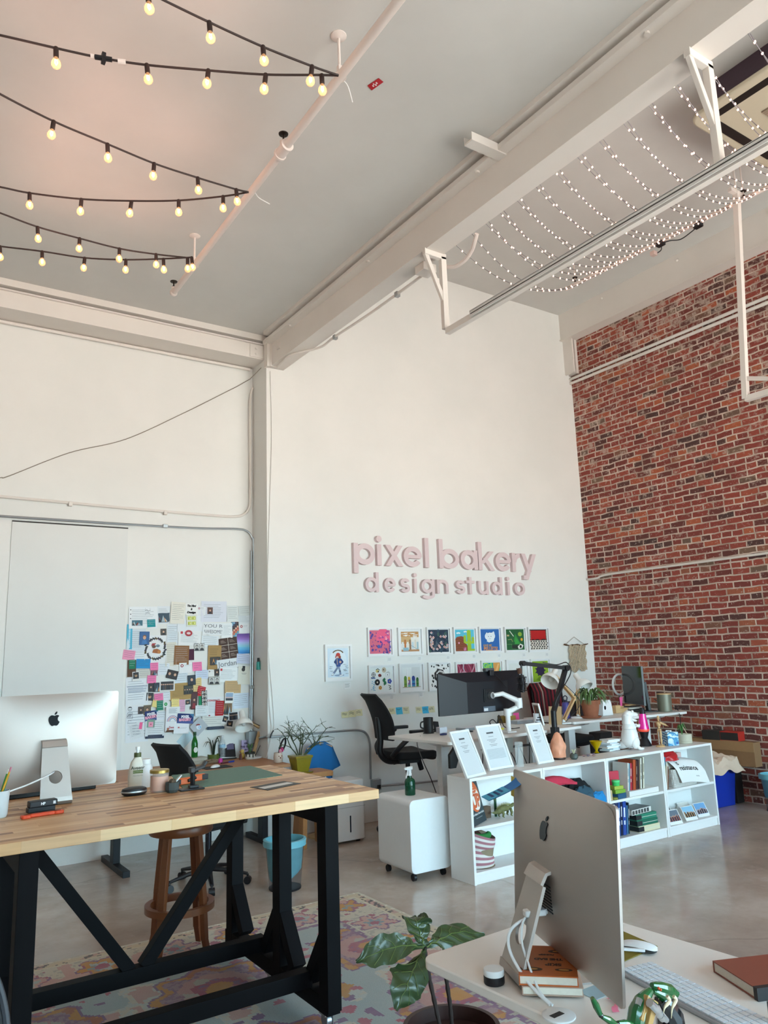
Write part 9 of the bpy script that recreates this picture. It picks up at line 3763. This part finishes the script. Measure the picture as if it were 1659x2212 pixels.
t = tag(MB().add([(0,0,0),(0.13,-0.015,0),(0.15,0.05,0),(0.02,0.06,0),(0,0,0.001),(0.13,-0.015,0.001),(0.15,0.05,0.001),(0.02,0.06,0.001)],[(3,2,1,0),(4,5,6,7),(0,1,5,4),(1,2,6,5),(2,3,7,6),(3,0,4,7)]).build('paper',cm('e0704a',0.7),None,smooth=0),'orange paper sheet sticking out from the books below the computer','paper')
t.location = onf(1225,2135)+Vector((0,0,0.003))
t = tag(MB().box(-0.03,0.03,-0.03,0.03,0,0.0012).build('sticky_note',cm('9ab0b8',0.7),None,smooth=0),'grey-blue sticky note at the end of the cream notebook','sticky note')
t.location = onf(1285,2145)
t = thing('cap_jar','small round jar, white top half over black base, beside the computer stand','jar',tuple(onf(1068,2124)))
MB().lathe([(0,0),(0.026,0),(0.0275,0.003),(0.0275,0.018),(0.026,0.02),(0,0.02)],30,cap=False).build('base',M_BLACK,t)
MB().lathe([(0,0.0202),(0.0265,0.0202),(0.027,0.022),(0.027,0.034),(0.026,0.0355),(0,0.0355)],30,cap=False).build('lid',M_WHITE,t)
# mouse on its pad
c = onf(1382,2040)
c0,c1,c2,c3 = at(1345,2013,z=DZ),at(1421,2046,z=DZ),at(1347,2079,z=DZ),at(1280,2040,z=DZ)
b = MB()
P = [Vector((v.x - c.x,v.y - c.y)) for v in (c0,c1,c2,c3)]
b.prism([tuple(v) for v in P],0,0.003)
o = tag(b.build('mouse_pad',cm('7a6a1e',0.8),None,smooth=0,bevel=0.0012),'olive mustard mouse pad on the nearest white desk','mouse pad')
o.location = tuple(c)
t = thing('computer_mouse','glossy white computer mouse on the mustard pad','mouse',(at(1378,2053,z=DZ).x,at(1378,2053,z=DZ).y,DZ+0.0036),math.atan2((c1 - c0).y,(c1 - c0).x)+0.55)
b = MB()
b.sheet(lambda u,v: (lambda a,q: (0.056*a,0.0285*q*(1 - abs(a)**4)**0.4,0.004+0.017*(1 - a*a)**0.55*(1 - 0.45*q*q)))(2*u - 1,2*v - 1),24,14)
b.build('shell',M_WHITE,t,smooth=70)
b = MB()
b.sheet(lambda u,v: (lambda a,q: (0.054*a,0.026*q*(1 - abs(a)**4)**0.4,0.0005+0.0045*v))(2*u - 1,2*v - 1),20,8)
b.build('base',M_GALV,t)
# keyboard
k0,k1 = at(1352,2094,z=DZ+0.006),at(1660,2200,z=DZ+0.006)
kd_ = (k1 - k0)
ka = math.atan2(kd_.y,kd_.x)
kc = at(1500,2180,z=DZ+0.006)
e0_,e1_ = at(1350,2112,z=DZ),at(1535,2212,z=DZ)
kdir = (e1_ - e0_).normalized()
ka = math.atan2(kdir.y,kdir.x)
kn = Vector((-kdir.y,kdir.x,0))
kl = 0.43
back = (at(1420,2085,z=DZ) - e0_).dot(kn)
cen = e0_+kdir*(kl/2 - 0.03)+kn*(0.118/2)
make_keyboard('slim white keyboard on the nearest desk, behind the toy',(cen.x,cen.y,DZ+0.0004),ka,kl,0.118,0.010,mat('silver_keyboard','a8a6a8',0.35,0.3,var=0.02),M_KEY,6,18)
# brown notebook
n0,n1,n2 = at(1541,2100,z=DZ),at(1637,2163,z=DZ),at(1659,2060,z=DZ+0.03)
nd1 = (n1 - n0)
na = math.atan2(nd1.y,nd1.x)
t = flat_book('thick brown leather notebook with black elastic at the edge of the nearest desk',(n0.x,n0.y,DZ+0.0004),na,nd1.length*1.0,0.24,0.028,'8a4a3a')
b = MB()
b.box(nd1.length*0.94,nd1.length+0.004,-0.0015,0.241,-0.0002,0.0295)
b.build('elastic_band',cm('232022',0.6),t,smooth=0)
# sticky notes on the corner of the computer
b = MB()
cA_ = at(1108,1700,z=1.315)
ex = (c2 - c1) if False else None
lx = Vector((math.cos(cang),math.sin(cang),0))          # along the chassis, far to near
nb = Vector((math.sin(cang),-math.cos(cang),0))         # out of its back
far = Vector((PCC.x,PCC.y,0)) - lx*0.344
for k,(lb,c,off,w,h,z,lift) in enumerate((('yellow sticky note on the edge of the nearest computer, under the blue note','d8c860',0.000,0.03,0.075,1.29,0.004),('bright blue sticky note curling off the corner of the nearest computer','2a78c0',0.055,0.075,0.075,1.29,0.10))):
 b = MB()

 def stk(u,v,w=w,h=h,lift=lift):
  q = 1 - v
  return tuple(lx*((u - 0.35)*w - 0.05*q*(lift > 0.05))+nb*(lift*q**1.5+0.0015)+Vector((0,0,-h*q*0.8)))
 b.sheet(stk,6,10,0.0004)
 t = thing('sticky_note',lb,'sticky note',tuple(far+lx*(0.0+off)+nb*0.0075+Vector((0,0,z+0.02))))
 b.build('sheet',cm(c,0.75),t,smooth=60)
 if k:
  b = MB()
  for (u0,u1,v0,v1,cc_) in ((0.0,1.0,0.0,0.5,'4ab0dc'),(0.1,0.8,0.1,0.16,'1a4a80'),(0.15,0.9,0.22,0.28,'1a4a80'),(0.1,0.7,0.33,0.39,'1a4a80')):
   b.use(cm(cc_,0.75))
   e_ = 0.0008 if cc_[0] == '4' else 0.0014
   b.sheet(lambda u,v: tuple(Vector(stk(u0+(u1 - u0)*u,v0+(v1 - v0)*v))+nb*e_*1.2+Vector((0,0,e_*1.5))),6,6)
   b.sheet(lambda u,v: tuple(Vector(stk(u0+(u1 - u0)*u,v0+(v1 - v0)*v)) - nb*0 - Vector((0,0,0.0004+e_*0.6))),6,6)
  b.build('handwriting',None,t,smooth=60)
# pink ribbon under the near corner of the computer
b = MB()
p = onf(1330,2165)
b.sheet(lambda u,v: ((u - 0.5)*0.016+0.012*math.sin(v*5),-0.075*v,0.0015+0.004*math.sin(v*6)**2),3,14,0.0005)
o = tag(b.build('ribbon',cm('ea7a94',0.6),None,smooth=60),'pink ribbon strip curling below the near corner of the computer','ribbon')
o.location = tuple(p+Vector((0,0.02,0.001)))
o.rotation_euler.z = -0.5

# green brick-built toy dinosaur with silver limbs
p = onf(1420,2290)
GREEN = mat('glossy_green_plastic','0f5a2a',0.15,var=0.03,coat=0.6)
DKG = mat('glossy_black_plastic','18191c',0.12,var=0.03,coat=0.6)
TANP = mat('tan_plastic','b08a52',0.3,var=0.03)
CHR = mat('chrome_plastic','d8dce0',0.08,0.95,var=0)
IVO = mat('ivory_plastic','d8c8a8',0.35,var=0.02)
ty = at(1430,2160,z=DZ+0.09)
t = thing('toy_dinosaur','glossy green and black jointed toy dinosaur with ivory claws on the nearest desk','toy',(ty.x,ty.y,DZ+0.0005),0)
TP = lambda px,py,d=0.0: tuple(at(px,py,y=ty.y+d) - Vector((ty.x,ty.y,DZ+0.0005)))
b = MB()
h0,h1 = TP(1412,2131),TP(1462,2146)
b.tube([TP(1408,2128),TP(1425,2132),TP(1445,2138),TP(1463,2146)],[0.006,0.013,0.014,0.006],10,0.9)
b.tube([TP(1410,2140),TP(1430,2150),TP(1462,2150)],[0.006,0.013,0.005],10,0.9)
b.build('head',GREEN,t,smooth=30)
b = MB()
for k in range(6):
 q = Vector(TP(1422+7*k,2153 - 0.3*k))
 b.tube([tuple(q),tuple(q+Vector((0.001,0,-0.006)))],[0.0018,0.0003],5)
b.build('teeth',IVO,t)
b = MB()
for s_ in ((1413,2133),(1417,2136)):
 q = Vector(TP(*s_))
 b.ball(tuple(q+Vector((0,-0.012,0.002))),0.003,8,6)
b.build('eye',cm('c8502a',0.3),t)
b = MB()
b.tube([TP(1405,2140),TP(1396,2150),TP(1386,2164),TP(1378,2185),TP(1374,2215)],[0.008,0.012,0.017,0.02,0.021],12)
b.build('neck',GREEN,t,smooth=25)
b = MB()
b.tube([TP(1424,2158,0.01),TP(1436,2172,0.012),TP(1446,2192,0.012),TP(1450,2225,0.012)],[0.012,0.024,0.03,0.032],12)
b.build('body',DKG,t,smooth=25)
b = MB()
b.bar(TP(1400,2152,-0.012),TP(1384,2205,-0.014),0.012,0.016)
b.bar(TP(1412,2160,-0.02),TP(1395,2225,-0.02),0.016,0.016)
b.build('belly_plate',TANP,t,smooth=0,bevel=0.002)
b = MB()
b.tube([TP(1382,2158,-0.01),TP(1378,2172,-0.012)],[0.007,0.006],10)
b.tube([TP(1403,2166,-0.03),TP(1418,2180,-0.03),TP(1432,2202,-0.03)],[0.009,0.010,0.007],10)
b.tube([TP(1426,2192,-0.03),TP(1440,2204,-0.03)],[0.009,0.006],10)
b.build('limb',CHR,t,smooth=30)
for k,(a,c,e) in enumerate((((1446,2162),(1436,2176),(1433,2190)),((1460,2160),(1452,2178),(1450,2200)))):
 b = MB()
 b.tube(smoothpath([TP(1441+14*k,2152,-0.03),TP(*a,-0.032),TP(*c,-0.034),TP(*e,-0.034)]),[0.004]*10+[0.0035,0.003,0.0025,0.002,0.0018,0.0015,0.0012,0.001,0.0008],8)
 b.build('claw',IVO,t)
b = MB()
for a,c in (((1279,2156),(1296,2190)),((1300,2196),(1330,2213)),((1335,2210),(1365,2213))):
 b.tube([TP(*a,-0.01),TP((a[0]+c[0])/2,(a[1]+c[1])/2 - 1,-0.01),TP(*c,-0.01)],[0.0045,0.0075,0.0055],10)
b.build('tail',GREEN,t,smooth=25)
b = MB()
for a in ((1298,2193),(1332,2212)):
 b.ball(TP(*a,-0.01),0.0055,10,8)
b.build('tail_joint',DKG,t)
b = MB()
for x in (1385,1448):
 q = Vector(TP(x,2225,0.0))
 b.tube([tuple(q),(q.x,q.y,0.012)],[0.016,0.013],10)
 b.box(q.x - 0.02,q.x+0.03,q.y - 0.018,q.y+0.018,0,0.014)
b.build('foot',DKG,t,smooth=0,bevel=0.002)
# dark bottle at the frame's edge
p = onf(1668,2215)
t = thing('dropper_bottle','dark brown bottle with clear ribbed top at the edge of the nearest desk','bottle',(p.x+0.01,p.y - 0.01,DZ+0.0004))
MB().lathe([(0,0),(0.019,0),(0.02,0.003),(0.02,0.045),(0.012,0.058),(0,0.058)],22,cap=False).build('bottle',mat('dark_brown_glass','1c1416',0.1,var=0),t)
MB().lathe([(0,0.058),(0.011,0.058)]+[(0.0105+0.001*(k % 2),0.062+0.004*k) for k in range(7)]+[(0,0.09)],18,cap=False).build('cap',cm('c8ccd0',0.3),t)

# ------------------------------------------------------------------ fiddle-leaf plant between table and desk
FX = at(918,2050,y=2.62)
base = at(975,2212,y=2.62)
t = thing('fiddle_leaf_plant','fiddle leaf fig with broad dark leaves in a dark pot between rug and nearest desk','plant',(base.x,2.62,0.0155))
lo_ = lambda px,py,d=0.0: tuple(at(px,py,y=2.62+d) - Vector((base.x,2.62,0.0155)))
pr_ = base.z - 0.02
MB().lathe([(0,0),(0.13,0),(0.16,0.02),(0.185,pr_ - 0.03),(0.19,pr_ - 0.02),(0.19,pr_),(0.172,pr_),(0.17,pr_ - 0.05),(0,pr_ - 0.05)],36,cap=False).build('pot',mat('dark_brown_pot','3a2420',0.5,var=0.1),t)
for pts in ([lo_(952,2225),lo_(940,2170),lo_(927,2110),lo_(919,2062),lo_(917,2046)],[lo_(977,2225,0.05),lo_(972,2170,0.05),lo_(965,2120,0.05),lo_(961,2082,0.05),lo_(960,2050,0.05)]):
 b = MB()
 q = smoothpath(pts,6)
 b.tube(q,[0.0085+0.0012*math.sin(i*2.1) for i in range(len(q))],8)
 b.build('stem',mat('fig_bark','2f2320',0.8,var=0.3,vs=60),t)
M_FIG = mat('fig_leaf_green','2c3f22',0.35,var=0.18,vs=9,coat=0.15)
M_VEIN = mat('fig_leaf_vein','5a6a34',0.5,var=0.05)

def fig_leaf(path,widths,roll,name='leaf'):
 """path: points of the midrib; widths: half widths along it; roll: sideways direction in world"""
 mid = smoothpath(path,6)
 n = len(mid) - 1
 side0 = Vector(roll).normalized()

 def w_at(v):
  k = min(int(v*(len(widths) - 1)),len(widths) - 2)
  f = v*(len(widths) - 1) - k
  f = f*f*(3 - 2*f)
  return widths[k]+(widths[k+1] - widths[k])*f

 def P(u,v):
  i = min(int(v*n),n - 1)
  f = v*n - i
  p = mid[i].lerp(mid[i+1],f)
  tdir = (mid[i+1] - mid[i]).normalized()
  sd = (side0 - tdir*side0.dot(tdir)).normalized()
  up = sd.cross(tdir)
  c = 2*u - 1
  w = w_at(v)*(1+0.05*math.sin(v*26+c*2))
  return p+sd*(c*w)+up*(0.18*w*abs(c)**1.5+0.006*math.sin(v*22)*abs(c)+0.004*math.cos(v*30+c*5))
 b = MB()
 b.sheet(lambda u,v: tuple(P(u,v)),12,26,0.0012)
 lf = b.build(name,M_FIG,t,smooth=70)
 for sg in (1,-1):
  b = MB()
  up_ = lambda u,v: tuple(Vector(P(u,v))+(Vector(P(min(1,u+.05),v)) - Vector(P(u,v))).cross(Vector(P(u,min(1,v+.05))) - Vector(P(u,v))).normalized()*(0.0012 if sg > 0 else -0.0024))
  b.tube([up_(0.5,0.02+0.95*i/20) for i in range(21)],[0.0028 - 0.0001*i for i in range(21)],5)
  for s_ in (-1,1):
   for v0 in (0.14,0.32,0.5,0.68):
    b.tube([up_(0.5+s_*0.40*j/6,min(0.99,v0+0.16*(j/6)**1.2)) for j in range(7)],0.0012,4)
  b.build('vein',M_VEIN,lf)

hub = (917,2046)
fig_leaf([lo_(917,2046),lo_(908,2020,0.02),lo_(898,1990,0.05),lo_(902,1980,0.10)],[0.016,0.03,0.055,0.066,0.052,0.006],(1,0.25,0.0))
fig_leaf([lo_(915,2047),lo_(880,2042,-0.02),lo_(830,2052,-0.04),lo_(770,2078,-0.06)],[0.006,0.012,0.028,0.046,0.052,0.042,0.006],(0.12,0.5,0.86))
fig_leaf([lo_(917,2050),lo_(900,2080,-0.05),lo_(880,2125,-0.09),lo_(855,2182,-0.11)],[0.005,0.02,0.044,0.064,0.074,0.062,0.008],(0.94,0.2,0.3))
fig_leaf([lo_(919,2046),lo_(950,2030,0.03),lo_(990,2014,0.06),lo_(1046,2018,0.09)],[0.005,0.014,0.034,0.046,0.046,0.034,0.005],(-0.1,0.75,0.75))

# ------------------------------------------------------------------ chair whose rounded back shows at the lower left
t = thing('side_chair','black shell chair with rounded back at the lower left, before the work table','chair',(0.16,2.35,0.0),R(0))
bz = at(0,1998,y=2.35)
b = MB()
ex_ = at(27,2110,y=2.35)

def shl(u,v):
 a,q = 2*u - 1,v
 w = 0.20*(1 - max(0,q - 0.45)**2.2/0.55**2.2*0.999)**0.5 if q > 0.45 else 0.20
 return (a*w,-0.05*(1 - a*a)+0.03*q,0.44+(bz.z - 0.44)*q)

b.M = tr(ex_.x - 0.20 - 0.16+0.0,0,0)
b.sheet(shl,20,24,0.014)
b.build('backrest',M_BLACK,t,smooth=60,bevel=0.004)
b = MB()
b.M = tr(ex_.x - 0.20 - 0.16+0.0,0,0)
edge = [shl(0.0,i/24) for i in range(25)]+[shl(1.0,1 - i/24) for i in range(25)]
b.tube(edge,0.010,8)
b.build('rim',mat('dark_grey_rim','3a3c42',0.3,var=0.05),t)
b = MB()
b.M = tr(ex_.x - 0.20 - 0.16,0,0)
b.sheet(lambda u,v: ((u - 0.5)*0.42,-0.04 - 0.40*v,0.45+0.01*math.sin(v*3)),10,10,0.02)
b.build('seat',M_BLACK,t,smooth=60)
for x in (-0.17,0.17):
 for y in (-0.06,-0.38):
  b = MB()
  b.M = tr(ex_.x - 0.20 - 0.16,0,0)
  b.cyl((x,y,0.435),(x*1.15,y - 0.02 if y < -0.2 else y+0.02,0.0),0.012,10)
  b.build('leg',M_BLACKM,t)
